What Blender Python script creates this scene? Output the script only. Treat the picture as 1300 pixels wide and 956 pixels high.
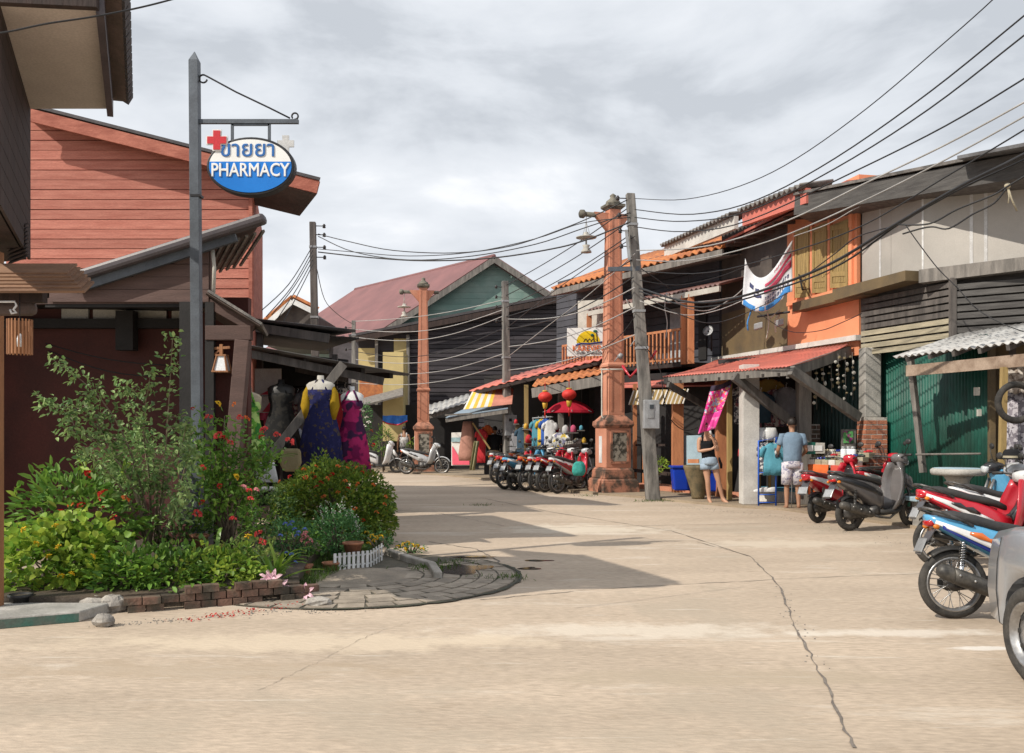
import bpy, bmesh, math, random
import numpy as np
from mathutils import Vector as V, Matrix
random.seed(7); RNG = np.random.default_rng(7)
for _o in list(bpy.data.objects): bpy.data.objects.remove(_o)
SC = bpy.context.scene; COL = SC.collection
F, CX, HY, EYE = 1150.0, 650.0, 545.0, 1.5

# ------------------------------------------------------------------ camera
cam = bpy.data.cameras.new("camera"); camo = bpy.data.objects.new("camera", cam); COL.objects.link(camo)
camo.location = (0, 0, EYE); camo.rotation_euler = (math.pi / 2, 0, 0)
cam.sensor_width = 36; cam.lens = F / 1300 * 36; cam.shift_y = 67 / 1300; cam.clip_end = 2000; cam.clip_start = .05
SC.camera = camo
SC.view_settings.view_transform = 'Standard'; SC.view_settings.look = 'None'
SC.view_settings.exposure = 0.0; SC.view_settings.gamma = 1
# ------------------------------------------------------------------ sky and sun
SUN_DIR = V((-.84, -.54, 0)).normalized(); SUN_EL = math.radians(41.5)
w = bpy.data.worlds.new("World"); SC.world = w; w.use_nodes = True
nt = w.node_tree; nt.nodes.clear(); N = nt.nodes.new; L = nt.links.new
out = N('ShaderNodeOutputWorld'); sky = N('ShaderNodeTexSky'); sky.sky_type = 'NISHITA'; sky.sun_disc = False
sky.sun_elevation = SUN_EL; sky.sun_rotation = math.atan2(SUN_DIR.x, SUN_DIR.y)
b1 = N('ShaderNodeBackground'); b1.inputs[1].default_value = .1; L(sky.outputs[0], b1.inputs[0])
tc = N('ShaderNodeTexCoord'); mp = N('ShaderNodeMapping'); mp.inputs['Scale'].default_value = (1.0, 1.0, 2.4)
mp.inputs['Location'].default_value = (.35, .2, .1); L(tc.outputs['Generated'], mp.inputs[0])
n1 = N('ShaderNodeTexNoise'); n1.inputs['Scale'].default_value = 3.3; n1.inputs['Detail'].default_value = 9; n1.inputs['Roughness'].default_value = .55; n1.inputs['Distortion'].default_value = .25
L(mp.outputs[0], n1.inputs['Vector'])
r1 = N('ShaderNodeValToRGB'); e = r1.color_ramp.elements
e[0].position = .36; e[0].color = (.53, .565, .615, 1); e[1].position = .56; e[1].color = (.77, .80, .845, 1)
m_ = e.new(.45); m_.color = (.67, .705, .755, 1); m_ = e.new(.68); m_.color = (.98, .985, 1.0, 1)
L(n1.outputs[0], r1.inputs[0])
b2 = N('ShaderNodeBackground'); b2.inputs[1].default_value = 1.13; L(r1.outputs[0], b2.inputs[0])
n2 = N('ShaderNodeTexNoise'); n2.inputs['Scale'].default_value = 1.3; n2.inputs['Detail'].default_value = 4; L(mp.outputs[0], n2.inputs['Vector'])
r2 = N('ShaderNodeMapRange'); r2.inputs[1].default_value = .3; r2.inputs[2].default_value = .5; r2.inputs[3].default_value = .86; r2.inputs[4].default_value = 1
L(n2.outputs[0], r2.inputs[0])
mx = N('ShaderNodeMixShader'); L(r2.outputs[0], mx.inputs[0]); L(b1.outputs[0], mx.inputs[1]); L(b2.outputs[0], mx.inputs[2]); L(mx.outputs[0], out.inputs[0])
sl = bpy.data.lights.new("sun", 'SUN'); sl.energy = 4.6; sl.angle = math.radians(.5); sl.color = (1, .93, .82)
so = bpy.data.objects.new("sun", sl); COL.objects.link(so)
so.rotation_euler = (-(SUN_DIR * math.cos(SUN_EL) + V((0, 0, math.sin(SUN_EL))))).to_track_quat('-Z', 'Y').to_euler()
so.location = (-20, -20, 30)

# ------------------------------------------------------------------ projection helpers: photo pixel -> place
def P(x, y, d): return V(((x - CX) / F * d, d, EYE - (y - HY) / F * d))
def G(x, y, z=0.0): d = (EYE - z) * F / (y - HY); return V(((x - CX) / F * d, d, z))
def WX(x, A, B):
    t = (x - CX) / F; dx, dy = B[0] - A[0], B[1] - A[1]
    s = (t * A[1] - A[0]) / (dx - t * dy)
    return V((A[0] + s * dx, A[1] + s * dy, 0))
def WP(x, y, A, B): return P(x, y, WX(x, A, B).y)

# ------------------------------------------------------------------ mesh builder
def perp(d):
    a = V((0, 0, 1)) if abs(d.z) < .9 else V((1, 0, 0))
    u = d.cross(a).normalized(); return u, d.cross(u).normalized()
def world(o):
    m = o.matrix_basis.copy()
    while o.parent: o = o.parent; m = o.matrix_basis @ m
    return m
class MB:
    def __init__(s): s.v = []; s.f = []; s.sm = []
    def add(s, vs, fs, smooth=False):
        n = len(s.v); s.v += [tuple(p) for p in vs]; s.f += [tuple(i + n for i in f) for f in fs]; s.sm += [smooth] * len(fs); return s
    def obox(s, o, a, b, c):
        o, a, b, c = V(o), V(a), V(b), V(c)
        if a.cross(b).dot(c) < 0: a, b = b, a
        vs = [o, o + a, o + a + b, o + b, o + c, o + a + c, o + a + b + c, o + b + c]
        return s.add(vs, [(0, 3, 2, 1), (4, 5, 6, 7), (0, 1, 5, 4), (1, 2, 6, 5), (2, 3, 7, 6), (3, 0, 4, 7)])
    def box(s, c, d, rz=0):
        c = V(c); x = V((math.cos(rz), math.sin(rz), 0)) * d[0]; y = V((-math.sin(rz), math.cos(rz), 0)) * d[1]; z = V((0, 0, d[2]))
        return s.obox(c - x / 2 - y / 2 - z / 2, x, y, z)
    def beam(s, a, b, wd, ht, up=(0, 0, 1)):
        a, b = V(a), V(b); d = (b - a).normalized(); sd = d.cross(V(up))
        if sd.length < 1e-4: sd = d.cross(V((1, 0, 0)))
        sd.normalize(); u = sd.cross(d)
        return s.obox(a - sd * wd / 2 - u * ht / 2, b - a, sd * wd, u * ht)
    def prism(s, pts, vec):
        n = len(pts); pts = [V(p) for p in pts]; vec = V(vec)
        nr = V((0, 0, 0))
        for i in range(n): nr += pts[i].cross(pts[(i + 1) % n])
        if nr.dot(vec) > 0: pts = pts[::-1]
        vs = pts + [p + vec for p in pts]
        return s.add(vs, [tuple(range(n)), tuple(range(2 * n - 1, n - 1, -1))] + [(i, i + n, (i + 1) % n + n, (i + 1) % n) for i in range(n)])
    def slab(s, q, th):
        q = [V(p) for p in q]; n = (q[1] - q[0]).cross(q[3] - q[0]).normalized()
        return s.prism(q, n * th)
    def loft(s, rings, cap=True, smooth=True, closed=True):
        n = len(rings[0]); vs = [p for r in rings for p in r]; fs = []
        k = n if closed else n - 1
        for i in range(len(rings) - 1):
            for j in range(k):
                j2 = (j + 1) % n; fs.append((i * n + j, i * n + j2, (i + 1) * n + j2, (i + 1) * n + j))
        if cap and closed:
            fs.append(tuple(range(n - 1, -1, -1))); m = (len(rings) - 1) * n; fs.append(tuple(range(m, m + n)))
        return s.add(vs, fs, smooth)
    def tube(s, pts, r, n=8, cap=True, smooth=True):
        pts = [V(p) for p in pts]; rs = r if isinstance(r, (list, tuple)) else [r] * len(pts)
        rings = []; u = None
        for i, p in enumerate(pts):
            d = (pts[min(i + 1, len(pts) - 1)] - pts[max(i - 1, 0)])
            if d.length < 1e-9: d = V((0, 0, 1))
            d.normalize()
            if u is None: u, v = perp(d)
            else:
                u = u - d * u.dot(d)
                if u.length < 1e-6: u, v = perp(d)
                u.normalize(); v = d.cross(u)
            rings.append([p + (u * math.cos(2 * math.pi * k / n) + v * math.sin(2 * math.pi * k / n)) * rs[i] for k in range(n)])
        return s.loft(rings, cap, smooth)
    def lathe(s, prof, c, n=16, axis=(0, 0, 1), smooth=True, cap=True, sy=1.0, rz=0):
        ax = V(axis).normalized(); u, v = perp(ax); c = V(c)
        if ax.z > .99: u, v = V((1, 0, 0)), V((0, 1, 0))
        return s.loft([[c + ax * z + (u * math.cos(2 * math.pi * k / n + rz) + v * sy * math.sin(2 * math.pi * k / n + rz)) * r for k in range(n)] for r, z in prof], cap, smooth)
    def sphere(s, c, r, n=10, m=6):
        r = (r, r, r) if not isinstance(r, (list, tuple)) else r; c = V(c); rings = []
        for i in range(m + 1):
            a = math.pi * i / m; rr = max(math.sin(a), 1e-3)
            rings.append([c + V((r[0] * rr * math.cos(2 * math.pi * k / n), r[1] * rr * math.sin(2 * math.pi * k / n), -r[2] * math.cos(a))) for k in range(n)])
        return s.loft(rings)
    def sheet(s, grid, smooth=True):
        nu = len(grid[0]); vs = [p for r in grid for p in r]
        return s.add(vs, [(i * nu + j, i * nu + j + 1, (i + 1) * nu + j + 1, (i + 1) * nu + j) for i in range(len(grid) - 1) for j in range(nu - 1)], smooth)
    def corr(s, bl, br, fr, fl, pitch=.18, amp=.025, nv=3, sag=0.0, per=6):
        bl, br, fr, fl = map(V, (bl, br, fr, fl)); n = max(2, int(((fr - fl).length + (br - bl).length) / 2 / pitch)); k = n * per
        nr = (br - bl).cross(fl - bl).normalized()
        if nr.z < 0: nr = -nr
        rows = []
        for i in range(nv + 1):
            t = i / nv; a = bl.lerp(fl, t); b = br.lerp(fr, t)
            rows.append([a.lerp(b, j / k) + nr * (amp * math.cos(2 * math.pi * j / per) - sag * math.sin(math.pi * t)) for j in range(k + 1)])
        return s.sheet(rows)
    def build(s, name, m, parent=None, bevel=0, solid=0, sub=0, local=False, auto=None, **props):
        me = bpy.data.meshes.new(name); vs = s.v
        if parent is not None and not local:
            inv = world(parent).inverted(); vs = [tuple(inv @ V(p)) for p in vs]
        me.from_pydata(vs, [], s.f); me.polygons.foreach_set('use_smooth', s.sm)
        for mm in (m if isinstance(m, (list, tuple)) else [m]): me.materials.append(mm)
        bm = bmesh.new(); bm.from_mesh(me); bmesh.ops.recalc_face_normals(bm, faces=bm.faces); bm.to_mesh(me); bm.free()
        o = bpy.data.objects.new(name, me); COL.objects.link(o)
        if parent is not None: o.parent = parent
        if solid: md = o.modifiers.new('t', 'SOLIDIFY'); md.thickness = solid; md.offset = 0
        if bevel: md = o.modifiers.new('b', 'BEVEL'); md.width = bevel; md.segments = 2; md.limit_method = 'ANGLE'; md.angle_limit = .6
        if sub: md = o.modifiers.new('s', 'SUBSURF'); md.levels = sub; md.render_levels = sub
        for k, v in props.items(): o[k] = v
        return o
def tag(o, label, cat, group=None):
    o['label'] = label; o['category'] = cat
    if group: o['group'] = group
    return o
def thing(name, label, cat, loc=(0, 0, 0), rz=0, group=None):
    o = bpy.data.objects.new(name, None); COL.objects.link(o); o.empty_display_size = .2
    o.location = loc; o.rotation_euler = (0, 0, rz); return tag(o, label, cat, group)
def struct(o): o['kind'] = 'structure'; return o
UNIT = {}
def unit(m):
    if m.name not in UNIT:
        b = MB().obox((0, 0, 0), (1, 0, 0), (0, 1, 0), (0, 0, 1)); me = bpy.data.meshes.new('piece'); me.from_pydata(b.v, [], b.f); me.materials.append(m); UNIT[m.name] = me
    return UNIT[m.name]
def piece(name, m, parent, o, ux, uy, uz):
    """one brick, board, slat or tile: a box of its own on shared mesh data"""
    o, ux, uy, uz = V(o), V(ux), V(uy), V(uz); X = ux.normalized(); Y = (uy - X * uy.dot(X)); ly = Y.length; Y.normalize()
    Z = X.cross(Y); lz = uz.dot(Z)
    ob = bpy.data.objects.new(name, unit(m)); COL.objects.link(ob)
    M = Matrix(((X.x * ux.length, Y.x * ly, Z.x * lz, o.x), (X.y * ux.length, Y.y * ly, Z.y * lz, o.y), (X.z * ux.length, Y.z * ly, Z.z * lz, o.z), (0, 0, 0, 1)))
    if parent is not None: ob.parent = parent; M = world(parent).inverted() @ M
    ob.matrix_basis = M; return ob
def copy_tree(o, parent=None):
    c = o.copy(); COL.objects.link(c)
    if parent is not None: c.parent = parent
    for ch in [x for x in KIDS(o)]: copy_tree(ch, c)
    return c
def KIDS(o): return [x for x in COL.objects if x.parent == o]
def place(src, name, m, parent, M):
    """a further copy of a part on shared mesh data, at world matrix M"""
    o = bpy.data.objects.new(name, src); COL.objects.link(o)
    if parent is not None: o.parent = parent; M = world(parent).inverted() @ M
    o.matrix_basis = M; return o
def front(A, B):
    d = V((B[0] - A[0], B[1] - A[1], 0)).normalized(); n = V((d.y, -d.x, 0))
    if n.dot(V((-A[0], -A[1], 0))) < 0: n = -n
    return d, n
def boards(parent, m, A, B, z0, z1, h, zt=None, name='board', proud=.02, gap=.006, jit=.0, cut=0):
    """lapped boards, row by row, cut to the roof line zt = (height at A, height at B)"""
    d, n = front(A, B); ln = (V((B[0], B[1])) - V((A[0], A[1]))).length; z = z0; rows = []
    while z < z1 - .01:
        s0, s1 = 0.0, ln; hh = min(h, z1 - z)
        if zt:
            za, zb = zt; zm = z + hh * .6
            if za < zm and zb < zm: break
            if za < zm: s0 = ln * (zm - za) / (zb - za)
            elif zb < zm: s1 = ln * (za - zm) / (za - zb)
        if s1 - s0 > .05:
            a = s0
            while a < s1 - .02:
                e_ = min(s1, a + (random.uniform(.6, 1.4) * cut if cut else 99)); e_ = s1 if s1 - e_ < .3 else e_; j = random.uniform(-jit, jit); dz = random.uniform(-jit, jit)
                rows.append(piece(name, m, parent, V((A[0], A[1], z + dz)) + d * a + n * (.004 + proud * .5 + j), d * (e_ - a - (.006 if e_ < s1 else 0)), n * proud, V((0, 0, hh - gap + random.uniform(-jit, jit))) - n * proud * .5)); a = e_
        z += hh
    return rows
def wallpoly(mb, pts, A, B, th=.08):
    d, n = front(A, B); mb.prism(pts, -n * th); return mb

# ------------------------------------------------------------------ materials
def mat(name, c, c2=None, r=.75, m=0.0, sc=2.5, bump=.15, bsc=30, st=(1, 1, 1), rnd=.1, lo=.38, hi=.64, spec=.4, fine=.12, fsc=60, coat=0):
    M_ = bpy.data.materials.new(name); M_.use_nodes = True; nt = M_.node_tree; N = nt.nodes.new; L = nt.links.new
    B = nt.nodes['Principled BSDF']; B.inputs['Roughness'].default_value = r; B.inputs['Metallic'].default_value = m; B.inputs['Specular IOR Level'].default_value = spec
    if coat: B.inputs['Coat Weight'].default_value = coat; B.inputs['Coat Roughness'].default_value = .08
    if c2 is None: c2 = tuple(x * .72 for x in c)
    g = N('ShaderNodeNewGeometry'); mp = N('ShaderNodeMapping'); mp.inputs['Scale'].default_value = st; L(g.outputs['Position'], mp.inputs[0])
    n = N('ShaderNodeTexNoise'); n.inputs['Scale'].default_value = sc; n.inputs['Detail'].default_value = 6; n.inputs['Roughness'].default_value = .6; L(mp.outputs[0], n.inputs['Vector'])
    rp = N('ShaderNodeValToRGB'); e = rp.color_ramp.elements; e[0].position = lo; e[0].color = (*c2, 1); e[1].position = hi; e[1].color = (*c, 1); L(n.outputs[0], rp.inputs[0])
    n2 = N('ShaderNodeTexNoise'); n2.inputs['Scale'].default_value = fsc; n2.inputs['Detail'].default_value = 4; L(mp.outputs[0], n2.inputs['Vector'])
    mr = N('ShaderNodeMapRange'); mr.inputs[1].default_value = .3; mr.inputs[2].default_value = .7; mr.inputs[3].default_value = 1 - fine; mr.inputs[4].default_value = 1 + fine; L(n2.outputs[0], mr.inputs[0])
    oi = N('ShaderNodeObjectInfo'); mo = N('ShaderNodeMapRange'); mo.inputs[3].default_value = 1 - rnd; mo.inputs[4].default_value = 1 + rnd; L(oi.outputs['Random'], mo.inputs[0])
    mu = N('ShaderNodeMath'); mu.operation = 'MULTIPLY'; L(mr.outputs[0], mu.inputs[0]); L(mo.outputs[0], mu.inputs[1])
    hs = N('ShaderNodeHueSaturation'); L(rp.outputs[0], hs.inputs['Color']); L(mu.outputs[0], hs.inputs['Value']); L(hs.outputs[0], B.inputs['Base Color'])
    if bump:
        n3 = N('ShaderNodeTexNoise'); n3.inputs['Scale'].default_value = bsc; n3.inputs['Detail'].default_value = 5; L(mp.outputs[0], n3.inputs['Vector'])
        bp = N('ShaderNodeBump'); bp.inputs['Strength'].default_value = bump; bp.inputs['Distance'].default_value = .02; L(n3.outputs[0], bp.inputs['Height']); L(bp.outputs[0], B.inputs['Normal'])
    return M_
def leafmat(name, c, c2, tr=.35, r=.5, yellow=None):
    M_ = bpy.data.materials.new(name); M_.use_nodes = True; nt = M_.node_tree; N = nt.nodes.new; L = nt.links.new
    B = nt.nodes['Principled BSDF']; B.inputs['Roughness'].default_value = r; B.inputs['Specular IOR Level'].default_value = .35
    g = N('ShaderNodeNewGeometry'); rp = N('ShaderNodeValToRGB'); e = rp.color_ramp.elements; e[0].color = (*c2, 1); e[1].color = (*c, 1)
    if yellow: q = e.new(.93); q.color = (*c, 1); e[-1].color = (*yellow, 1)
    L(g.outputs['Random Per Island'], rp.inputs[0])
    n = N('ShaderNodeTexNoise'); n.inputs['Scale'].default_value = 2.2; L(g.outputs['Position'], n.inputs['Vector'])
    mr = N('ShaderNodeMapRange'); mr.inputs[1].default_value = .35; mr.inputs[2].default_value = .65; mr.inputs[3].default_value = .7; mr.inputs[4].default_value = 1.25; L(n.outputs[0], mr.inputs[0])
    hs = N('ShaderNodeHueSaturation'); L(rp.outputs[0], hs.inputs['Color']); L(mr.outputs[0], hs.inputs['Value']); L(hs.outputs[0], B.inputs['Base Color'])
    t = N('ShaderNodeBsdfTranslucent'); L(hs.outputs[0], t.inputs[0]); mx = N('ShaderNodeMixShader'); mx.inputs[0].default_value = tr
    L(B.outputs[0], mx.inputs[1]); L(t.outputs[0], mx.inputs[2]); L(mx.outputs[0], nt.nodes['Material Output'].inputs[0]); return M_
def cloth(name, c, c2=None, **k):
    k.setdefault('r', .9); k.setdefault('spec', .1); k.setdefault('bump', .7); k.setdefault('bsc', 11); k.setdefault('fine', .08); return mat(name, c, c2, **k)
def printed(name, base, cols, sc=14, th=.5):
    """cloth with a blotchy print in several colours"""
    M_ = cloth(name, base, tuple(x * .85 for x in base)); nt = M_.node_tree; N = nt.nodes.new; L = nt.links.new
    hs = [n for n in nt.nodes if n.type == 'HUE_SAT'][0]; B = nt.nodes['Principled BSDF']; g = [n for n in nt.nodes if n.type == 'NEW_GEOMETRY'][0]; prev = hs.outputs[0]
    for i, c in enumerate(cols):
        mp = N('ShaderNodeMapping'); mp.inputs['Location'].default_value = (3.1 * i, 1.7 * i, .9 * i); L(g.outputs['Position'], mp.inputs[0])
        n = N('ShaderNodeTexNoise'); n.inputs['Scale'].default_value = sc; n.inputs['Detail'].default_value = 2; L(mp.outputs[0], n.inputs['Vector'])
        mr = N('ShaderNodeMapRange'); mr.inputs[1].default_value = th + .05; mr.inputs[2].default_value = th + .09; L(n.outputs[0], mr.inputs[0])
        mx = N('ShaderNodeMix'); mx.data_type = 'RGBA'; L(mr.outputs[0], mx.inputs[0]); L(prev, mx.inputs[6]); mx.inputs[7].default_value = (*c, 1); prev = mx.outputs[2]
    L(prev, B.inputs['Base Color']); return M_
wood = dict(r=.8, st=(3, 3, .5), sc=3, bump=.3, bsc=14)
mm = {}
def D(k, *a, **kw): mm[k] = mat(k, *a, **kw)
D('earth', (.30, .24, .17), (.22, .17, .12), sc=1.2, bump=.4)
D('soil', (.09, .065, .045), (.05, .04, .03), bump=.6)
D('paver', (.34, .285, .225), (.22, .185, .145), sc=5, bump=.3, rnd=.16)
D('kerb', (.38, .35, .31), (.24, .22, .19), sc=4, bump=.35)
D('greenpaint', (.05, .14, .11), (.10, .12, .10), sc=6)
D('brick', (.42, .16, .085), (.28, .11, .07), sc=7, bump=.4, rnd=.22)
D('oldbrick', (.19, .105, .075), (.07, .058, .042), sc=6, bump=.5, rnd=.3)
D('mortar', (.50, .47, .42), (.36, .33, .3), sc=8)
D('rock', (.36, .33, .29), (.18, .165, .15), sc=5, bump=.6, rnd=.2)
D('redboard', (.52, .20, .145), (.41, .135, .095), sc=3.2, st=(.5, .5, 5), bump=.3, rnd=.13, fine=.18)
D('redtrim', (.45, .16, .11), (.30, .09, .06), **{**wood, 'st': (1, 1, 3)})
D('soffit', (.56, .49, .44), (.49, .42, .38), sc=1.5, bump=.1)
D('soffitdk', (.12, .085, .075), (.08, .06, .05), sc=5)
D('darkwood', (.045, .028, .024), (.024, .016, .014), **wood)
D('brownboard', (.115, .07, .06), (.085, .052, .045), sc=3, st=(.6, .6, 4), bump=.2)
D('maroon', (.095, .026, .02), (.065, .02, .016), sc=1.5, bump=.1)
D('roofblk', (.075, .068, .072), (.05, .045, .048), sc=4, bump=.3)
D('capmetal', (.085, .072, .078), (.06, .052, .058), r=.45, sc=3, bump=.05)
D('shingle', (.24, .135, .08), (.17, .095, .06), sc=4, st=(.6, 2, 2), bump=.3, rnd=.15)
D('offwhite', (.50, .48, .43), (.38, .36, .32), sc=3, bump=.1)
D('postgrey', (.10, .115, .135), (.075, .085, .10), r=.5, m=.2, sc=5, bump=.08)
D('iron', (.035, .035, .038), r=.5, m=.4, bump=.05)
D('signwhite', (.78, .78, .76), (.72, .72, .70), r=.4, bump=0, fine=.02)
D('signblue', (.015, .19, .62), (.012, .165, .56), r=.35, bump=0, fine=.02)
D('textblue', (.03, .16, .48), r=.4, bump=0)
D('signred', (.55, .03, .04), (.5, .03, .04), r=.4, bump=0)
D('orangewood', (.38, .18, .085), (.26, .12, .06), **wood)
D('frost', (.72, .74, .76), (.66, .68, .7), r=.25, bump=0)
D('tin', (.20, .20, .205), (.115, .11, .11), r=.5, m=.25, sc=2, bump=.15)
D('tinlite', (.46, .46, .45), (.30, .29, .28), r=.55, m=.1, sc=2.5, bump=.15)
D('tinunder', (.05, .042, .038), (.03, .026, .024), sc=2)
D('greywood', (.22, .20, .18), (.12, .11, .10), **wood)
D('grimewood', (.13, .115, .105), (.065, .058, .054), **wood)
D('greydark', (.10, .095, .09), (.06, .056, .054), **{**wood, 'st': (.7, .7, 5)})
D('slatlite', (.40, .35, .25), (.28, .25, .18), **{**wood, 'st': (.7, .7, 5)})
D('panelgrey', (.40, .375, .345), (.33, .31, .285), sc=.9, bump=.08, fine=.05)
D('putty', (.60, .60, .60), (.46, .45, .44), sc=6)
D('terra', (.52, .235, .15), (.43, .18, .11), sc=2, bump=.12)
D('terradirt', (.43, .19, .12), (.08, .055, .04), sc=3, bump=.25, lo=.42, hi=.56)
D('mossy', (.21, .19, .15), (.08, .075, .06), sc=8, bump=.4)
D('stonepanel', (.30, .27, .22), (.05, .045, .035), sc=9, lo=.45, hi=.55)
D('pole', (.25, .235, .215), (.10, .095, .088), sc=3, st=(3, 3, .6), bump=.3)
D('conc', (.40, .38, .35), (.24, .23, .21), sc=3, bump=.3)
D('orange', (.72, .28, .145), (.62, .235, .12), sc=1.5, bump=.08, fine=.04)
D('orangepost', (.48, .20, .09), (.38, .15, .07), **wood)
D('shutterwood', (.36, .255, .10), (.26, .18, .075), **{**wood, 'st': (5, 5, .6)})
D('brownply', (.155, .11, .055), (.10, .075, .045), sc=1.5, bump=.1)
D('plygrey', (.10, .085, .075), (.06, .05, .046), sc=2)
D('tileorange', (.52, .19, .06), (.33, .115, .05), sc=6, bump=.3)
D('tilegrey', (.22, .20, .185), (.09, .085, .08), sc=5, bump=.4)
D('redtin', (.56, .155, .115), (.45, .14, .11), sc=2, bump=.08, r=.6)
D('browntin', (.20, .10, .085), (.12, .065, .06), sc=3, r=.6)
D('mauveroof', (.20, .09, .088), (.155, .072, .072), sc=.8, st=(1, 1, 1), r=.65, bump=.1)
D('tealboard', (.22, .30, .265), (.15, .24, .21), sc=1.2, bump=.1)
D('blackboard', (.055, .048, .055), (.03, .026, .03), sc=1.6, st=(.5, .5, 3), bump=.25, rnd=.25)
D('blueblack', (.075, .078, .095), (.055, .056, .066), sc=1.6, bump=.1)
D('greenshut', (.008, .105, .074), (.014, .055, .04), r=.5, sc=1.6, st=(1, 1, .4), bump=.08, fine=.2, fsc=14)
D('dkshut', (.02, .05, .045), (.015, .035, .032), r=.5)
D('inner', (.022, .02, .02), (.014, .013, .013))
D('whitewall', (.62, .60, .56), (.48, .46, .43), sc=2)
D('bluetrim', (.10, .30, .42), r=.5)
D('yellowwall', (.55, .44, .20), (.45, .36, .17), sc=1.5)
D('lightblue', (.36, .48, .55), (.28, .38, .44), sc=3)
D('binblue', (.008, .045, .42), (.007, .04, .36), r=.35, bump=0)
D('clay', (.22, .165, .09), (.10, .085, .05), sc=6, bump=.3)
D('terracotta', (.40, .17, .09), (.24, .11, .065), sc=8)
D('tealstone', (.22, .32, .34), (.14, .2, .21), sc=6)
D('boxgrey', (.36, .37, .38), (.27, .275, .28), r=.45, m=.3, sc=6, bump=.03)
D('glassdk', (.02, .025, .03), r=.08, bump=0, spec=.6)
D('curtain', (.45, .46, .48), (.32, .33, .35), sc=6)
D('cable', (.022, .022, .024), r=.5, bump=0)
D('cablelite', (.40, .39, .38), (.3, .29, .28), r=.5, bump=0)
D('insul', (.03, .022, .02), r=.3, bump=0)
D('plasticwhite', (.76, .76, .75), r=.4, bump=0)
D('tyre', (.022, .021, .020), (.055, .05, .044), r=.85, sc=9, bump=.3, bsc=60)
D('alloy', (.42, .42, .42), (.28, .27, .26), r=.35, m=.8, sc=9, bump=0)
D('rimdk', (.10, .09, .08), (.06, .055, .05), r=.45, m=.5)
D('engine', (.13, .125, .12), (.055, .052, .05), r=.5, m=.6, sc=14, bump=.2)
D('blackplastic', (.022, .022, .024), (.035, .033, .03), r=.5, sc=8, bump=.05)
D('seatblk', (.028, .028, .03), (.04, .038, .036), r=.62, sc=7, bump=.12)
D('muffler', (.035, .034, .033), (.10, .092, .08), r=.5, m=.3, sc=9, bump=.06)
D('chrome', (.62, .62, .62), (.5, .5, .5), r=.18, m=1, bump=0)
D('redlamp', (.5, .015, .015), r=.15, bump=0, coat=.5)
D('amber', (.75, .22, .02), r=.2, bump=0)
D('lens', (.62, .65, .67), r=.08, bump=0, coat=.6)
def paint(k, c, r=.28): D(k, c, tuple(x * .85 for x in c), r=r, sc=4, bump=0, fine=.05, coat=.5)
paint('p_red', (.48, .015, .03)); paint('p_blue', (.10, .35, .58)); paint('p_navy', (.012, .03, .22)); paint('p_white', (.68, .68, .68)); paint('p_black', (.02, .02, .022))
paint('p_grey', (.13, .12, .118)); paint('p_silver', (.50, .51, .52)); paint('p_orange', (.70, .16, .03)); paint('p_pink', (.62, .08, .13)); paint('p_maroon', (.24, .05, .05)); paint('p_dkgrey', (.06, .06, .065))
D('carsilver', (.41, .435, .47), (.36, .38, .41), r=.3, m=.55, sc=2, bump=0, fine=.03, coat=.6, rnd=0)
D('skin', (.46, .26, .17), (.42, .23, .15), r=.55, bump=.05, fine=.03, rnd=.03)
D('skintan', (.36, .20, .125), (.32, .17, .105), r=.55, bump=.05, fine=.03, rnd=.03)
D('hair', (.018, .013, .011), r=.5, st=(8, 8, 1), bump=.3); D('hairbr', (.09, .05, .028), (.05, .03, .02), r=.5, bump=.3)
D('bark', (.17, .13, .095), (.09, .07, .052), sc=14, st=(1, 1, .4), bump=.5)
D('twig', (.26, .21, .15), (.15, .12, .085), sc=14, bump=.3)
D('redlantern', (.58, .03, .02), (.5, .025, .02), r=.6); D('gold', (.7, .42, .05), r=.5)
D('puddle', (.05, .042, .033), (.032, .027, .021), r=.09, bump=0, spec=.8)
D('tar', (.21, .18, .15), (.12, .10, .085), sc=9)
D('moss_edge', (.05, .055, .03), (.03, .03, .02), sc=9)
D('cement', (.60, .54, .46), (.50, .44, .36), sc=6, bump=.3)
mm['l_dark'] = leafmat('l_dark', (.085, .16, .03), (.03, .07, .018)); mm['l_hedge'] = leafmat('l_hedge', (.25, .35, .05), (.07, .14, .025), yellow=(.28, .20, .03))
mm['l_lime'] = leafmat('l_lime', (.40, .50, .07), (.14, .30, .04), tr=.42); mm['l_mid'] = leafmat('l_mid', (.20, .35, .055), (.07, .17, .03), yellow=(.26, .30, .06))
mm['l_grey'] = leafmat('l_grey', (.30, .41, .15), (.10, .20, .06)); mm['l_blue'] = leafmat('l_blue', (.12, .26, .085), (.045, .13, .045)); mm['l_strap'] = leafmat('l_strap', (.20, .33, .06), (.07, .17, .03), r=.35)
mm['l_grass'] = leafmat('l_grass', (.12, .19, .04), (.05, .10, .02)); mm['l_var'] = leafmat('l_var', (.38, .42, .12), (.08, .19, .04))
def petal(k, c, c2): mm[k] = leafmat(k, c, c2, tr=.25, r=.6)
petal('f_red', (.62, .035, .02), (.42, .015, .015)); petal('f_coral', (.78, .12, .10), (.66, .06, .075)); petal('f_pink', (.78, .36, .36), (.72, .24, .28)); petal('f_yellow', (.80, .55, .03), (.7, .42, .02))
petal('f_blue', (.22, .32, .74), (.14, .22, .6)); petal('f_lily', (.78, .52, .58), (.68, .38, .48)); petal('f_orange', (.80, .26, .06), (.70, .13, .04)); petal('f_white', (.75, .72, .68), (.6, .58, .52))
U = V((-.42, 1, 0)).normalized()          # the left buildings run back along this direction
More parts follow.
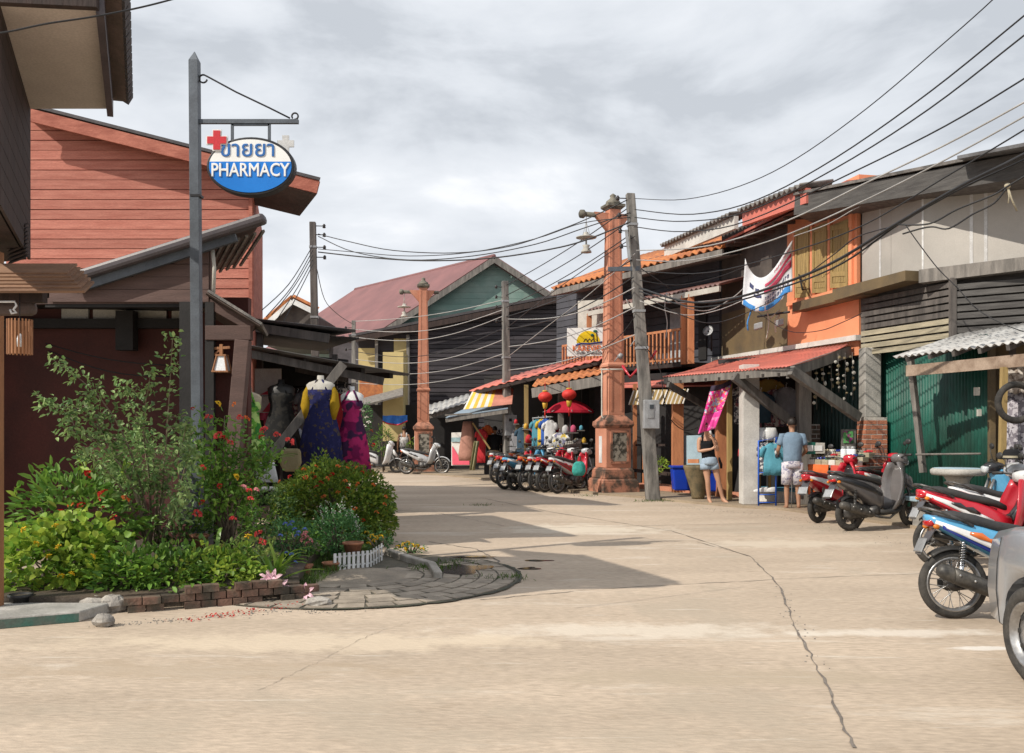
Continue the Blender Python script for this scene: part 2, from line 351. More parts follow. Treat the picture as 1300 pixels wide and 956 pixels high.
# ------------------------------------------------------------------ ground, road
def roadmat():
    M_ = mat('roadconc', (.46, .37, .282), (.36, .288, .218), r=.85, sc=.7, st=(.45, 1.3, 1), bump=.35, bsc=32, fine=.15, fsc=26, rnd=0, lo=.32, hi=.62)
    nt = M_.node_tree; N = nt.nodes.new; L = nt.links.new; B = nt.nodes['Principled BSDF']; hs = [n for n in nt.nodes if n.type == 'HUE_SAT'][0]; g = [n for n in nt.nodes if n.type == 'NEW_GEOMETRY'][0]
    prev = hs.outputs[0]
    for sc, st, lo, hi, col, loc in ((.8, (.35, 1.5, 1), .58, .66, (.60, .54, .46), 0), (.45, (1, 1, 1), .55, .62, (.36, .30, .23), 11), (2.6, (.25, 3.2, 1), .60, .66, (.60, .55, .47), 17), (1.7, (.4, 2.2, 1), .60, .72, (.30, .235, .165), 5), (5, (.6, 2, 1), .64, .75, (.26, .20, .145), 9), (3.5, (1, 1.4, 1), .58, .68, (.32, .25, .18), 21), (9, (.35, 1.6, 1), .60, .70, (.27, .215, .155), 23), (30, (1, 1, 1), .62, .70, (.20, .16, .12), 3), (48, (1, 1, 1), .64, .71, (.66, .58, .47), 7)):
        mp = N('ShaderNodeMapping'); mp.inputs['Scale'].default_value = st; mp.inputs['Location'].default_value = (loc, loc * .7, 0); L(g.outputs['Position'], mp.inputs[0])
        n = N('ShaderNodeTexNoise'); n.inputs['Scale'].default_value = sc; n.inputs['Detail'].default_value = 9; n.inputs['Roughness'].default_value = .68; L(mp.outputs[0], n.inputs['Vector'])
        mr = N('ShaderNodeMapRange'); mr.inputs[1].default_value = lo; mr.inputs[2].default_value = hi; mr.inputs[4].default_value = .38 if sc > 20 else .55; L(n.outputs[0], mr.inputs[0])
        mx = N('ShaderNodeMix'); mx.data_type = 'RGBA'; L(mr.outputs[0], mx.inputs[0]); L(prev, mx.inputs[6]); mx.inputs[7].default_value = (*col, 1); prev = mx.outputs[2]
    # spilt cement and worn patches, each with a shape of its own
    for (x, y), rx, ry, col in ((( 1130, 803), 1.0, .16, (.62, .56, .48)), ((1000, 690), 1.6, .5, (.55, .47, .37)), ((800, 800), 1.5, .3, (.60, .53, .44)), ((400, 815), 2.2, .35, (.58, .48, .36)), ((1245, 823), .3, .06, (.72, .69, .64)), ((740, 672), 1.6, .8, (.60, .53, .43)), ((250, 850), 1.8, .28, (.36, .28, .20)), ((930, 860), 1.4, .25, (.37, .30, .22))):
        c = G(x, y); mp = N('ShaderNodeMapping'); mp.inputs['Location'].default_value = (-c.x / rx, -c.y / ry, 0); mp.inputs['Scale'].default_value = (1 / rx, 1 / ry, 0); L(g.outputs['Position'], mp.inputs[0])
        ln_ = N('ShaderNodeVectorMath'); ln_.operation = 'LENGTH'; L(mp.outputs[0], ln_.inputs[0])
        n = N('ShaderNodeTexNoise'); n.inputs['Scale'].default_value = 3.0; n.inputs['Detail'].default_value = 9; n.inputs['Roughness'].default_value = .7; L(g.outputs['Position'], n.inputs['Vector'])
        ad = N('ShaderNodeMath'); ad.operation = 'MULTIPLY_ADD'; L(n.outputs[0], ad.inputs[0]); ad.inputs[1].default_value = 2.4; L(ln_.outputs['Value'], ad.inputs[2])
        mr = N('ShaderNodeMapRange'); mr.inputs[1].default_value = 2.15; mr.inputs[2].default_value = 1.65; mr.inputs[3].default_value = 0; mr.inputs[4].default_value = .7; L(ad.outputs[0], mr.inputs[0])
        mx = N('ShaderNodeMix'); mx.data_type = 'RGBA'; L(mr.outputs[0], mx.inputs[0]); L(prev, mx.inputs[6]); mx.inputs[7].default_value = (*col, 1); prev = mx.outputs[2]
    L(prev, B.inputs['Base Color']); return M_
mm['road'] = roadmat()
def flat(name, pts, z, m, th=0):
    b = MB()
    if th: b.prism([(p[0], p[1], z - th) for p in pts], (0, 0, th))
    else: b.add([(p[0], p[1], z) for p in pts], [tuple(range(len(pts)))])
    return struct(b.build(name, m))
flat('ground', [(-500, -60), (500, -60), (500, 700), (-500, 700)], -.02, mm['earth'])
flat('road', [(-16, -8), (12, -8), (12, 13), (6.2, 14.0), (5.1, 16.6), (4.3, 17.4), (3.6, 18.4), (2.9, 19.6), (1.6, 21.2), (-.5, 26.5), (-2.2, 29.2), (-6, 34), (-14, 46), (-22, 46), (-9, 26), (-4.6, 16), (-4.2, 13), (-5, 10), (-16, 8)], 0, mm['road'])
flat('pavement', [(12, 11.6), (6.4, 12.1), (5.95, 14.05), (5.0, 16.7), (4.2, 17.45), (3.5, 18.5), (2.8, 19.7), (1.5, 21.3), (-.6, 26.6), (-2.3, 29.3), (-6.2, 34), (-6, 37), (4, 37), (14, 24), (14, 12)], .05, mm['earth'], .08)
def ribbon(name, px, wd, m, z=.004):
    pts = [G(x, y) for x, y in px]; q = []
    for i in range(len(pts) - 1):
        for k in range(14): q.append(pts[i].lerp(pts[i + 1], k / 14) + V((random.uniform(-.012, .012), random.uniform(-.02, .02), 0)))
    q.append(pts[-1]); g = []
    for i, p in enumerate(q):
        d = (q[min(i + 1, len(q) - 1)] - q[max(i - 1, 0)]).normalized(); n = V((-d.y, d.x, 0)) * wd * random.uniform(.05, .3)
        g.append([V((p.x + n.x, p.y + n.y, z)), V((p.x - n.x, p.y - n.y, z))])
    return struct(MB().sheet(g, False).build(name, m))
for px, wd in (([(885, 688), (952, 706), (988, 742), (1012, 800), (1048, 868), (1085, 950)], .035), ([(610, 632), (705, 651), (852, 674), (950, 706)], .045), ([(470, 677), (620, 672), (800, 668), (1000, 664)], .03),
               ([(330, 876), (410, 838), (470, 806), (520, 790)], .007), ([(545, 688), (605, 697), (632, 712), (636, 730), (620, 748)], .05), ([(610, 762), (760, 748), (1000, 735), (1180, 728)], .03), ([(470, 645), (560, 652), (640, 668)], .03)):
    ribbon('road_joint', px, wd, mm['tar'])
# curved brick apron beside the flower bed: rings of pavers, every paver its own piece
AC = V((-1.6, 9.2, 0)); AR = 1.68
apron = flat('brick_apron', [(AC.x + AR * math.cos(math.radians(a)), AC.y + AR * math.sin(math.radians(a))) for a in range(-128, 44, 4)] + [(-1.2, 10.9), (-2.3, 10.9), (-2.5, 9.0)], .006, mat('apron_dirt', (.10, .085, .06), (.055, .05, .035), sc=5, bump=.5))
for i in range(6):
    r0 = AR - .02 - .19 * (i + 1); a = -124.0 + (i % 2) * 4
    while a < 40:
        ln = random.uniform(.24, .30); da = math.degrees(ln / (r0 + .09)); am = math.radians(a + da / 2); rd_ = V((math.cos(am), math.sin(am), 0)); tg = V((-rd_.y, rd_.x, 0))
        if r0 > .5: piece('paver', mm['paver'], apron, AC + rd_ * r0 - tg * (ln - .024) / 2 + V((0, 0, .004)), tg * (ln - .024), rd_ * .168 + tg * random.uniform(-.006, .006), V((0, 0, random.uniform(.006, .011))))
        a += da
flat('concrete_patch', [(AC.x + .545 * math.cos(6.2832 * k / 40), AC.y + .545 * math.sin(6.2832 * k / 40)) for k in range(40)], .011, mat('patchconc', (.29, .24, .185), (.19, .16, .125), sc=3, bump=.4))
b = MB(); g = []
for a in range(-95, 44, 3): rd_ = V((math.cos(math.radians(a)), math.sin(math.radians(a)), 0)); g.append([AC + rd_ * (AR - .005) + V((0, 0, .012)), AC + rd_ * (AR + random.uniform(.012, .05)) + V((0, 0, .012))])
b.sheet(g, False); struct(b.build('apron_edge_joint', mm['moss_edge']))
b = MB(); 
def blob(c, rx, ry, n, seed, z):
    rr = random.Random(seed); ph = [rr.uniform(0, 6.3) for _ in range(4)]
    b.add([(c.x + rx * (1 + .22 * math.sin(2 * a + ph[0]) + .16 * math.sin(3 * a + ph[1]) + .1 * math.sin(5 * a + ph[2])) * math.cos(a), c.y + ry * (1 + .2 * math.sin(3 * a + ph[3]) + .12 * math.sin(4 * a + ph[1])) * math.sin(a), z) for a in [2 * math.pi * k / n for k in range(n)]], [tuple(range(n))])
blob(G(588, 724), .27, .34, 40, 2, .0155); blob(G(598, 708), .30, .07, 36, 5, .0165)
struct(b.build('puddle', mm['puddle']))
b = MB(); blob(G(672, 722), .10, .09, 30, 3, .005); blob(G(683, 712), .14, .06, 30, 4, .005); struct(b.build('puddle', mm['puddle']))
kb = MB()
for a_, b_ in zip([(492, 704), (520, 714), (548, 722)], [(520, 714), (548, 722), (556, 735)]): p, q = G(*a_), G(*b_); kb.beam(p + V((0, 0, .03)), q + V((0, 0, .03)), .09, .09)
struct(kb.build('kerb', mm['kerb'], bevel=.015))
# bed soil and edging
bed = flat('flower_bed', [(-4.7, 7.45), (-3.4, 7.42), (-2.85, 7.66), (-1.9, 8.1), (-2.0, 8.5), (-2.15, 9.6), (-2.2, 11.7), (-2.6, 13), (-4.6, 13)], .13, mm['soil'], .15)
e0, e1 = V((-3.12, 7.36, 0)), V((-1.8, 7.98, 0)); ed = (e1 - e0).normalized(); en = V((ed.y, -ed.x, 0)); t = 0; 
border = thing('brick_border', 'low crumbling border of old red bricks along the front of the flower bed', 'brick border', e0)
for k in range(3):
    s = -.03 * k + (.5 if k == 2 else 0)
    while s < (e1 - e0).length:
        ln = random.uniform(.12, .15)
        if random.random() > (.05, .15, .6)[k]: piece('brick', mm['oldbrick'], border, e0 + ed * s + en * random.uniform(-.03, .02) + V((0, 0, k * .064)), ed * (ln - .01), -en * .1 + ed * random.uniform(-.012, .012), V((0, 0, .058)) + ed * random.uniform(-.003, .003))
        s += ln
def rockmesh(mb, c, r, seed):
    rr = random.Random(seed); c = V(c); n, m = 9, 6; rings = []
    for i in range(m + 1):
        a = math.pi * i / m; s_ = max(math.sin(a), .02); rings.append([c + V((r[0] * s_ * math.cos(6.283 * k / n) * rr.uniform(.8, 1.1), r[1] * s_ * math.sin(6.283 * k / n) * rr.uniform(.8, 1.1), -r[2] * math.cos(a) * rr.uniform(.85, 1.05))) for k in range(n)])
    mb.loft(rings, smooth=False)
for (x, y, rx, rz, lab) in ((46, 775, .11, .07, 'pale rounded rock next to the black pot on the concrete step'), (28, 784, .1, .05, 'low flat stone lying on the step left of the pale rock'), (116, 778, .13, .08, 'squared grey stone at the right end of the concrete step'), (140, 778, .12, .085, 'dark weathered stone at the left end of the brick border'), (128, 797, .09, .06, 'small stone on the road below the end of the step'), (402, 770, .13, .045, 'flat broken paving stone lying at the edge of the brick apron')):
    b = MB(); p = G(x, y); rockmesh(b, p + V((0, .05, rz * .7)), (rx, rx * .75, rz), int(x)); tag(b.build('stone', mm['rock'], bevel=.01), lab, 'stone')
st = thing('concrete_step', 'worn concrete step with green painted edge left of the flower bed', 'step', (-3.9, 7, 0))
MB().prism([(-4.6, 6.62, 0), (-4.2, 6.62, 0), (-3.36, 7.05, 0), (-3.28, 7.4, 0), (-4.7, 7.4, 0)], (0, 0, .085)).build('slab', mm['conc'], st, bevel=.012)
MB().beam((-4.25, 6.597, .036), (-3.37, 7.048, .036), .008, .066).build('painted_edge', mm['greenpaint'], st)

# ------------------------------------------------------------------ dark timber house, top left
dh = thing('timber_house', 'dark timber house with deep eave at the top left corner', 'house', (-4.27, 8, 0))
W0, W1 = V((-3.44, 6.02, 0)), V((-4.29, 8.0, 0)); pl = V((-1, -.42, 0)).normalized(); pq = V((-1, .42, 0)).normalized()
b = MB(); b.prism([W0 + V((0, 0, 3.0)), W1 + V((0, 0, 3.0)), W1 + pq * .45 + V((0, 0, 3.0)), W0 + pq * .45 + V((0, 0, 3.0))], (0, 0, 1.36)); b.build('wall', mm['darkwood'], dh)
boards(dh, mm['darkwood'], W0, W1, 3.0, 4.34, .14)
for k in range(9): p = W1 - U * .12 - U * k * .03 + V((0, 0, 3.0)) - pl * .03; piece('louvre', mm['darkwood'], dh, P(14, 332 - 5 * k, 7.55) - pl * .0, V((.16, -.02, .05)), V((.03, -.06, -.03)), V((0, 0, .012)))
E0, E1 = P(127, 12, 6.02), P(140, 141, 8.0); E0.z = E1.z = 4.31
b = MB(); b.prism([V((W0.x, W0.y, 4.33)), V((W1.x, W1.y, 4.33)), V((E1.x, E1.y, 4.33)), V((E0.x, E0.y, 4.33))], (0, 0, .03)); b.build('soffit', mm['soffit'], dh)
b = MB(); b.beam(E0 + V((0, 0, .05)), E1 + V((0, 0, .05)), .05, .2); b.build('fascia', mm['capmetal'], dh)
b = MB(); b.beam(V((W0.x - .3, W0.y - .14, 4.36)), V((E0.x, E0.y - .03, 4.36)), .06, .16); b.build('verge_board', mm['darkwood'], dh)
ov = -pl * .13; b = MB(); q = [E0 + ov - U * .02 + V((0, 0, .10)), E1 + ov + V((0, 0, .10)), E1 + pq * 1.2 + V((0, 0, .35)), E0 + pq * 1.2 + V((0, 0, .35))]; b.slab(q, .06); b.build('roof', mm['soffitdk'], dh)
for k in range(14): p = E0.lerp(E1, (k + .5) / 14) + ov * 1.15 + V((0, 0, .09)); piece('roof_tile', mm['roofblk'], dh, p, U * .125, pl * .3 + V((0, 0, .16)), V((0, 0, .09)))
po = MB().beam(P(-6, 800, 7.25) * 1, P(-6, 320, 7.25), .09, .09); o = po.build('porch_post', mm['orangewood']); tag(o, 'brown wooden porch post at the far left edge beside the step', 'post')
# small layered shingle canopy under it
sc_ = thing('shingle_canopy', 'small canopy of layered brown boards above the bamboo lantern', 'canopy', P(50, 360, 7))
for k in range(6):
    piece('shingle', mm['shingle'], sc_, P(-60, 349 + 4.6 * k, 7.0 - .03 * k), V((P(86 + 3.6 * k, 0, 7).x - P(-60, 0, 7).x, 0, 0)), V((0, .16, .10)), V((0, -.01, .016)))
b = MB(); b.beam(P(-60, 378, 7.06), P(57, 377, 7.06), .08, .09); b.build('bearer', mm['darkwood'], sc_); b = MB(); b.beam(P(-60, 392, 7.1), P(46, 392, 7.1), .1, .11); b.build('bracket', mm['soffitdk'], sc_, bevel=.04)
ln = thing('bamboo_lantern', 'cylindrical hanging lantern of bamboo strips with a bulb inside', 'lantern', P(25, 428, 7))
c = P(25, 450, 7); 
for k in range(22):
    a = 6.283 * k / 22; p = c + V((.088 * math.cos(a), .088 * math.sin(a), 0)); t_ = V((-math.sin(a), math.cos(a), 0)); piece('strip', mm['orangewood'], ln, p - t_ * .006, t_ * .012, V((math.cos(a), math.sin(a), 0)) * .004, V((0, 0, .27)))
b = MB(); b.lathe([(.02, 0), (.022, .06), (.012, .10)], c + V((0, 0, .06)), 8); b.build('bulb', mm['frost'], ln)
b = MB(); b.tube([c + V((0, 0, .16)), c + V((0, 0, .55))], .004, 5); b.build('cord', mm['iron'], ln)
b = MB(); b.tube([P(-30, 383, 6.95), P(19, 383, 6.95), P(21, 388, 6.95), P(17, 393, 6.95), P(21, 397, 6.95), P(15, 398, 6.95), P(13, 393, 6.95)], .009, 6); tag(b.build('white_pipe', mm['plasticwhite']), 'thin white pipe with curled end above the bamboo lantern', 'pipe')
# ------------------------------------------------------------------ pharmacy house
ph = thing('pharmacy_house', 'low maroon shop house with brown gable boards behind the pharmacy post', 'house', (-4.5, 10.5, 0))
A, B_ = P(40, 380, 10.5), P(266, 380, 10.5)
b = MB(); b.prism([P(40, 386, 10.5), P(267, 385, 10.5), P(267, 316, 10.5), P(96, 366, 10.5)], (0, .06, 0)); b.build('gable_wall', mm['brownboard'], ph)
boards(ph, mm['brownboard'], A, B_, P(0, 384, 10.5).z, 3.7, .147, zt=(P(0, 384, 10.5).z + .02, P(0, 313, 10.5).z), jit=.003)
b = MB(); b.beam(P(94, 353, 10.36), P(337, 277, 10.36), .16, .12); b.build('verge_cap', mm['capmetal'], ph, bevel=.04)
b = MB(); b.beam(P(96, 367, 10.40), P(300, 301, 10.40), .06, .10); b.build('verge_board', mm['postgrey'], ph)
b = MB(); q = [P(94, 352, 10.42), P(334, 277, 10.42), P(334, 277, 10.42) + U * 3.2, P(94, 352, 10.42) + U * 3.2]; b.slab(q, .04); b.build('roof', mm['soffitdk'], ph)
for k in range(7): p = P(268 + 10.5 * k, 308 - 3.3 * k, 10.5); piece('batten', mm['greywood'], ph, p + V((0, .03, -.03)), U * 2.4, V((.035, .0, .012)), V((0, 0, -.03)))
b = MB(); b.tube([P(270, 318, 10.45), P(272, 340, 10.45), P(271, 372, 10.45)], .022, 7); b.build('downpipe', mm['offwhite'], ph)
b = MB(); q = [P(262, 372, 10.35), P(330, 414, 10.35), P(330, 414, 10.35) + U * 2.2, P(262, 372, 10.35) + U * 2.2]; b.slab(q, .03); b.build('side_roof', mm['soffitdk'], ph)
for k in range(9): p = P(263 + 7.6 * k, 370 + 4.7 * k, 10.33); piece('roof_tile', mm['tilegrey'], ph, p, P(270.4, 374.6, 10.33) - P(263, 370, 10.33), U * .5, V((0, 0, .035)))
b = MB(); b.beam(P(264, 384, 10.5), P(322, 417, 10.5), .05, .11); b.beam(P(262, 423, 10.5), P(320, 423, 10.5), .1, .17); b.build('beam', mm['brownboard'], ph, bevel=.01)
b = MB(); b.beam(P(309, 432, 10.5), P(298, 560, 10.5), .13, .17); b.beam(P(298, 558, 10.5), P(298, 700, 10.5), .13, .17); b.build('slanted_post', mm['brownboard'], ph, bevel=.01)
b = MB(); b.beam(P(238, 384, 10.45), P(238, 730, 10.45), .13, .14); b.beam(P(267, 384, 10.5), P(267, 730, 10.5), .07, .1); b.beam(P(60, 388, 10.56), P(268, 388, 10.56), .1, .05); b.build('porch_posts', mm['inner'], ph)
b = MB(); b.box((-6.0, 11.75, 1.6), (5.2, .15, 3.2)); b.beam((-7.0, 10.0, 1.5), (-7.6, 11.6, 1.5), .1, 3.0); b.build('porch_wall', mm['maroon'], ph)  # back wall, plus an unseen left side wall added to shade the porch
b = MB(); b.box((P(276, 0, 10.65).x, 10.65, 1.33), (.62, .06, 2.66)); b.build('side_wall', mm['maroon'], ph)
for x0, x1 in ((78, 112), (118, 160), (166, 211), (218, 232)): b = MB(); b.obox(P(x0, 405, 11.63), (P(x1, 0, 11.63).x - P(x0, 0, 11.63).x, 0, 0), (0, .04, 0), (0, 0, .2)); b.build('transom_panel', mm['offwhite'], ph)
b = MB(); b.beam(P(-40, 411, 11.6), P(232, 411, 11.6), .12, .12); b.box(P(161, 420, 11.5), (.22, .16, .5)); b.build('porch_beam', mm['inner'], ph)
b = MB(); b.prism([V((-8.2, 10.56, 3.1)), V((-5, 10.56, 3.1)), V((-3.5, 10.56, 3.0)), V((-3.5, 11.9, 3.0)), V((-8.5, 11.9, 3.1))], (0, 0, .04)); b.build('porch_shade_ceiling', mm['inner'], ph)  # ceiling added to keep the sun off the porch back wall
for k, (a_, c_, s_) in enumerate((((58, 436), (215, 464), 6), ((62, 445), (214, 478), 10))):
    b = MB(); b.tube([P(a_[0] + (c_[0] - a_[0]) * t / 8, a_[1] + (c_[1] - a_[1]) * t / 8 + s_ * math.sin(math.pi * t / 8), 11.5) for t in range(9)], .007, 5)
    tag(b.build('wall_cable', mm['cable']), ['upper black cable sagging across the maroon porch wall', 'lower black cable sagging across the maroon porch wall'][k], 'cable')
wl = thing('wall_lamp', 'wooden wall lamp with tapered frosted shade beside the pharmacy post', 'lamp', P(281, 455, 10.5))
b = MB(); b.beam(P(266, 437, 10.5), P(266, 470, 10.5), .03, .025); b.beam(P(266, 443, 10.5), P(292, 441, 10.5), .03, .03); b.beam(P(281, 437, 10.5), P(281, 452, 10.5), .035, .035); b.beam(P(268, 455, 10.5), P(279, 444, 10.5), .02, .02); b.build('bracket', mm['orangewood'], wl)
c = P(282, 472, 10.5); b = MB()
for sx, sy in ((1, 1), (1, -1), (-1, 1), (-1, -1)): b.beam(c + V((sx * .082, sy * .082, 0)), c + V((sx * .045, sy * .045, .19)), .018, .018)
for z, r_ in ((0, .085), (.19, .05)): b.box(c + V((0, -r_, z)), (2 * r_ + .02, .018, .018)); b.box(c + V((0, r_, z)), (2 * r_ + .02, .018, .018)); b.box(c + V((-r_, 0, z)), (.018, 2 * r_, .017)); b.box(c + V((r_, 0, z)), (.018, 2 * r_, .017))
b.build('frame', mm['orangewood'], wl)
b = MB(); b.loft([[c + V((sx * r_, sy * r_, z)) for sx, sy in ((1, 1), (-1, 1), (-1, -1), (1, -1))] for r_, z in ((.074, .005), (.042, .185))], smooth=False); b.build('shade', mm['frost'], wl)
# ------------------------------------------------------------------ red clapboard house
rh = thing('red_house', 'tall house clad in red painted lapped boards behind the pharmacy', 'house', (-6, 15, 0))
A, B_ = P(10, 0, 15), P(320, 0, 15); za, zb = P(0, 138, 15).z, P(0, 214, 15).z
b = MB(); b.prism([V((A.x, 15, .0)), V((B_.x, 15, .0)), V((B_.x, 15, zb)), V((A.x, 15, za))], (-1.2, 5, 0)); b.build('wall', mm['redtrim'], rh)
boards(rh, mm['redboard'], A, B_, 2.2, za, .163, zt=(za, zb), proud=.03, gap=.012, jit=.004, cut=5.5)
b = MB(); b.beam(V((B_.x, 14.95, 2)), V((B_.x, 14.95, zb)), .09, .06); b.build('corner_board', mm['redtrim'], rh)
b = MB(); b.beam(P(25, 143, 14.6), P(404, 238, 14.6), .06, .2); b.build('verge_board', mm['redtrim'], rh)
b = MB(); q = [P(22, 131, 14.55), P(406, 229, 14.55), P(406, 229, 14.55) + U * 1.9, P(22, 131, 14.55) + U * 6]; b.slab(q, .05); b.build('roof', mm['roofblk'], rh)
b = MB(); q = [P(300, 222, 14.62), P(402, 247, 14.62), P(402, 247, 14.62) + U * 1.6, P(300, 222, 14.62) + U * 1.6]; b.slab(q, .03); b.build('soffit', mm['soffitdk'], rh)
b = MB(); b.beam(P(163, 172, 14.75), P(163, 184, 14.75), .07, .1); b.build('bracket', mm['redtrim'], rh)
# shed roof and the small orange-roofed gable far behind
gh = thing('gable_house', 'distant small grey gable with bright orange tiled roof and white trim', 'house', P(372, 400, 40))
b = MB(); b.prism([P(340, 440, 40), P(404, 440, 40), P(404, 402, 40), P(372, 381, 40), P(340, 408, 40)], (0, 4, 0)); b.build('wall', mm['plygrey'], gh)
b = MB(); a = [P(336, 409, 39.6), P(372, 377, 39.6), P(404, 393, 39.6)]; b.slab([a[0], a[1], a[1] + U * 7, a[0] + U * 7], .12); b.slab([a[1], a[2], a[2] + U * 7, a[1] + U * 7], .12); b.build('roof', mm['tileorange'], gh)
b = MB(); b.beam(a[0] + V((0, -.1, -.2)), a[1] + V((0, -.1, -.2)), .08, .22); b.beam(a[1] + V((0, -.12, -.2)), a[2] + V((0, -.12, -.2)), .08, .22); b.build('trim', mm['plasticwhite'], gh)
# ------------------------------------------------------------------ clothes stall, left
sr = thing('stall_roof', 'low rusty tin awning of the dress stall on dark timber rafters', 'awning', (-3, 14.5, 0))
a, c = P(296, 436, 14.6), P(520, 476, 15.0); k_ = U * 3.4
b = MB(); b.corr(a + k_ + V((0, 0, .35)), a, c, c + k_ * 1.0 + V((0, 0, .15)), .12, .016, 2); b = MB().corr(a, a + k_ + V((0, 0, .25)), c + k_ + V((0, 0, .25)), c, .2, .02, 10); b.build('tin_sheet', mm['tin'], sr, solid=.006)
b = MB(); b.beam(a + V((.1, .15, -.13)), c + V((-.45, .15, -.10)), .06, .13); b.beam(a + k_ + V((.1, 0, .1)), c + k_ + V((-.3, 0, .1)), .06, .12); b.build('front_beam', mm['grimewood'], sr)
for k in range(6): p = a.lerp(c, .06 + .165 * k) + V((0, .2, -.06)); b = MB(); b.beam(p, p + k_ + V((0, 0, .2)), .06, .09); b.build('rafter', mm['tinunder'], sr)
b = MB(); b.beam(P(449, 486, 15), P(449, 640, 15), .07, .07); b.build('post', mm['greywood'], sr)
b = MB(); b.beam(P(436, 462, 14.8), P(322, 606, 14.4), .12, .14); b.build('brace', mm['greywood'], sr)
su = thing('upper_awning', 'second tin awning with dark underside stepped above the dress stall', 'awning', (-3, 17, 0))
a2, c2 = P(318, 405, 16.2), P(452, 420, 16.4); b = MB(); b.corr(a2, a2 + U * 3.6 + V((0, 0, .2)), c2 + U * 3.6 + V((0, 0, .2)), c2, .16, .02, 8); b.build('tin_sheet', mm['tin'], su, solid=.008)
b = MB(); b.beam(a2 + V((0, .1, -.13)), c2 + V((-.5, .1, -.13)), .07, .16); b.build('front_beam', mm['grimewood'], su)
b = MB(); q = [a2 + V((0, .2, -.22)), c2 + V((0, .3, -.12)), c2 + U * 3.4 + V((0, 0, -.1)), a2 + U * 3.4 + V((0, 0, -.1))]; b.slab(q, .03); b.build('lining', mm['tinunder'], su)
b = MB(); b.beam(P(330, 410, 16.5), P(330, 640, 16.5), .1, .1); b.beam(P(425, 450, 17), P(425, 600, 17), .1, .1); b.build('posts', mm['grimewood'], su)
bw = thing('stall_wall', 'dark timber back wall behind the hanging dresses of the stall', 'wall', (-5, 17.5, 0))
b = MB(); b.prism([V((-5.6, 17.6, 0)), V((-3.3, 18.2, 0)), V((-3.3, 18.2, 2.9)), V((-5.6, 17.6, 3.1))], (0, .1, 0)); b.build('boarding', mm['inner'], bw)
for x0, y0, x1, y1, m, lab in ((322, 468, 357, 502, 'plasticwhite', 'pale pink poster high behind the black dress on the stall'), (325, 503, 344, 524, 'plasticwhite', 'small pink and white framed board behind the green dress')):
    t = thing('poster', lab, 'poster', P(x0, y1, 16.0)); b = MB(); b.obox(P(x0, y1, 16.0), (P(x1, 0, 16).x - P(x0, 0, 16).x, 0, 0), (0, .02, 0), (0, 0, P(0, y0, 16).z - P(0, y1, 16).z)); b.build('sheet', mm[m], t)
    b = MB(); p = [P(x0 + 8, y1 - 1, 15.985), P(x1 - 1, y1 - 1, 15.985), P(x1 - 1, y1 - 14, 15.985)]; b.prism(p, (0, .008, 0)); b.build('pink_print', mm['p_pink'], t)

# loose grit that nobody could count
b = MB()
def grit(p0, p1, n, sp):
    for _ in range(n):
        p = p0.lerp(p1, random.random()) + V((random.gauss(0, sp), random.gauss(0, sp), 0)); r_ = random.uniform(.003, .009); b.sphere((p.x, p.y, r_ * .3), (r_, r_ * random.uniform(.6, 1), r_ * .6), 5, 3)
for a_, c_, n, sp in (((120, 796), (390, 773), 200, .06), ((390, 778), (520, 768), 90, .06), ((990, 742), (1048, 868), 50, .05), ((860, 642), (1040, 662), 160, .15), ((1040, 668), (1180, 700), 60, .2), ((600, 605), (820, 640), 100, .2)): grit(G(*a_), G(*c_), n, sp)
g_ = b.build('gravel', mm['rock']); g_['kind'] = 'stuff'
# ------------------------------------------------------------------ far gabled house with mauve roof and its dark wing
fg = thing('gabled_house', 'big gabled house with dull mauve roof and pale teal boarded gable', 'house', P(628, 560, 42))
ap, el, er = P(628, 329, 42), P(468, 434, 42), P(788, 434, 42); RD = V((-8.1, 9.5, 0))
b = MB(); b.prism([P(478, 560, 42.05), P(778, 560, 42.05), P(778, 427, 42.05), P(628, 329, 42.05), P(478, 427, 42.05)], RD * .9); b.build('wall', mm['tealboard'], fg)
boards(fg, mm['tealboard'], (el.x, 42), (P(628, 0, 42).x, 42), 5.4, ap.z, .27, zt=(el.z + .1, ap.z - .1)); boards(fg, mm['tealboard'], (P(628, 0, 42).x, 42), (er.x, 42), 5.4, ap.z, .27, zt=(ap.z - .1, er.z + .1))
f_ = V((0, -.5, 0))
b = MB(); b.slab([el + f_, ap + f_, ap + RD, el + RD], .08); b.slab([ap + f_, er + f_, er + RD, ap + RD], .08); b.build('roof', mm['mauveroof'], fg)
b = MB(); b.beam(el + f_ * 1.08 + V((0, 0, -.12)), ap + f_ * 1.08 + V((0, 0, -.12)), .06, .26); b.beam(ap + f_ * 1.1 + V((0, 0, -.12)), er + f_ * 1.1 + V((0, 0, -.12)), .06, .26); b.build('verge_board', mm['greywood'], fg)
b = MB(); b.tube([ap + f_ + V((0, 0, .05)), ap + RD + V((0, 0, .05))], .1, 6); b.build('ridge', mm['mauveroof'], fg)
for k in range(9): p = el.lerp(ap, .1 + .1 * k); b = MB(); b.beam(p + f_ + V((0, 0, .03)), p + RD + V((0, 0, .03)), .03, .03); b.build('roof_seam', mm['mauveroof'], fg)
dw = thing('boarded_house', 'long near-black boarded building in front of the mauve roofed house', 'house', P(600, 560, 37))
A, B_ = P(455, 0, 37), P(742, 0, 37); za, zb = P(0, 431, 37).z, P(0, 372, 37).z
b = MB(); b.prism([V((A.x, 37, 0)), V((B_.x, 37, 0)), V((B_.x, 37, zb)), V((A.x, 37, za))], (-2, 4, 0)); b.build('wall', mm['blackboard'], dw)
C_ = P(520, 0, 37); boards(dw, mm['blackboard'], (C_.x, 37), (B_.x, 37), 1.6, zb, .178, zt=(P(0, 417, 37).z, zb), proud=.045, gap=.03, jit=.008, cut=3)
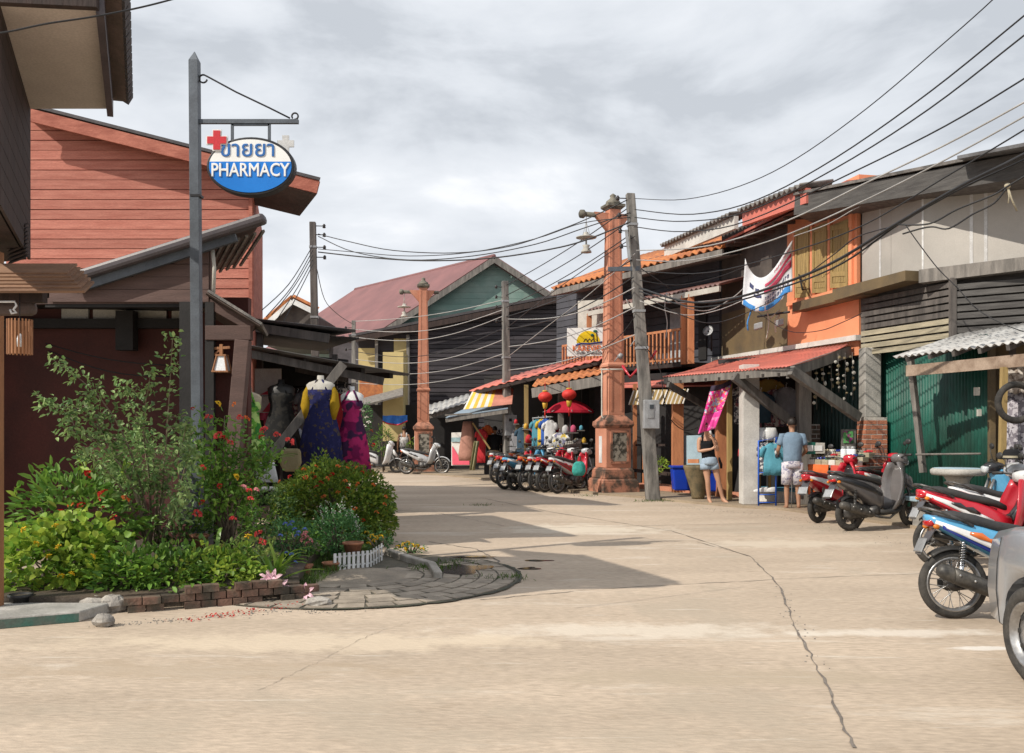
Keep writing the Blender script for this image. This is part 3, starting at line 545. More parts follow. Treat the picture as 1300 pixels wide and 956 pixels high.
b = MB(); q = [V((A.x - .3, 36.5, za + .05)), V((B_.x + .2, 36.5, zb + .05)), V((B_.x + .2, 41, zb + .2)), V((A.x - .3, 41, za + .2))]; b.slab(q, .1); b.build('roof', mm['roofblk'], dw)
b = MB(); b.beam(V((A.x - .3, 36.46, za - .1)), V((B_.x + .2, 36.46, zb - .1)), .06, .22); b.build('verge_board', mm['darkwood'], dw)
for x0, x1, y0, y1 in ((455, 477, 442, 510), (480, 496, 445, 500), (500, 517, 430, 505)): b = MB(); b.obox(P(x0, y1, 36.95), (P(x1, 0, 37).x - P(x0, 0, 37).x, 0, 0), (0, .04, 0), (0, 0, P(0, y0, 37).z - P(0, y1, 37).z)); b.build('shutter', mm['yellowwall' if x0 != 480 else 'inner'], dw)
for x in (478, 518): b = MB(); b.beam(P(x, 560, 36.8), P(x, 425, 36.8), .12, .12); b.build('corner_post', mm['greywood'], dw)
yh = thing('yellow_house', 'small yellow plastered wall at the far bend left of the dark boarded building', 'house', P(500, 560, 34.5))
b = MB(); b.obox(P(486, 560, 34.5), (P(512, 0, 34.5).x - P(486, 0, 34.5).x, 0, 0), (0, 1.5, 0), (0, 0, P(0, 482, 34.5).z)); b.build('wall', mm['yellowwall'], yh)
b = MB(); b.obox(P(456, 505, 34.6), (P(486, 0, 34.5).x - P(456, 0, 34.5).x, 0, 0), (0, 1, 0), (0, 0, .75)); b.build('orange_wall', mm['tileorange'], yh)
b = MB(); b.slab([P(462, 516, 32.5), P(512, 503, 32.5), P(512, 494, 34.5), P(462, 507, 34.5)], .06); b.build('awning', mm['greywood'], yh)
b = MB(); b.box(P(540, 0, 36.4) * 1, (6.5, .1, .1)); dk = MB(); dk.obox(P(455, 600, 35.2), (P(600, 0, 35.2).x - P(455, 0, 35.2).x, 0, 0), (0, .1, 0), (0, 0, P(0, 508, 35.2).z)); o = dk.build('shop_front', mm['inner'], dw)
bn = thing('blue_banner', 'blue cloth valance with red hem hung over the far shop entrance', 'banner', P(501, 540, 33))
g = [[P(486 + 31 * j / 12, 528 + 7.5 * i / 4 + (4.5 * math.sin(math.pi * j / 12) if i else 0) - .5 + .4 * math.sin(j), 33 + .06 * math.sin(j * 1.4)) for j in range(13)] for i in range(5)]
MB().sheet(g).build('cloth', mat('bluecloth', (.05, .22, .70), r=.8), bn, solid=.01)
g = [[g[4][j] + V((0, -.02, .03)) for j in range(13)], [g[4][j] + V((0, -.02, -.02)) for j in range(13)]]; MB().sheet(g).build('hem', mm['signred'], bn, solid=.006)
# small sheds between the far pillar and the striped awning
sh = thing('shed_roof', 'weathered grey lean-to roof right of the far lamp pillar', 'awning', P(600, 560, 31))
b = MB(); a = [P(545, 526, 32.0), P(606, 507, 32.0), P(606, 497, 34), P(545, 514, 34)]; b.corr(a[3], a[2], a[1], a[0], .2, .02, 2); b.build('tin_sheet', mm['tinlite'], sh, solid=.02)
b = MB(); b.beam(a[0] + V((0, .1, -.1)), a[1] + V((0, .1, -.1)), .06, .1); b.build('beam', mm['greywood'], sh)
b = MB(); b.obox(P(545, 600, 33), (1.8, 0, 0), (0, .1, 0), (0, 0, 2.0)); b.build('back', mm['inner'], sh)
# ------------------------------------------------------------------ souvenir shops with red awning (middle distance)
RS = thing('souvenir_shop', 'open fronted souvenir shop under a long faded red awning', 'shop', P(690, 590, 27))
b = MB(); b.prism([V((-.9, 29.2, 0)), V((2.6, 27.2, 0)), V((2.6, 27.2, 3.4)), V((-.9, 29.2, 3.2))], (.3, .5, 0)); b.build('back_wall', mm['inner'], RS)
a = [P(596, 497, 27), P(765, 456, 24.5), P(765, 446, 28), P(640, 480, 29.5)]; b = MB(); b.corr(a[3], a[2], a[1], a[0], .24, .02, 2); b.build('red_awning', mm['redtin'], RS, solid=.02)
b = MB(); b.beam(a[0] + V((0, .05, -.08)), a[1] + V((0, .05, -.08)), .05, .09); b.build('awning_edge', mm['darkwood'], RS)
a = [P(676, 491, 24.6), P(772, 473, 22.8), P(772, 458, 26), P(690, 472, 27)]; b = MB(); b.corr(a[3], a[2], a[1], a[0], .2, .025, 2); b.build('lower_roof', mm['tileorange'], RS, solid=.02)
b = MB(); b.beam(a[0] + V((0, .06, -.17)), a[1] + V((0, .06, -.17)), .06, .26); b.build('fascia', mm['greywood'], RS)
for x, m, wd in ((743, 'inner', .2), (712, 'greywood', .16), (724, 'darkwood', .14), (668, 'shutterwood', .12)): p = P(x, 0, 25.5); b = MB(); b.beam((p.x, 25.5, 0), (p.x, 25.5, 2.75), wd, wd); b.build('post', mm[m], RS)
va = thing('striped_valance', 'yellow and white striped drop awning with salmon panel beside the mid utility pole', 'awning', P(620, 515, 27))
tp = [P(600 + 52 * j / 26, 496 - 12 * j / 26 * .25, 27) for j in range(27)]; bt = [P(588 + 62 * j / 26, 520 - 7 * j / 26, 26.2 - .4 * j / 26) for j in range(27)]
for nm, rng, m in (('yellow_stripe', [(1, 3), (5, 7), (9, 11), (13, 15)], mat('vyel', (.75, .45, .06))), ('white_stripe', [(0, 1), (3, 5), (7, 9), (11, 13)], mm['whitewall']), ('salmon_panel', [(15, 26)], mat('vsal', (.55, .22, .16)))):
    for j0, j1 in rng: b = MB(); b.sheet([[tp[j] for j in range(j0, j1 + 1)], [bt[j] for j in range(j0, j1 + 1)]], False); b.build(nm, m, va, solid=.012)
b = MB(); a = [P(566, 531, 26.3), P(645, 519, 25.8), P(645, 512, 28), P(590, 520, 28.5)]; b.slab(a, .03); b.build('side_sheet', mat('vblu', (.30, .38, .46)), va)
b = MB(); b.beam(P(566, 534, 26.3), P(645, 522, 25.8), .06, .1); b.beam(P(565, 527, 26.2), P(640, 523, 26), .05, .05); b.build('front_rail', mm['greywood'], va)
# ------------------------------------------------------------------ restaurant with balcony
RA, RB = (5.3, 23.0), (1.49, 29.5); rd, rn = front(RA, RB)
kv = thing('balcony_restaurant', 'two storey dark boarded restaurant with balcony and orange tiled eave', 'restaurant', (3.5, 26, 0))
def RW(x, y, off=0.0):
    A_, B2 = V((*RA, 0)) + rn * off, V((*RB, 0)) + rn * off; return WP(x, y, (A_.x, A_.y), (B2.x, B2.y))
b = MB(); b.prism([V((*RA, 0)), V((*RB, 0)), V((*RB, 6.3)), V((*RA, 6.3))], -rn * 3); b.build('wall', mm['blueblack'], kv)
boards(kv, mm['blueblack'], RB, RA, 3.0, 6.2, .2, proud=.03, gap=.02, jit=.005, cut=2.4)
a = [RW(700, 366, 1.0), RW(918, 314, 1.0)]; a[1].z = a[0].z = (a[0].z + a[1].z) / 2
b = MB(); b.corr(a[0] - rn * 3 + V((0, 0, 1.2)), a[1] - rn * 3 + V((0, 0, 1.2)), a[1], a[0], .26, .04, 2); b.build('tile_roof', mm['tileorange'], kv, solid=.03)
b = MB(); b.beam(a[0] + V((0, 0, -.14)), a[1] + V((0, 0, -.14)), .06, .16); b.build('fascia', mm['greywood'], kv)
b = MB(); e_ = [a[0] - rn * .04 + V((0, 0, -.22)), a[1] - rn * .04 + V((0, 0, -.22)), a[1] - rn * 1.2 + V((0, 0, -.02)), a[0] - rn * 1.2 + V((0, 0, -.02))]; b.slab(e_, .02); b.build('eave_lining', mm['greywood'], kv)
a = [RW(745, 395, 1.3), RW(914, 360, 1.3)]; zz = (a[0].z + a[1].z) / 2; a[0].z = a[1].z = zz
b = MB(); b.corr(a[0] - rn * 1.25 + V((0, 0, .35)), a[1] - rn * 1.25 + V((0, 0, .35)), a[1], a[0], .16, .03, 2); b.build('balcony_roof', mm['browntin'], kv, solid=.01)
b = MB(); b.beam(a[0] + V((0, 0, -.1)), a[1] + V((0, 0, -.1)), .06, .13); b.build('balcony_beam', mm['offwhite'], kv)
b = MB(); b.obox(RW(735, 425, .9), V((.0, 0, 0)) + (RW(780, 425, .9) - RW(735, 425, .9)), rn * .04, V((0, 0, 1.0))); b.build('gable_panel', mm['offwhite'], kv)
f0, f1 = V((*RB, 3.05)) + rn * 1.3, V((*RA, 3.05)) + rn * 1.3; f0 = f0.lerp(f1, .3)
b = MB(); b.prism([f0, f1, f1 - rn * 1.3, f0 - rn * 1.3], (0, 0, .12)); b.build('balcony_floor', mm['darkwood'], kv)
ra = thing('balcony_railing', 'brown turned wooden balcony railing of the restaurant', 'railing', (4, 25, 3.2))
n_ = 34
for k in range(n_ + 1):
    p = f0.lerp(f1, k / n_) + V((0, 0, .12)); piece('baluster', mm['orangepost'], ra, p, (f1 - f0).normalized() * .05, rn * .04, V((0, 0, .78)))
b = MB(); b.beam(f0 + V((0, 0, .92)), f1 + V((0, 0, .92)), .08, .06); b.beam(f0 + V((0, 0, .2)), f1 + V((0, 0, .2)), .06, .05); b.build('rail', mm['orangepost'], ra)
for x in (748, 877, 868): p = RW(x, 430, 1.25); b = MB(); b.beam((p.x, p.y, 3.1), (p.x, p.y, zz - .1), .14, .14); b.build('balcony_post', mm['orangepost'], kv)
for x0, x1, m in ((852, 868, 'curtain'), (888, 898, 'inner')):
    p, q = RW(x0, 432, .05), RW(x1, 432, .05); b = MB(); b.prism([V((p.x, p.y, 3.3)), V((q.x, q.y, 3.3)), V((q.x, q.y, 4.75)), V((p.x, p.y, 4.75))], rn * .04); b.build('window', mm[m], kv)
# lower tin roof, blind and ground floor of the restaurant
a = [RW(775, 485, 1.6), RW(915, 462, 2.2)]; zz2 = 2.62; a[0].z = a[1].z = zz2
b = MB(); b.corr(a[0] - rn * 1.5 + V((0, 0, .45)), a[1] - rn * 2.1 + V((0, 0, .45)), a[1], a[0], .15, .025, 2); b.build('porch_roof', mm['browntin'], kv, solid=.012)
p0, p1 = V((3.15, 22.3, 0)), V((4.62, 20.6, 0))
b = MB(); b.prism([V((2.6, 23.1, 2.55)), V((4.75, 20.6, 2.48)), V((5.2, 21.5, 2.85)), V((3.3, 24, 2.85))], (0, 0, .03)); b.build('red_porch_sheet', mm['redtin'], kv)
bl = [(P(798 + 70 * j / 40, 0, 21.4 - 1.0 * j / 40)) for j in range(41)]
tb = thing('bamboo_blind', 'rolled strip of pale bamboo blind hanging over the restaurant front', 'blind', (3.3, 21, 2.4))
for j in range(40):
    if j % 13 == 12: continue
    piece('slat', mm['shutterwood' if j % 3 else 'whitewall'], tb, V((bl[j].x, bl[j].y, 2.08)), (bl[j + 1] - bl[j]) * .9, V((-.005, -.02, 0)), V((0, 0, .38)))
for x, d in ((860, 20.9), (916, 19.6), (806, 22), (790, 22.6), (818, 22.8)): p = P(x, 0, d); b = MB(); wd = .24 if x in (860, 916) else .09; b.beam((p.x, d, .05), (p.x, d, 2.6), wd, wd); b.build('porch_post', mm['orangepost'], kv)
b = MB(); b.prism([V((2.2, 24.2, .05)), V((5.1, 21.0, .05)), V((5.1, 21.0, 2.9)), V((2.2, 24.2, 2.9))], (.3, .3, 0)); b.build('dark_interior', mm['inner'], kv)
b = MB(); b.obox(P(868, 600, 20.9), P(921, 600, 19.9) - P(868, 600, 20.9), V((.05, .06, 0)), V((0, 0, .85))); b.build('counter', mm['lightblue'], kv)
for x in (880, 903): b = MB(); b.obox(P(x - 7, 588, 20.55 - (x - 880) * .01), P(x + 7, 588, 20.3 - (x - 880) * .01) - P(x - 7, 588, 20.55 - (x - 880) * .01), V((.02, .03, 0)), V((0, 0, .09))); b.build('counter_opening', mm['orangepost'], kv)
b = MB(); b.prism([V((2.9, 22.4, .05)), V((4.85, 19.3, .05)), V((5.3, 20, .05)), V((3.4, 23, .05))], (0, 0, .1)); b.build('porch_floor', mm['terra'], kv)
b = MB(); a_ = [P(795, 596, 22), P(852, 602, 21)]; b.beam(a_[0], a_[1], .06, .08); b.beam(a_[0] + V((0, 0, -.5)), a_[1] + V((0, 0, -.5)), .06, .08); b.beam(P(795, 565, 22.1), P(845, 565, 21.6), .05, .05); b.build('low_rail', mm['darkwood'], kv)
# restaurant sign
ks = thing('restaurant_sign', 'white restaurant signboard with yellow sun and huts on the balcony', 'sign', P(748, 456, 24))
def KS(x, y, o=0.0): return P(x, y - 3.5, 24.0) + V((-.25, -.97, 0)) * o
b = MB(); b.prism([KS(720, 456), KS(775, 455), KS(775, 419), KS(720, 420)], (0, .06, 0)); b.build('board', mm['signwhite'], ks)
b = MB(); cc = [KS(747 + 15 * math.cos(a), 439 - 15.5 * math.sin(a), .012) for a in [math.pi * k / 20 for k in range(21)]]; b.prism(cc, (0, .008, 0)); b.build('sun_emblem', mat('emy', (.80, .55, .01), bump=0), ks)
b = MB()
for k in range(3): b.beam(KS(741 + 4.5 * k, 437.5, .016), KS(744 + 4.5 * k, 433.5, .016), .004, .02); b.beam(KS(744 + 4.5 * k, 433.5, .017), KS(747 + 4.5 * k, 437.5, .017), .004, .02)
b.beam(KS(754, 438, .02), KS(754, 429, .02), .004, .02); b.beam(KS(758.5, 437, .02), KS(757.5, 426, .02), .004, .025); b.build('hut_emblem', mm['darkwood'], ks)
b = MB(); b.tube([KS(731, 442, .02), KS(738, 439.5, .02), KS(748, 440, .02), KS(756, 439, .02), KS(766, 437.5, .02)], .02, 4); b.build('wave_emblem', mm['p_navy'], ks)
b = MB(); b.sphere(KS(752, 429, .02), (.045, .006, .04), 8, 5); b.sphere(KS(756, 424, .02), (.06, .006, .035), 8, 5); b.build('tree_emblem', mm['greenshut'], ks)
def text(name, s, m, parent, loc, size, rx=math.pi / 2, rz=0, ext=.003, align='CENTER', sx=1.0, bold=0):
    cu = bpy.data.curves.new(name, 'FONT'); cu.body = s; cu.size = size; cu.extrude = ext; cu.align_x = align; cu.align_y = 'CENTER'; cu.bevel_depth = bold; cu.bevel_resolution = 0; cu.resolution_u = 3; cu.materials.append(m)
    tmp = bpy.data.objects.new(name, cu); COL.objects.link(tmp); bpy.context.view_layer.update(); me = bpy.data.meshes.new_from_object(tmp.evaluated_get(bpy.context.evaluated_depsgraph_get())); bpy.data.objects.remove(tmp); o = bpy.data.objects.new(name, me); COL.objects.link(o); M = Matrix.Translation(loc) @ Matrix.Rotation(rz, 4, 'Z') @ Matrix.Rotation(rx, 4, 'X') @ Matrix.Diagonal((sx, 1, 1, 1))
    if parent is not None: o.parent = parent; M = world(parent).inverted() @ M
    o.matrix_basis = M; return o
text('lettering', 'KAREVIEW', mm['p_orange'], ks, KS(749, 446, .02), .21, sx=.92, bold=.003); text('lettering', 'Coffee & Restaurant', mm['p_dkgrey'], ks, KS(750, 451.5, .02), .09, sx=1.0, bold=.002)
# ------------------------------------------------------------------ orange house
OA, OB = (6.53, 17.05), (5.3, 22.9); od, on = front(OA, OB)
oh = thing('orange_house', 'orange rendered house with wooden shutters above a red tin porch', 'house', (6, 20, 0))
def OW(x, y, o=0.0):
    A_, B2 = V((*OA, 0)) + on * o, V((*OB, 0)) + on * o; return WP(x, y, (A_.x, A_.y), (B2.x, B2.y))
OM = WX(1000, OA, OB)
b = MB(); b.prism([V((*OA, 2.9)), V((OM.x, OM.y, 2.9)), V((OM.x, OM.y, 6.3)), V((*OA, 6.3))], -on * 3); b.build('orange_wall', mm['orange'], oh)
b = MB(); b.prism([V((OM.x, OM.y, 2.9)), V((*OB, 2.9)), V((*OB, 4.4)), V((OM.x, OM.y, 4.4))], -on * 2.4); b.build('ply_wall', mm['brownply'], oh)
b = MB(); b.prism([V((OM.x, OM.y, 4.4)), V((*OB, 4.4)), V((*OB, 6.4)), V((OM.x, OM.y, 6.4))], -on * 2.5); b.build('upper_wall', mm['plygrey'], oh)
sill = 4.24
for x0, x1, bot, m in ((1003, 1092, 4.15, 'orange'),):
    p, q = OW(x0, 400), OW(x1, 400); b = MB(); b.prism([V((p.x, p.y, bot)), V((q.x, q.y, bot)), V((q.x, q.y, 5.75)), V((p.x, p.y, 5.75))], on * .07); b.build('window_surround', mm[m], oh)
def shutter(x0, x1, z0, z1, o):
    p, q = OW(x0, 400, o), OW(x1, 400, o); sw = MB(); sw.prism([V((p.x, p.y, z0)), V((q.x, q.y, z0)), V((q.x, q.y, z1)), V((p.x, p.y, z1))], on * .03); s_ = sw.build('shutter', mm['shutterwood'], oh)
    dr = q - p; n_ = 5
    for k in range(n_): piece('plank', mm['shutterwood'], s_, V((p.x, p.y, z0 + .1)) + dr * (.12 + .76 * k / n_) + on * .03, dr * .76 / n_ * .9, on * .01, V((0, 0, z1 - z0 - .2)))
    b = MB()
    for f in (0, .89): b.obox(V((p.x, p.y, z0)) + dr * f + on * .031, dr * .11, on * .022, V((0, 0, z1 - z0)))
    for z in (z0, z1 - .1, z0 + .22): b.obox(V((p.x, p.y, z)) + dr * .11 + on * .031, dr * .78, on * .02, V((0, 0, .09)))
    b.build('frame', mm['shutterwood'], s_)
shutter(1012, 1029, 4.27, 5.68, .08); shutter(1034, 1052, 4.27, 5.6, .08); shutter(1057, 1079, 4.27, 5.5, .08)
for x0, x1, z1 in ((1031, 1033.5, 5.7), (1053, 1056, 5.7), (1008, 1011, 5.7), (1080, 1084, 5.7)): p = OW(x0, 400, .07); q = OW(x1, 400, .07); b = MB(); b.prism([V((p.x, p.y, 4.2)), V((q.x, q.y, 4.2)), V((q.x, q.y, z1)), V((p.x, p.y, z1))], on * .05); b.build('mullion', mm['orange'], oh)
p = OW(1094, 400, .12); q = OW(1001, 400, .12); b = MB(); b.beam(V((p.x, p.y, 4.17)), V((q.x, q.y, 4.17)), .1, .08); b.build('sill', mm['orange'], oh)
b = MB(); p, q = OW(1096, 400, .25), OW(1006, 400, .3); b.prism([V((p.x, p.y, 3.95)), V((q.x, q.y, 3.95)), V((q.x, q.y, 4.13)), V((p.x, p.y, 4.13))], -on * .3); b.build('ledge', mm['brownply'], oh)
fr = [OW(1014, 349, .1), OW(1014, 349, .5), OW(1021, 369, .5), OW(1027, 369, .1)]
b = MB(); b.tube([OW(1014, 346, .06), OW(1019, 368, .45), OW(1029, 366, .06)], .02, 5); b.tube([OW(1015, 350, .1), OW(1029, 349, .1)], .02, 5); b.tube([OW(1029, 347, .1), OW(1029, 372, .1)], .03, 5); tag(b.build('iron_bracket', mm['iron']), 'black iron bracket frame fixed below the first shutter of the orange house', 'bracket')
# eave of the orange house
e0, e1 = OW(882, 322, .5), OW(1075, 258, .5); e0.z, e1.z = 5.95, 6.0
b = MB(); b.slab([e0, e1, e1 - on * .7 + V((0, 0, .10)), e0 - on * 1.2 + V((0, 0, .2))], .05); b.build('eave', mm['redtin'], oh)
b = MB(); b.slab([e0 + V((0, 0, -.07)), e1 + V((0, 0, -.07)), e1 - on * 1.2 + V((0, 0, .1)), e0 - on * 1.2 + V((0, 0, .1))], .02); b.build('eave_lining', mm['browntin'], oh)
for k in range(16): p = e0.lerp(e1, k / 15) + V((0, 0, -.1)); b = MB(); b.beam(p, p - on * 1.1 + V((0, 0, .1)), .06, .07); b.build('rafter', mm['soffitdk'], oh)
for (x0, y0, x1, y1, o_, m1) in ((838, 312, 926, 272, .9, 'tilegrey'), (936, 268, 1016, 236, 1.0, 'tilegrey')):
    p, q = OW(x0, y0, o_), OW(x1, y1, o_); b = MB(); b.corr(p - on * .7 + V((0, 0, .12)), q - on * .7 + V((0, 0, .12)), q, p, .2, .04, 2); b.build('tile_roof', mm[m1], oh, solid=.035)
    b = MB(); b.prism([p + V((0, 0, -.32)) - on * .12, q + V((0, 0, -.32)) - on * .12, q + V((0, 0, -.03)) - on * .12, p + V((0, 0, -.03)) - on * .12], -on * .1); b.build('parapet', mm['whitewall' if x0 < 900 else 'redtin'], oh)
# porch roof
FL, FR, BR, BL = V((3.22, 19.4, 2.62)), V((4.87, 16.0, 2.60)), V((6.42, 17.15, 3.12)), V((5.15, 22.6, 3.24))
pr = thing('porch_roof', 'sagging red corrugated tin porch roof of the orange house', 'porch roof', (5, 18.5, 2.6))
b = MB(); b.corr(BL, BR, FR, FL, .12, .012, 6, sag=.05); b.build('tin_sheet', mm['redtin'], pr, solid=.006)
b = MB(); b.beam(FL + V((.05, 0, -.08)), FR + V((.05, 0, -.08)), .06, .14); b.beam(FR + V((0, .05, -.1)), BR + V((0, .05, -.14)), .06, .2); b.build('edge_beam', mm['greywood'], pr)
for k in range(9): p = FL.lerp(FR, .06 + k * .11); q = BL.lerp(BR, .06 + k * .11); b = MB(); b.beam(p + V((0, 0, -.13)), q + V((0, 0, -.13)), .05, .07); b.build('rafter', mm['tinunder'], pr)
p, q = OW(905, 455, .06), OW(1090, 427, .06); b = MB(); b.beam(V((p.x, p.y, 3.28)), V((q.x, q.y, 3.22)), .12, .1); b.build('flashing', mm['whitewall'], pr)
for a_, c_, wd in ((P(932, 478, 17.2), P(1016, 545, 17.6), .16), (P(1004, 470, 15.95), P(1090, 530, 16.6), .17), (P(848, 488, 19.0), P(899, 518, 19.6), .12)): b = MB(); b.beam(a_, c_, wd * .7, wd); b.build('diagonal_brace', mm['grimewood' if wd != .17 else 'greywood'], pr)
for x, d, w_, z1, m in ((951, 17.6, .32, 2.75, 'whitewall'), (926, 18.6, .1, 2.7, 'shutterwood'), (1020, 17.5, .24, 2.85, 'greywood')): p = P(x, 0, d); b = MB(); b.beam((p.x, d, .05), (p.x, d, z1), w_, w_); b.build('post', mm[m], pr, bevel=.01)
def brickpier(name, label, c, wd, dp, h, rz=0, m='brick'):
    t = thing(name, label, 'pier', (c[0], c[1], 0)); b = MB(); b.box((c[0], c[1], h / 2), (wd - .014, dp - .014, h - .002), rz); b.build('mortar_core', mm['mortar'], t)
    X, Y = V((math.cos(rz), math.sin(rz), 0)), V((-math.sin(rz), math.cos(rz), 0)); C_ = V((c[0], c[1], 0)); bh = .088; r_ = 0; z = 0
    while z < h - bh * .6:
        for sx, ln, dv, off in ((X, wd, Y, -dp / 2), (Y, dp, X, -wd / 2), (Y, dp, X, wd / 2 - .03)):
            s = -ln / 2; cut = [.21, .21, .21] if r_ % 2 == 0 else [.10, .21, .21]
            for cl in cut:
                cl = min(cl, ln / 2 - s)
                if cl < .03: break
                piece('brick', mm[m], t, C_ + sx * (s + .006) + dv * (off + random.uniform(-.003, .003)) + V((0, 0, z + .008)), sx * (cl - .014), dv * .03, V((0, 0, bh - .018))); s += cl
        z += bh; r_ += 1
    return t
pc_ = P(1107, 0, 16.7); brickpier('brick_pier', 'red brick pier with grey concrete post on top beside the green shutter', (pc_.x, 16.7), .40, .42, 1.72, .0)
b = MB(); b.beam((pc_.x - .02, 16.75, 1.72), (pc_.x - .02, 16.75, 3.0), .31, .3); tag(b.build('concrete_post', mm['conc'], bevel=.015), 'grey concrete post standing on the red brick pier', 'post')
pc2 = P(1022, 0, 18.0); brickpier('brick_pier', 'shaded brick pier behind the man in the blue shirt', (pc2.x + .05, 18.0), .38, .38, 1.6, .0, 'oldbrick')
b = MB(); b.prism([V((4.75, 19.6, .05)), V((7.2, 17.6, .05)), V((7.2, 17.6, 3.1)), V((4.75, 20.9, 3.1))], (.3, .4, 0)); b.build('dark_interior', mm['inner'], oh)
b = MB(); p, q = P(1032, 0, 18.3), P(1098, 0, 17.1); b.corr(V((p.x, p.y, 2.9)), V((q.x, q.y, 2.9)), V((q.x, q.y, .05)), V((p.x, p.y, .05)), .09, .015, 1, per=4); b.build('dark_shutter', mm['dkshut'], oh, solid=.004)
pf = thing('shop_platform', 'white raised shop floor with blue edge below the clothes rack', 'platform', (4.9, 17.6, 0))
b = MB(); b.prism([V((4.72, 18.45, 0)), V((5.75, 17.75, 0)), V((6.1, 18.3, 0)), V((5.1, 19.2, 0))], (0, 0, .27)); b.build('plinth', mm['whitewall'], pf, bevel=.01); b = MB(); b.prism([V((4.70, 18.43, .262)), V((5.75, 17.72, .262)), V((6.1, 18.3, .262)), V((5.1, 19.25, .262))], (0, 0, .04)); b.build('blue_edge', mm['bluetrim'], pf)
b = MB(); b.obox(P(949, 578, 17.5), (.38, -.05, 0), (0, .2, 0), (0, 0, .05)); b.build('ledge', mm['greywood'], pf)
# ------------------------------------------------------------------ grey panelled house at the right
gw = thing('grey_house', 'weathered house with grey panel upper wall and slatted middle storey', 'house', (7.5, 15, 0))
GA, GB, GC = V((6.56, 16.98, 0)), V((6.95, 15.3, 0)), V((9.0, 13.2, 0))
def rows(A, B, z0, z1, n, name, m, th=.04):
    d, n_ = front(A, B); L_ = (B - A).length
    for k in range(n): piece(name, m, gw, V((A.x, A.y, z0)) + d * (L_ * k / n + .004), d * (L_ / n - .008), -n_ * th, V((0, 0, z1 - z0)))
rows(GA, GB, 4.17, 5.9, 2, 'panel', mm['panelgrey']); rows(GB, GC, 4.17, 5.75, 3, 'panel', mm['panelgrey'])
for A_, B2, fs in ((GA, GB, (.32,)), (GB, GC, (.0, .26, .335, .667))):
    d, n_ = front(A_, B2)
    for f in fs: p = A_.lerp(B2, f); b = MB(); b.obox(V((p.x, p.y, 4.2)) - d * .025 + n_ * .002, d * (.05 if f else .03), n_ * .006, V((0, 0, 1.5))); b.build('putty_strip', mm['putty'], gw)
b = MB(); b.prism([V((6.5, 17.3, 3.0)), GA + V((0, .12, 3)), GB + V((.08, .1, 3)), GC + V((.1, .1, 3)), V((12, 13.5, 3)), V((12, 18, 3))], (0, 0, 2.75)); b.build('core', mm['greydark'], gw)
b = MB(); d, n_ = front(GA, GB); b.prism([V((*GA[:2], 3.95)) + n_ * .35 + V((-.1, .4, 0)), V((*GB[:2], 4.0)) + n_ * .35, V((*GB[:2], 4.17)) + n_ * .35, V((*GA[:2], 4.17)) + n_ * .35 + V((-.1, .4, 0))], -n_ * .36); b.build('ledge_beam', mm['brownply'], gw)
d2, n2_ = front(GB, GC); b = MB(); b.prism([V((*GB[:2], 3.95)) + n2_ * .2, V((*GC[:2], 3.98)) + n2_ * .2, V((*GC[:2], 4.17)) + n2_ * .2, V((*GB[:2], 4.17)) + n2_ * .2], -n2_ * .22); b.build('ledge_beam', mm['greywood'], gw)
SA, SB, SCc = V((6.55, 16.9, 0)), V((7.22, 14.85, 0)), V((8.9, 13.6, 0))
def slats(A, B, z0, z1, h, gap, m, th=.03):
    d, n_ = front(A, B); z = z0; i = 0
    while z < z1 - h * .5: piece('slat', m(i) if callable(m) else m, gw, V((A.x, A.y, z)) + n_ * (.02 + random.uniform(-.004, .004)), d * (B - A).length, n_ * th, V((0, 0, h - gap)) - n_ * .012); z += h; i += 1
slats(SA, SB, 2.88, 3.95, .118, .032, lambda i: mm['slatlite' if i < 4 else 'grimewood']); slats(SB, SCc, 2.95, 3.95, .118, .03, lambda i: mm['greydark'])
b = MB(); b.beam(V((SB.x - .02, SB.y - .05, 2.85)), V((SB.x - .02, SB.y - .05, 3.97)), .09, .09); b.build('corner_post', mm['grimewood'], gw)
# wide dark fascia and roof
r0, r1 = P(1010, 258, 17.6), P(1330, 196, 12.9)
b = MB(); b.beam(r0 + V((0, 0, -.05)), r1 + V((0, 0, -.1)), .06, .36); b.build('fascia', mm['greydark'], gw)
b = MB(); b.slab([r0 + V((-.06, -.06, .14)), r1 + V((-.06, -.06, .12)), r1 + V((3, 4, .9)), r0 + V((3, 4, .9))], .05); b.build('roof', mm['tilegrey'], gw)
p, q = P(1215, 202, 13.9), P(1330, 180, 12.2); b = MB(); b.slab([p, q, q + V((3, 3, .6)), p + V((3, 3, .6))], .05); b.build('upper_roof', mm['tin'], gw)
b = MB(); b.slab([r0 + V((0, .05, -.22)), r1 + V((0, .05, -.26)), r1 + V((.7, .9, -.2)), r0 + V((.7, .9, -.2))], .03); b.build('eave_lining', mm['grimewood'], gw)
b = MB(); b.beam(V((6.85, 15.4, 5.72)), V((8.6, 13.55, 5.68)), .06, .2); b.build('wall_plate', mm['greywood'], gw)
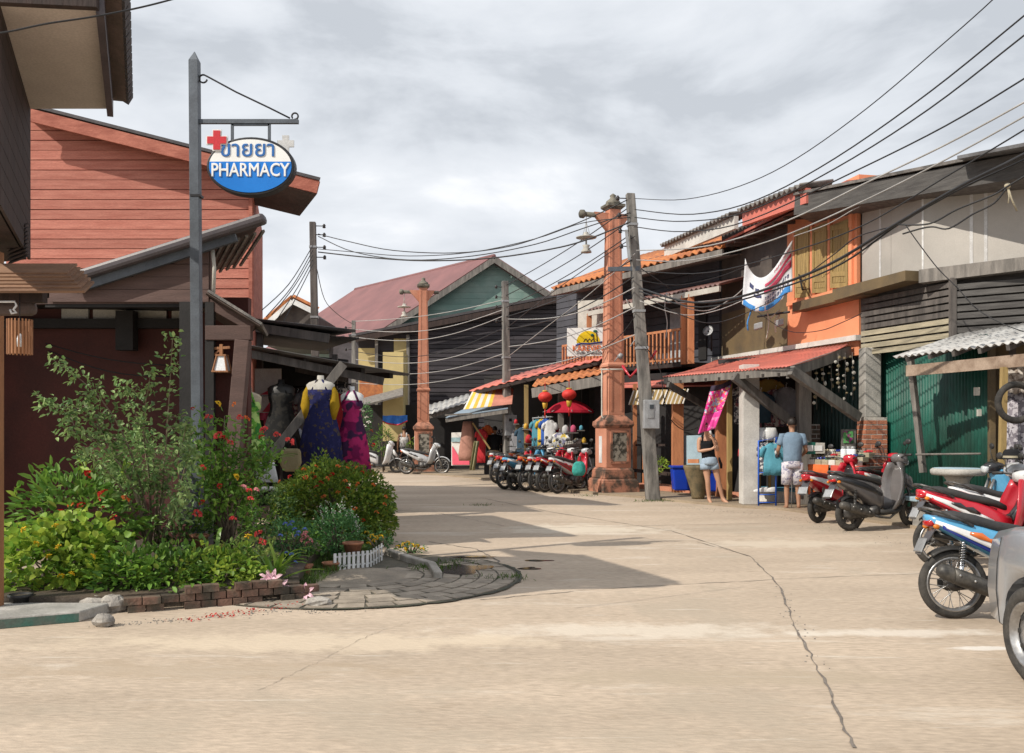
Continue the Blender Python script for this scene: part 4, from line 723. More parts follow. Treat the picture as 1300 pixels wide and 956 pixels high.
# green roller shutter
gs = thing('green_shutter', 'dark green corrugated metal shop shutter behind the stone table', 'shutter', (7, 15.5, 0))
s0, s1 = V((6.88, 16.9, 0)), V((7.22, 13.75, 0)); b = MB(); b.corr(s0 + V((0, 0, 2.95)), s1 + V((0, 0, 2.95)), s1 + V((0, 0, .06)), s0 + V((0, 0, .06)), .085, .014, 1, per=6); b.build('corrugated_sheet', mm['greenshut'], gs, solid=.004)
b = MB(); b.beam(P(1156, 457, 14.8), P(1172, 600, 14.6), .09, .08); b.build('leaning_post', mm['greywood'], gs)
b = MB(); b.tube([P(1163, 577, 14.5), P(1245, 576, 13.6)], .018, 6); b.build('cross_pipe', mm['greywood'], gs)
b = MB(); b.prism([V((7.24, 13.75, .05)), V((7.6, 13.3, .05)), V((7.6, 13.3, 2.9)), V((7.24, 13.75, 2.9))], (.2, .2, 0)); b.beam(V((7.2, 13.6, .05)), V((7.2, 13.6, 2.9)), .08, .08); b.build('side_wall', mm['brownply'], gs)
b = MB(); b.prism([V((7.4, 13.5, .05)), V((10.5, 11.5, .05)), V((10.5, 11.5, 2.9)), V((7.4, 13.5, 2.9))], (.2, .3, 0)); b.build('back_wall', mm['plygrey'], gs)
b = MB(); b.box(P(1240, 497, 13.5), (.07, .05, .12)); b.box(P(1243, 524, 13.5), (.05, .05, .1)); b.build('switch_box', mm['offwhite'], gs)
ra_ = thing('grey_awning', 'grey corrugated cement sheet awning with weathered fascia over the green shutter', 'awning', (7, 13, 2.6))
A0, A1, A2, A3 = P(1134, 454, 14.6), P(1345, 428, 11.4), P(1420, 392, 12.6), P(1222, 424, 14.75)
b = MB(); b.corr(A3, A2, A1, A0, .13, .02, 3); b.build('corrugated_sheet', mm['tinlite'], ra_, solid=.008)
b = MB(); b.beam(P(1151, 471, 14.2), P(1345, 453, 11.6), .03, .17); b.build('fascia', mat('rustfascia', (.34, .26, .20), (.20, .14, .10), sc=4), ra_)
for k in range(6): p = A0.lerp(A1, .1 + .16 * k) + V((0, 0, -.06)); q = A3.lerp(A2, .1 + .16 * k) + V((0, 0, -.05)); b = MB(); b.beam(p, q, .05, .07); b.build('rafter', mm['grimewood'], ra_)
p = P(1270, 0, 12.4); b = MB(); b.beam((p.x, 12.4, .05), (p.x + .05, 12.4, 2.35), .075, .075); b.build('timber_post', mm['shutterwood'], ra_)
# ------------------------------------------------------------------ lamp pillars
def sq(b, z0, z1, h0, h1): b.loft([[V((sx * h, sy * h, z)) for sx, sy in ((1, 1), (-1, 1), (-1, -1), (1, -1))] for h, z in ((h0, z0), (h1, z1))], smooth=False)
def pillar(label, loc, rz, sc=1.0):
    t = thing('lamp_pillar', label, 'lamp pillar', loc, rz, 'terracotta lamp pillars along the street'); t.scale = (sc, sc, sc); K = dict(parent=t, local=True)
    b = MB(); sq(b, 0, .27, .47, .45); sq(b, .27, .33, .45, .40); sq(b, .33, .52, .385, .375); sq(b, .52, .58, .375, .32); b.build('plinth', mm['terradirt'], bevel=.02, **K)
    b = MB(); sq(b, .58, 1.5, .315, .315); b.build('pedestal', mm['terra'], bevel=.01, **K)
    b = MB(); sq(b, 1.5, 1.56, .33, .37); sq(b, 1.56, 1.66, .37, .36); sq(b, 1.66, 1.80, .34, .215); b.build('pedestal_cap', mm['terradirt'], bevel=.01, **K)
    b = MB(); b.box((.02, -.318, 1.06), (.36, .01, .66)); b.build('inset_panel', mm['stonepanel'], **K)
    b = MB()
    for x in (-.19, .23): b.box((x, -.322, 1.06), (.05, .03, .74))
    for z in (.70, 1.42): b.box((.02, -.322, z), (.46, .03, .05))
    b.build('panel_frame', mm['terradirt'], **K)
    b = MB(); b.box((-.319, .0, 1.0), (.01, .16, .62)); b.build('notice', mm['plasticwhite'], **K)
    b = MB(); sq(b, 1.80, 2.92, .205, .20); sq(b, 2.92, 2.97, .235, .24); sq(b, 2.97, 3.03, .24, .20); sq(b, 3.03, 6.62, .195, .14); b.build('shaft', mm['terra'], bevel=.008, **K)
    b = MB()
    for z0, z1, h0, h1 in ((1.9, 2.88, .205, .201), (3.1, 6.5, .195, .142)):
        for q in (-1, 1):
            b.loft([[V((q * h * .62 - .018, -h - .012, z)), V((q * h * .62 + .018, -h - .012, z)), V((q * h * .62 + .018, -h + .02, z)), V((q * h * .62 - .018, -h + .02, z))] for h, z in ((h0, z0), (h1, z1))], smooth=False)
            b.loft([[V((-h - .012, q * h * .62 - .018, z)), V((-h - .012, q * h * .62 + .018, z)), V((-h + .02, q * h * .62 + .018, z)), V((-h + .02, q * h * .62 - .018, z))] for h, z in ((h0, z0), (h1, z1))], smooth=False)
    b.build('moulding', mm['terra'], **K)
    b = MB(); sq(b, 6.60, 6.66, .15, .21); sq(b, 6.66, 6.72, .22, .22); b.lathe([(.19, 6.72), (.17, 6.80), (.09, 6.86), (.06, 6.90), (.08, 6.94), (.02, 6.99)], (0, 0, 0), 10); b.build('capital', mm['mossy'], **K)
    b = MB(); b.prism([(-.13, -.07, 6.52), (-.50, -.07, 6.52), (-.46, -.07, 6.44), (-.13, -.07, 6.08)], (0, .14, 0)); b.prism([(.13, -.07, 6.52), (.40, -.07, 6.52), (.36, -.07, 6.42), (.13, -.07, 6.10)], (0, .14, 0)); b.build('bracket', mm['terra'], **K)
    b = MB(); b.tube([(-.75, 0, 6.46), (.55, 0, 6.46)], .06, 8); b.lathe([(.04, 0), (.095, .03), (.10, .12), (.04, .17)], (-.86, 0, 6.46), 10, (1, 0, 0)); b.build('arm', mm['mossy'], **K)
    b = MB(); b.tube([(-.68, 0, 6.46), (-.68, 0, 6.02)], .008, 4)
    for a in range(3): b.tube([(-.68, 0, 6.28), (-.68 + .1 * math.cos(a * 2.1), .1 * math.sin(a * 2.1), 5.98)], .005, 4)
    b.lathe([(.05, 6.04), (.07, 5.98), (.09, 5.95), (.24, 5.93), (.24, 5.91), (.06, 5.89)], (-.68, 0, 0), 14); b.lathe([(.02, 5.89), (.02, 5.76), (.09, 5.74), (.06, 5.68), (.12, 5.60), (.125, 5.57), (.02, 5.56)], (-.68, 0, 0), 14); b.build('hanging_lamp', mm['offwhite'], **K)
    return t
gp = G(781, 628); p1 = pillar('tall near terracotta lamp pillar beside the row of parked motorbikes', (gp.x, gp.y + .45, .03), .32)
gp = P(537.5, 600, 31.5); pillar('far terracotta lamp pillar behind the silver motorbike', (gp.x, 31.5, 0), .12, .97)
# conduit and red brackets on the near pillar
b = MB(); b.tube([P(764, 470, 20.95), P(764, 500, 20.95), P(764, 528, 20.95), P(766, 531, 20.9)], .018, 6); b.tube([P(762, 469, 20.9), P(792, 469, 20.8)], .02, 6); tag(b.build('conduit', mm['offwhite']), 'pale cable conduit strapped round the near lamp pillar', 'conduit')
b = MB(); b.tube([P(790, 464, 20.6), P(800, 479, 20.5), P(812, 466, 20.4)], .035, 6); tag(b.build('red_bracket', mm['p_red']), 'bent red metal lamp bracket between the near pillar and the concrete pole', 'bracket')
b = MB(); b.tube([P(826, 456, 19.2), P(833, 445, 19.1)], .03, 6); tag(b.build('red_stub', mm['p_red']), 'short red metal stub sticking out right of the concrete pole', 'bracket')
b = MB(); b.lathe([(.02, 0), (.07, .03), (.05, .12)], P(786, 455, 20.5), 8, (.5, 0, .8)); b.tube([P(780, 459, 20.5), P(785, 452, 20.5), P(790, 456, 20.5)], .012, 5); o = b.build('spot_lamp', mm['boxgrey']); tag(o, 'small silver spot lamp clipped to the near lamp pillar', 'lamp')
# ------------------------------------------------------------------ utility poles
def upole(label, base, top, w0, w1, m='pole', pins=(), box=None, arm=None, rz=.1):
    t = thing('utility_pole', label, 'utility pole', base); base, top = V(base), V(top); b = MB()
    X, Y = V((math.cos(rz), math.sin(rz), 0)), V((-math.sin(rz), math.cos(rz), 0))
    b.loft([[base.lerp(top, f) + (X * sx + Y * sy) * (w0 + (w1 - w0) * f) / 2 for sx, sy in ((1, 1), (-1, 1), (-1, -1), (1, -1))] for f in (0, .25, .5, .75, 1)], smooth=False); b.build('shaft', mm[m], t, bevel=.015)
    for f, s in pins:
        c = base.lerp(top, f); b = MB(); b.tube([c, c + X * s * .28], .012, 5); b.lathe([(.02, -.05), (.045, -.04), (.03, -.015), (.045, .01), (.03, .03), (.02, .05)], c + X * s * .27, 8); b.build('insulator', mm['insul'], t)
    if box:
        for bx, by, w_, h_ in box:
            c = P(bx, by, base.y - .22); b = MB(); b.box(c, (w_, .16, h_), rz); bo = b.build('meter_box', mm['boxgrey'], t, bevel=.012)
            b = MB(); b.box(c + V((-.02, -.09, .07)), (w_ * .42, .02, h_ * .5), rz); b.build('door', mm['boxgrey'], bo, bevel=.006); b = MB(); b.box(c + V((-.0, -.102, h_ * .26)), (w_ * .25, .012, h_ * .14), rz); b.build('glass', mm['glassdk'], bo)
    if arm:
        for (a_, c_) in arm: b = MB(); b.beam(a_, c_, .07, .09); b.build('crossarm', mm['postgrey'], t)
    b = MB()
    for f in (.5, .62, .9): c = base.lerp(top, f); w_ = w0 + (w1 - w0) * f + .02; b.box(c, (w_, w_, .05), rz)
    b.build('band', mm['boxgrey'], t)
    return t
mb_ = G(829, 635); MT = P(800, 246, 18.9)
upole('square weathered concrete utility pole with meter box, right of the near pillar', mb_, MT, .27, .17, pins=((.985, -1), (.93, -1), (.88, -1), (.83, -1)), box=((826.5, 526, .33, .60),), arm=((P(772, 342, 18.9), P(812, 341, 18.9)),))
b = MB(); b.beam(P(795, 292, 18.75), P(799, 330, 18.75), .07, .05); tag(b.build('cable_guard', mm['boxgrey']), 'narrow grey cable guard strip high on the concrete utility pole', 'cable guard')
upole('grey utility pole with meter boxes in front of the striped awning', P(645, 612, 26.5), P(641, 357, 26.5), .24, .17, pins=((.97, -1), (.92, -1), (.87, -1), (.80, -1)), box=((648, 540, .34, .6),), rz=.3)
upole('dark wooden utility pole above the dress stall roofs on the left', P(403, 600, 22), P(397, 282, 22), .20, .15, 'grimewood', pins=((.985, 1), (.95, 1), (.9, 1), (.86, 1)))
upole('short thin utility pole beyond the stall awning in front of the yellow shutters', P(450, 590, 31), P(449, 407, 31), .17, .13, pins=((.95, -1), (.8, -1)))
# ------------------------------------------------------------------ cables
def smooth(px, n=5):
    out = []
    for i in range(len(px) - 1):
        p0, p1, p2, p3 = px[max(i - 1, 0)], px[i], px[i + 1], px[min(i + 2, len(px) - 1)]
        for k in range(n):
            t = k / n; out.append(tuple(.5 * (2 * p1[j] + (p2[j] - p0[j]) * t + (2 * p0[j] - 5 * p1[j] + 4 * p2[j] - p3[j]) * t * t + (3 * p1[j] - p0[j] - 3 * p2[j] + p3[j]) * t ** 3) for j in (0, 1)))
    return out + [px[-1]]
def cable(label, px, A, B, r=.012, m='cable', group=None):
    b = MB(); b.tube([WP(x, y, A, B) for x, y in smooth(px)], r * .95, 6); return tag(b.build('cable', mm[m]), label, 'cable', group)
M0 = (2.5, 18.8); MR = (7.2, 7.0); LP = (-4.75, 22.0); MP = (-.15, 26.4); FP = (-5.4, 31.0)
SW = 'power cables sweeping up from the concrete pole over the right houses'
cable('topmost thin cable rising from the concrete pole to the top edge above the right houses', [(806, 252), (870, 253), (940, 236), (1010, 202), (1100, 138), (1190, 62), (1262, -2), (1330, -70)], M0, MR, .008, group=SW)
cable('upper black cable of the pair sweeping over the right roofs', [(806, 266), (880, 272), (960, 254), (1060, 201), (1180, 117), (1300, 20), (1420, -80)], M0, MR, .011, group=SW)
cable('lower black cable of the pair sweeping over the right roofs', [(806, 276), (870, 281), (950, 268), (1060, 214), (1180, 138), (1300, 45), (1420, -50)], M0, MR, .011, group=SW)
cable('cable from the concrete pole crossing the grey fascia high on the right', [(806, 288), (870, 294), (950, 280), (1080, 220), (1200, 160), (1300, 100), (1420, 25)], M0, MR, .011, group=SW)
cable('pale upper cable crossing in front of the orange house eave', [(808, 318), (900, 312), (1000, 280), (1100, 232), (1200, 184), (1300, 130), (1420, 62)], M0, MR, .012, 'cablelite', group=SW)
cable('pale lower cable crossing in front of the orange house eave', [(808, 330), (880, 330), (980, 305), (1090, 258), (1200, 203), (1300, 148), (1420, 78)], M0, MR, .011, 'cablelite', group=SW)
cable('cable passing just under the fascia of the grey house', [(812, 344), (900, 346), (1010, 318), (1100, 284), (1200, 225), (1300, 165), (1420, 90)], (2.5, 18.7), MR, .010, group=SW)
cable('thick bundled cable across the white banner and the grey panels', [(812, 366), (880, 384), (950, 374), (1050, 337), (1140, 283), (1220, 236), (1300, 196), (1420, 130)], (2.5, 18.7), (6.6, 8.0), .022, group=SW)
cable('second bundled cable touching the thick one over the grey panels', [(812, 370), (890, 390), (990, 366), (1070, 334), (1145, 282), (1225, 237), (1300, 203), (1420, 140)], (2.5, 18.6), (6.7, 8.0), .014, group=SW)
cable('slack cable drooping across the grey panels from the yellow tie', [(1140, 285), (1180, 284), (1215, 266), (1260, 248), (1277, 238), (1320, 212)], (4.6, 11.2), (6.6, 9.0), .011)
cable('lowest slack cable bowing across the grey panels', [(1146, 297), (1170, 290), (1185, 288), (1205, 290), (1235, 272), (1262, 258), (1277, 240)], (4.6, 11.2), (6.6, 9.0), .011)
cable('loose drop wire slanting down the grey panels to the slats', [(1150, 286), (1164, 306), (1190, 340), (1215, 365), (1240, 392), (1275, 412), (1320, 428)], (6.0, 13.9), (7.5, 12.6), .009)
b = MB(); b.sphere(P(1279, 236, 11.0), (.04, .04, .035), 8, 5); b.tube([P(1279, 236, 11), P(1284, 252, 11), P(1291, 268, 11)], .012, 5); b.tube([P(1279, 236, 11), P(1281, 250, 11), P(1280, 258, 11)], .008, 5); tag(b.build('yellow_tie', mm['slatlite']), 'pale yellow rag tie hanging from the slack cables at the far right', 'tie')
SL = 'cables strung across the street to the left wooden pole'
for i, (lab, px) in enumerate((('highest cable from the near lamp pillar across to the left wooden pole', [(404, 297), (440, 306), (500, 318), (580, 321), (650, 312), (710, 292), (752, 275), (800, 252)]),
        ('second cable across the street to the left wooden pole', [(404, 300), (450, 320), (520, 330), (600, 325), (680, 310), (740, 290), (800, 270)]),
        ('third cable with a small joint across the street to the left wooden pole', [(404, 316), (450, 320), (520, 325), (600, 320), (680, 303), (740, 283), (800, 276)]),
        ('lowest thick cable across the street to the left wooden pole', [(404, 320), (470, 327), (540, 331), (620, 328), (690, 318), (740, 306), (800, 282)]))): cable(lab, px, M0, LP, (.012, .012, .010, .017)[i], group=SL)
SM = 'cables between the concrete pole and the mid pole'
for i, (a_, c_, s_) in enumerate((((643, 362), (800, 262), 4), ((643, 375), (800, 280), 5), ((643, 390), (800, 298), 5), ((643, 402), (802, 330), 8), ((645, 418), (804, 352), 12))):
    cable(['top', 'second', 'middle', 'fourth', 'lowest'][i] + ' steep cable from the mid pole up to the concrete pole', [(a_[0] + (c_[0] - a_[0]) * t / 6, a_[1] + (c_[1] - a_[1]) * t / 6 + s_ * math.sin(math.pi * t / 6)) for t in range(7)], MP, M0, .012 if i < 3 else .014, group=SM)
for i, (a_, c_, s_, lab) in enumerate((((645, 405), (806, 365), 14, 'pale cable sagging between the mid pole and the pole with the meter box'), ((646, 440), (806, 390), 10, 'white cable passing in front of the restaurant sign'), ((646, 470), (806, 425), 8, 'grey cable passing below the restaurant sign'))):
    cable(lab, [(a_[0] + (c_[0] - a_[0]) * t / 6, a_[1] + (c_[1] - a_[1]) * t / 6 + s_ * math.sin(math.pi * t / 6)) for t in range(7)], MP, M0, .013, 'cablelite')
SF = 'pale cables running from the mid pole past the dark house to the far pole'
for i, (y0, y1, s_) in enumerate(((408, 380, 6), (418, 392, 14), (428, 400, 16), (446, 415, 20), (456, 430, 16), (470, 448, 14), (486, 462, 12))):
    cable(['first', 'second', 'third', 'fourth', 'fifth', 'sixth', 'seventh'][i] + ' cable from the top along the dark boarded house towards the far pole', [(449 + 193 * t / 6, y0 + (y1 - y0) * t / 6 + s_ * math.sin(math.pi * t / 6)) for t in range(7)], MP, FP, .012, 'cablelite' if i != 3 else 'cable', group=SF)
for i, (x1, y1) in enumerate(((330, 396), (338, 402), (345, 400), (352, 405), (358, 412))):
    cable(['leftmost', 'second', 'middle', 'fourth', 'rightmost'][i] + ' guy cable fanning down left from the wooden pole to the roofs', [(397, 312 + 6 * i), ((397 + x1) / 2 + 3, (318 + y1) / 2 + 4), (x1, y1)], LP, (-5.6, 18.5), .011, group='cables fanning from the wooden pole')
for i, (px, lab) in enumerate(((([(810, 375), (840, 384), (900, 382), (960, 372)]), 'loose pale cable looping along the balcony roof'), (([(846, 372), (870, 390), (900, 394), (930, 378), (945, 365)]), 'second loose loop hanging under the balcony roof'), (([(812, 340), (830, 352), (850, 366)]), 'short dark stay cable from the pole to the orange tiled eave'), (([(846, 372), (844, 390), (847, 410), (845, 430)]), 'hanging white cord ending at the balcony railing'), (([(795, 380), (806, 400), (812, 420), (800, 440)]), 'hanging grey cord between the pillar and the pole'))):
    cable(lab, px, (2.9, 19.3), (5.6, 20.4), .012, 'cablelite' if i != 2 else 'cable')
cable('thin black wire crossing the top left corner in front of the dark timber house', [(-20, 45), (12, 40), (60, 30), (120, 21), (180, 9), (230, -4), (270, -16)], (-3.2, 5.2), (-1.2, 6.4), .006)
cable('black wire drooping across the orange wall below the shutters', [(960, 395), (1000, 420), (1040, 420), (1070, 409), (1094, 398)], (5.15, 20.2), (5.9, 17.0), .008)
for k, (x, y) in enumerate(((677, 316), (688, 313))): pass
# ------------------------------------------------------------------ pharmacy post and sign
ps = thing('pharmacy_signpost', 'tall grey square post with scrolled arm and oval blue and white pharmacy sign', 'signpost', P(251, 700, 9.3))
d_ = 9.3; K9 = lambda x, y, o=0: P(x, y, d_) + V((0, o, 0))
b = MB(); b.beam(K9(252, 740), K9(247, 78), .095, .095, up=(0, 1, 0)); t_ = K9(247, 78); b.loft([[t_ + V((sx * .0475, sy * .0475, 0)) for sx, sy in ((1, 1), (-1, 1), (-1, -1), (1, -1))], [t_ + V((sx * .003, sy * .003, .10)) for sx, sy in ((1, 1), (-1, 1), (-1, -1), (1, -1))]], smooth=False); b.build('post', mm['postgrey'], ps, bevel=.004)
b = MB(); b.beam(K9(250, 248), K9(250, 251), .104, .104, up=(0, 1, 0)); b.build('collar', mm['iron'], ps)
b = MB(); b.beam(K9(252, 154.5), K9(379, 154.5), .04, .042); b.build('arm', mm['postgrey'], ps)
b = MB(); curl = [K9(258 + 5 * math.cos(a), 100 + 5 * math.sin(a)) for a in [.2 + 5.2 * k / 14 for k in range(15)]]; curl2 = [K9(374.5 + 4 * math.cos(a), 147.5 + 4 * math.sin(a)) for a in [2.4 + 5.6 * k / 14 for k in range(15)]]
b.tube(curl + [K9(263, 97), K9(300, 117), K9(340, 136), K9(368, 150)], .009, 6); b.tube(curl2, .009, 6); b.build('scroll_rod', mm['iron'], ps)
b = MB(); b.beam(K9(295, 156), K9(295, 182), .02, .028); b.beam(K9(342, 156), K9(342, 182), .02, .028); b.beam(K9(295, 158.5), K9(342, 158.5), .02, .02); b.build('hanger', mm['postgrey'], ps)
sgn = lambda fx, fy, o, rng: [K9(320 + fx * math.cos(a), 213 - fy * math.sin(a), o) for a in rng]
b = MB(); b.prism(sgn(55.5, 37, -.06, [6.2832 * k / 48 for k in range(48)]), (0, .12, 0)); sb = b.build('sign_case', mm['iron'], ps, bevel=.012)
t0 = math.asin(5.5 / 33.5); b = MB(); b.prism(sgn(52, 33.5, -.066, [t0 + (math.pi - 2 * t0) * k / 30 for k in range(31)]), (0, .02, 0)); b.build('white_face', mm['signwhite'], sb)
b = MB(); b.prism(sgn(52, 33.5, -.066, [math.pi - t0 + (math.pi + 2 * t0) * k / 30 for k in range(31)]), (0, .02, 0)); b.build('blue_face', mm['signblue'], sb)
b = MB(); b.prism(sgn(52, 33.5, .066, [6.2832 * k / 40 for k in range(40)]), (0, -.02, 0)); b.build('rear_face', mm['signwhite'], sb)
text('thai_lettering', '\u0e02\u0e32\u0e22\u0e22\u0e32', mm['textblue'], sb, K9(317, 192.5, -.07), .225, sx=1.0, bold=.002); text('lettering', 'PHARMACY', mm['signwhite'], sb, K9(320, 219, -.07), .19, sx=.80, bold=.0035)
def cross(x, y, r, w_, o, m, nm, th=.02):
    b = MB(); q = lambda dx, dy: K9(x + dx, y + dy, o)
    b.prism([q(-w_, -r), q(w_, -r), q(w_, -w_), q(r, -w_), q(r, w_), q(w_, w_), q(w_, r), q(-w_, r), q(-w_, w_), q(-r, w_), q(-r, -w_), q(-w_, -w_)], (0, th, 0)); return b.build(nm, mm[m], sb)
cross(278.5, 181, 13.5, 5.6, -.078, 'signwhite', 'cross_edge'); cross(278.5, 181, 12, 4.4, -.086, 'signred', 'red_cross'); cross(361.5, 181, 10.5, 4.2, .03, 'plasticwhite', 'grey_cross')
# banner on the orange house
bnn = thing('cloth_banner', 'wind twisted white banner with red and blue printing on the orange house', 'banner', P(965, 350, 19.3))
def BAN(u, v):
    xt = 946 + (1006 - 946) * u; yt = 328 + (305 - 328) * u + 33 * math.sin(math.pi * u ** .75) ** 1.1; yb = 386 + 11 * math.sin(math.pi * min(u * 1.3, 1)) - 10 * u * u - (6 if u > .8 else 0)
    return P(xt - (4 * v if u < .3 else 0), yt + (yb - yt) * v, 18.9 - .5 * u + .07 * math.sin(7 * u + 3 * v) + .05 * math.sin(13 * u))
NB = 24; b = MB(); b.sheet([[BAN(j / NB, i / 12) for j in range(NB + 1)] for i in range(13)]); b.build('cloth', mat('bannerwhite', (.60, .61, .63), (.48, .49, .52), r=.85, sc=2), bnn, solid=.006)
def BP(nm, m, u0, u1, v0, v1, o=-.012): b = MB(); b.sheet([[BAN(u0 + (u1 - u0) * j / 8, v0 + (v1 - v0) * i / 4) + V((-.3, -1, 0)) * .014 for j in range(9)] for i in range(5)]); return b.build(nm, m, bnn, solid=.003)
MBL = mat('banblue', (.06, .26, .62), r=.85); MRD = mat('banred', (.50, .06, .12), r=.85); MDK = mat('bandk', (.05, .06, .14), r=.85)
BP('blue_band', MBL, 0.02, .95, .86, .995)
for u0, u1, v0, v1, m in ((.42, .98, .22, .30, MRD), (.40, .98, .36, .50, MRD), (.12, .2, .3, .42, MDK), (.24, .3, .34, .48, MDK), (.22, .34, .52, .6, MDK)): BP('print_block', m, u0, u1, v0, v1)
for r_, (v0, v1, n_) in enumerate(((.08, .14, 9), (.60, .68, 10), (.73, .82, 10))):
    b = MB()
    for k in range(n_):
        u = (.62 if r_ == 0 else .42) + (.34 if r_ == 0 else .52) * k / n_; wq = (.34 if r_ == 0 else .52) / n_ * .62
        q = lambda uu, vv: BAN(uu, vv) + V((-.3, -1, 0)) * .013
        b.sheet([[q(u, v0), q(u + wq * .35, v0)], [q(u, v1), q(u + wq * .35, v1)]], False); b.sheet([[q(u, v0), q(u + wq, v0)], [q(u, v0 + (v1 - v0) * .3), q(u + wq, v0 + (v1 - v0) * .3)]], False)
        if k % 2: b.sheet([[q(u + wq * .7, v0), q(u + wq, v0)], [q(u + wq * .7, v1), q(u + wq, v1)]], False)
    b.build('lettering', MDK if r_ else MRD, bnn, solid=.002)
b = MB(); b.sheet([[P(952 + j * 2 - i * .6 + 1.2 * math.sin(i), 388 + i * 4.5, 18.9) for j in range(2)] for i in range(8)]); b.build('torn_strip', MBL, bnn, solid=.006)
for k, (x, y) in enumerate(((963, 415), (990, 411))): b = MB(); b.obox(P(x - 6, y + 4, 20.2 - k * .6), P(x + 5, y + 1, 20.0 - k * .6) - P(x - 6, y + 4, 20.2 - k * .6), V((.06, .2, 0)), V((0, 0, .14))); tag(b.build('floodlight', mm['boxgrey'], bevel=.02), ['left grey floodlight box on the brown wall below the banner', 'right grey floodlight box on the brown wall below the banner'][k], 'floodlight')
b = MB(); b.tube([P(962, 402, 19.6), P(1002, 396, 18.6)], .025, 6); tag(b.build('banner_rod', mm['iron']), 'dark rod sticking out of the wall below the banner', 'rod')
for k, px in enumerate(([(974, 396), (976, 410), (973, 430)], [(990, 396), (984, 408), (985, 422)], [(978, 404), (990, 394), (988, 405)])): b = MB(); b.tube([P(x, y, 19.0) for x, y in smooth(px)], .014, 5); tag(b.build('cord', mm['offwhite']), ['left', 'right', 'looped'][k] + ' frayed white cord dangling from the rod below the banner', 'cord')
sd = thing('satellite_dish', 'small grey satellite dish on the corner of the balcony', 'satellite dish', P(899, 420, 22.5)); b = MB(); c = P(899, 420, 22.3); ax_ = V((-.5, -.8, .35)); b.lathe([(.02, -.05), (.08, -.04), (.13, .01), (.135, .015), (.08, -.03), (.02, -.04)], c, 14, ax_); b.build('dish', mm['boxgrey'], sd); b = MB(); b.tube([c, c - ax_ * .25, c - ax_ * .25 - V((0, 0, .4))], .02, 5); b.build('mount', mm['iron'], sd)

for i, (px, A_, B2, m, lab) in enumerate((([(806, 300), (760, 330), (700, 372), (645, 415)], M0, MP, 'cable', 'thin dark cable crossing the restaurant sign from the concrete pole to the mid pole'), ([(806, 322), (750, 372), (690, 418), (646, 452)], M0, MP, 'cablelite', 'thin pale cable passing under the gable panel to the mid pole'),
        ([(806, 402), (780, 432), (720, 462), (646, 488)], M0, MP, 'cable', 'low dark cable running over the red awning to the mid pole'), ([(812, 356), (860, 362), (910, 352), (948, 338)], (2.6, 18.7), (4.9, 19.0), 'cable', 'thin dark cable from the concrete pole to the banner corner'),
        ([(812, 374), (870, 402), (905, 410), (946, 398), (1000, 372)], (2.6, 18.6), (5.6, 18.0), 'cable', 'drooping dark cable below the thick bundle on the brown wall'), ([(812, 382), (850, 396), (880, 400), (917, 392), (950, 378)], (2.6, 18.6), (5.4, 18.6), 'cablelite', 'slack pale cable hanging along the balcony'),
        ([(1020, 352), (1060, 322), (1090, 300), (1140, 286)], (5.0, 17.0), (5.6, 13.4), 'cable', 'thin dark cable slanting across the shutters to the bundle'), ([(1008, 300), (1050, 285), (1080, 268), (1092, 262)], (5.2, 18.2), (6.0, 16.6), 'cablelite', 'pale cord strung under the eave above the shutters'),
        ([(820, 440), (838, 470), (842, 500), (850, 530), (868, 546), (886, 543)], (3.0, 18.9), (4.0, 19.4), 'cable', 'dark cable hanging down the pole and looping behind the woman'), ([(449, 412), (430, 400), (412, 380), (402, 340)], (-5.4, 31), (-4.75, 22), 'cable', 'dark cable from the short far pole back to the wooden pole'))):
    cable(lab, px, A_, B2, .010, m)
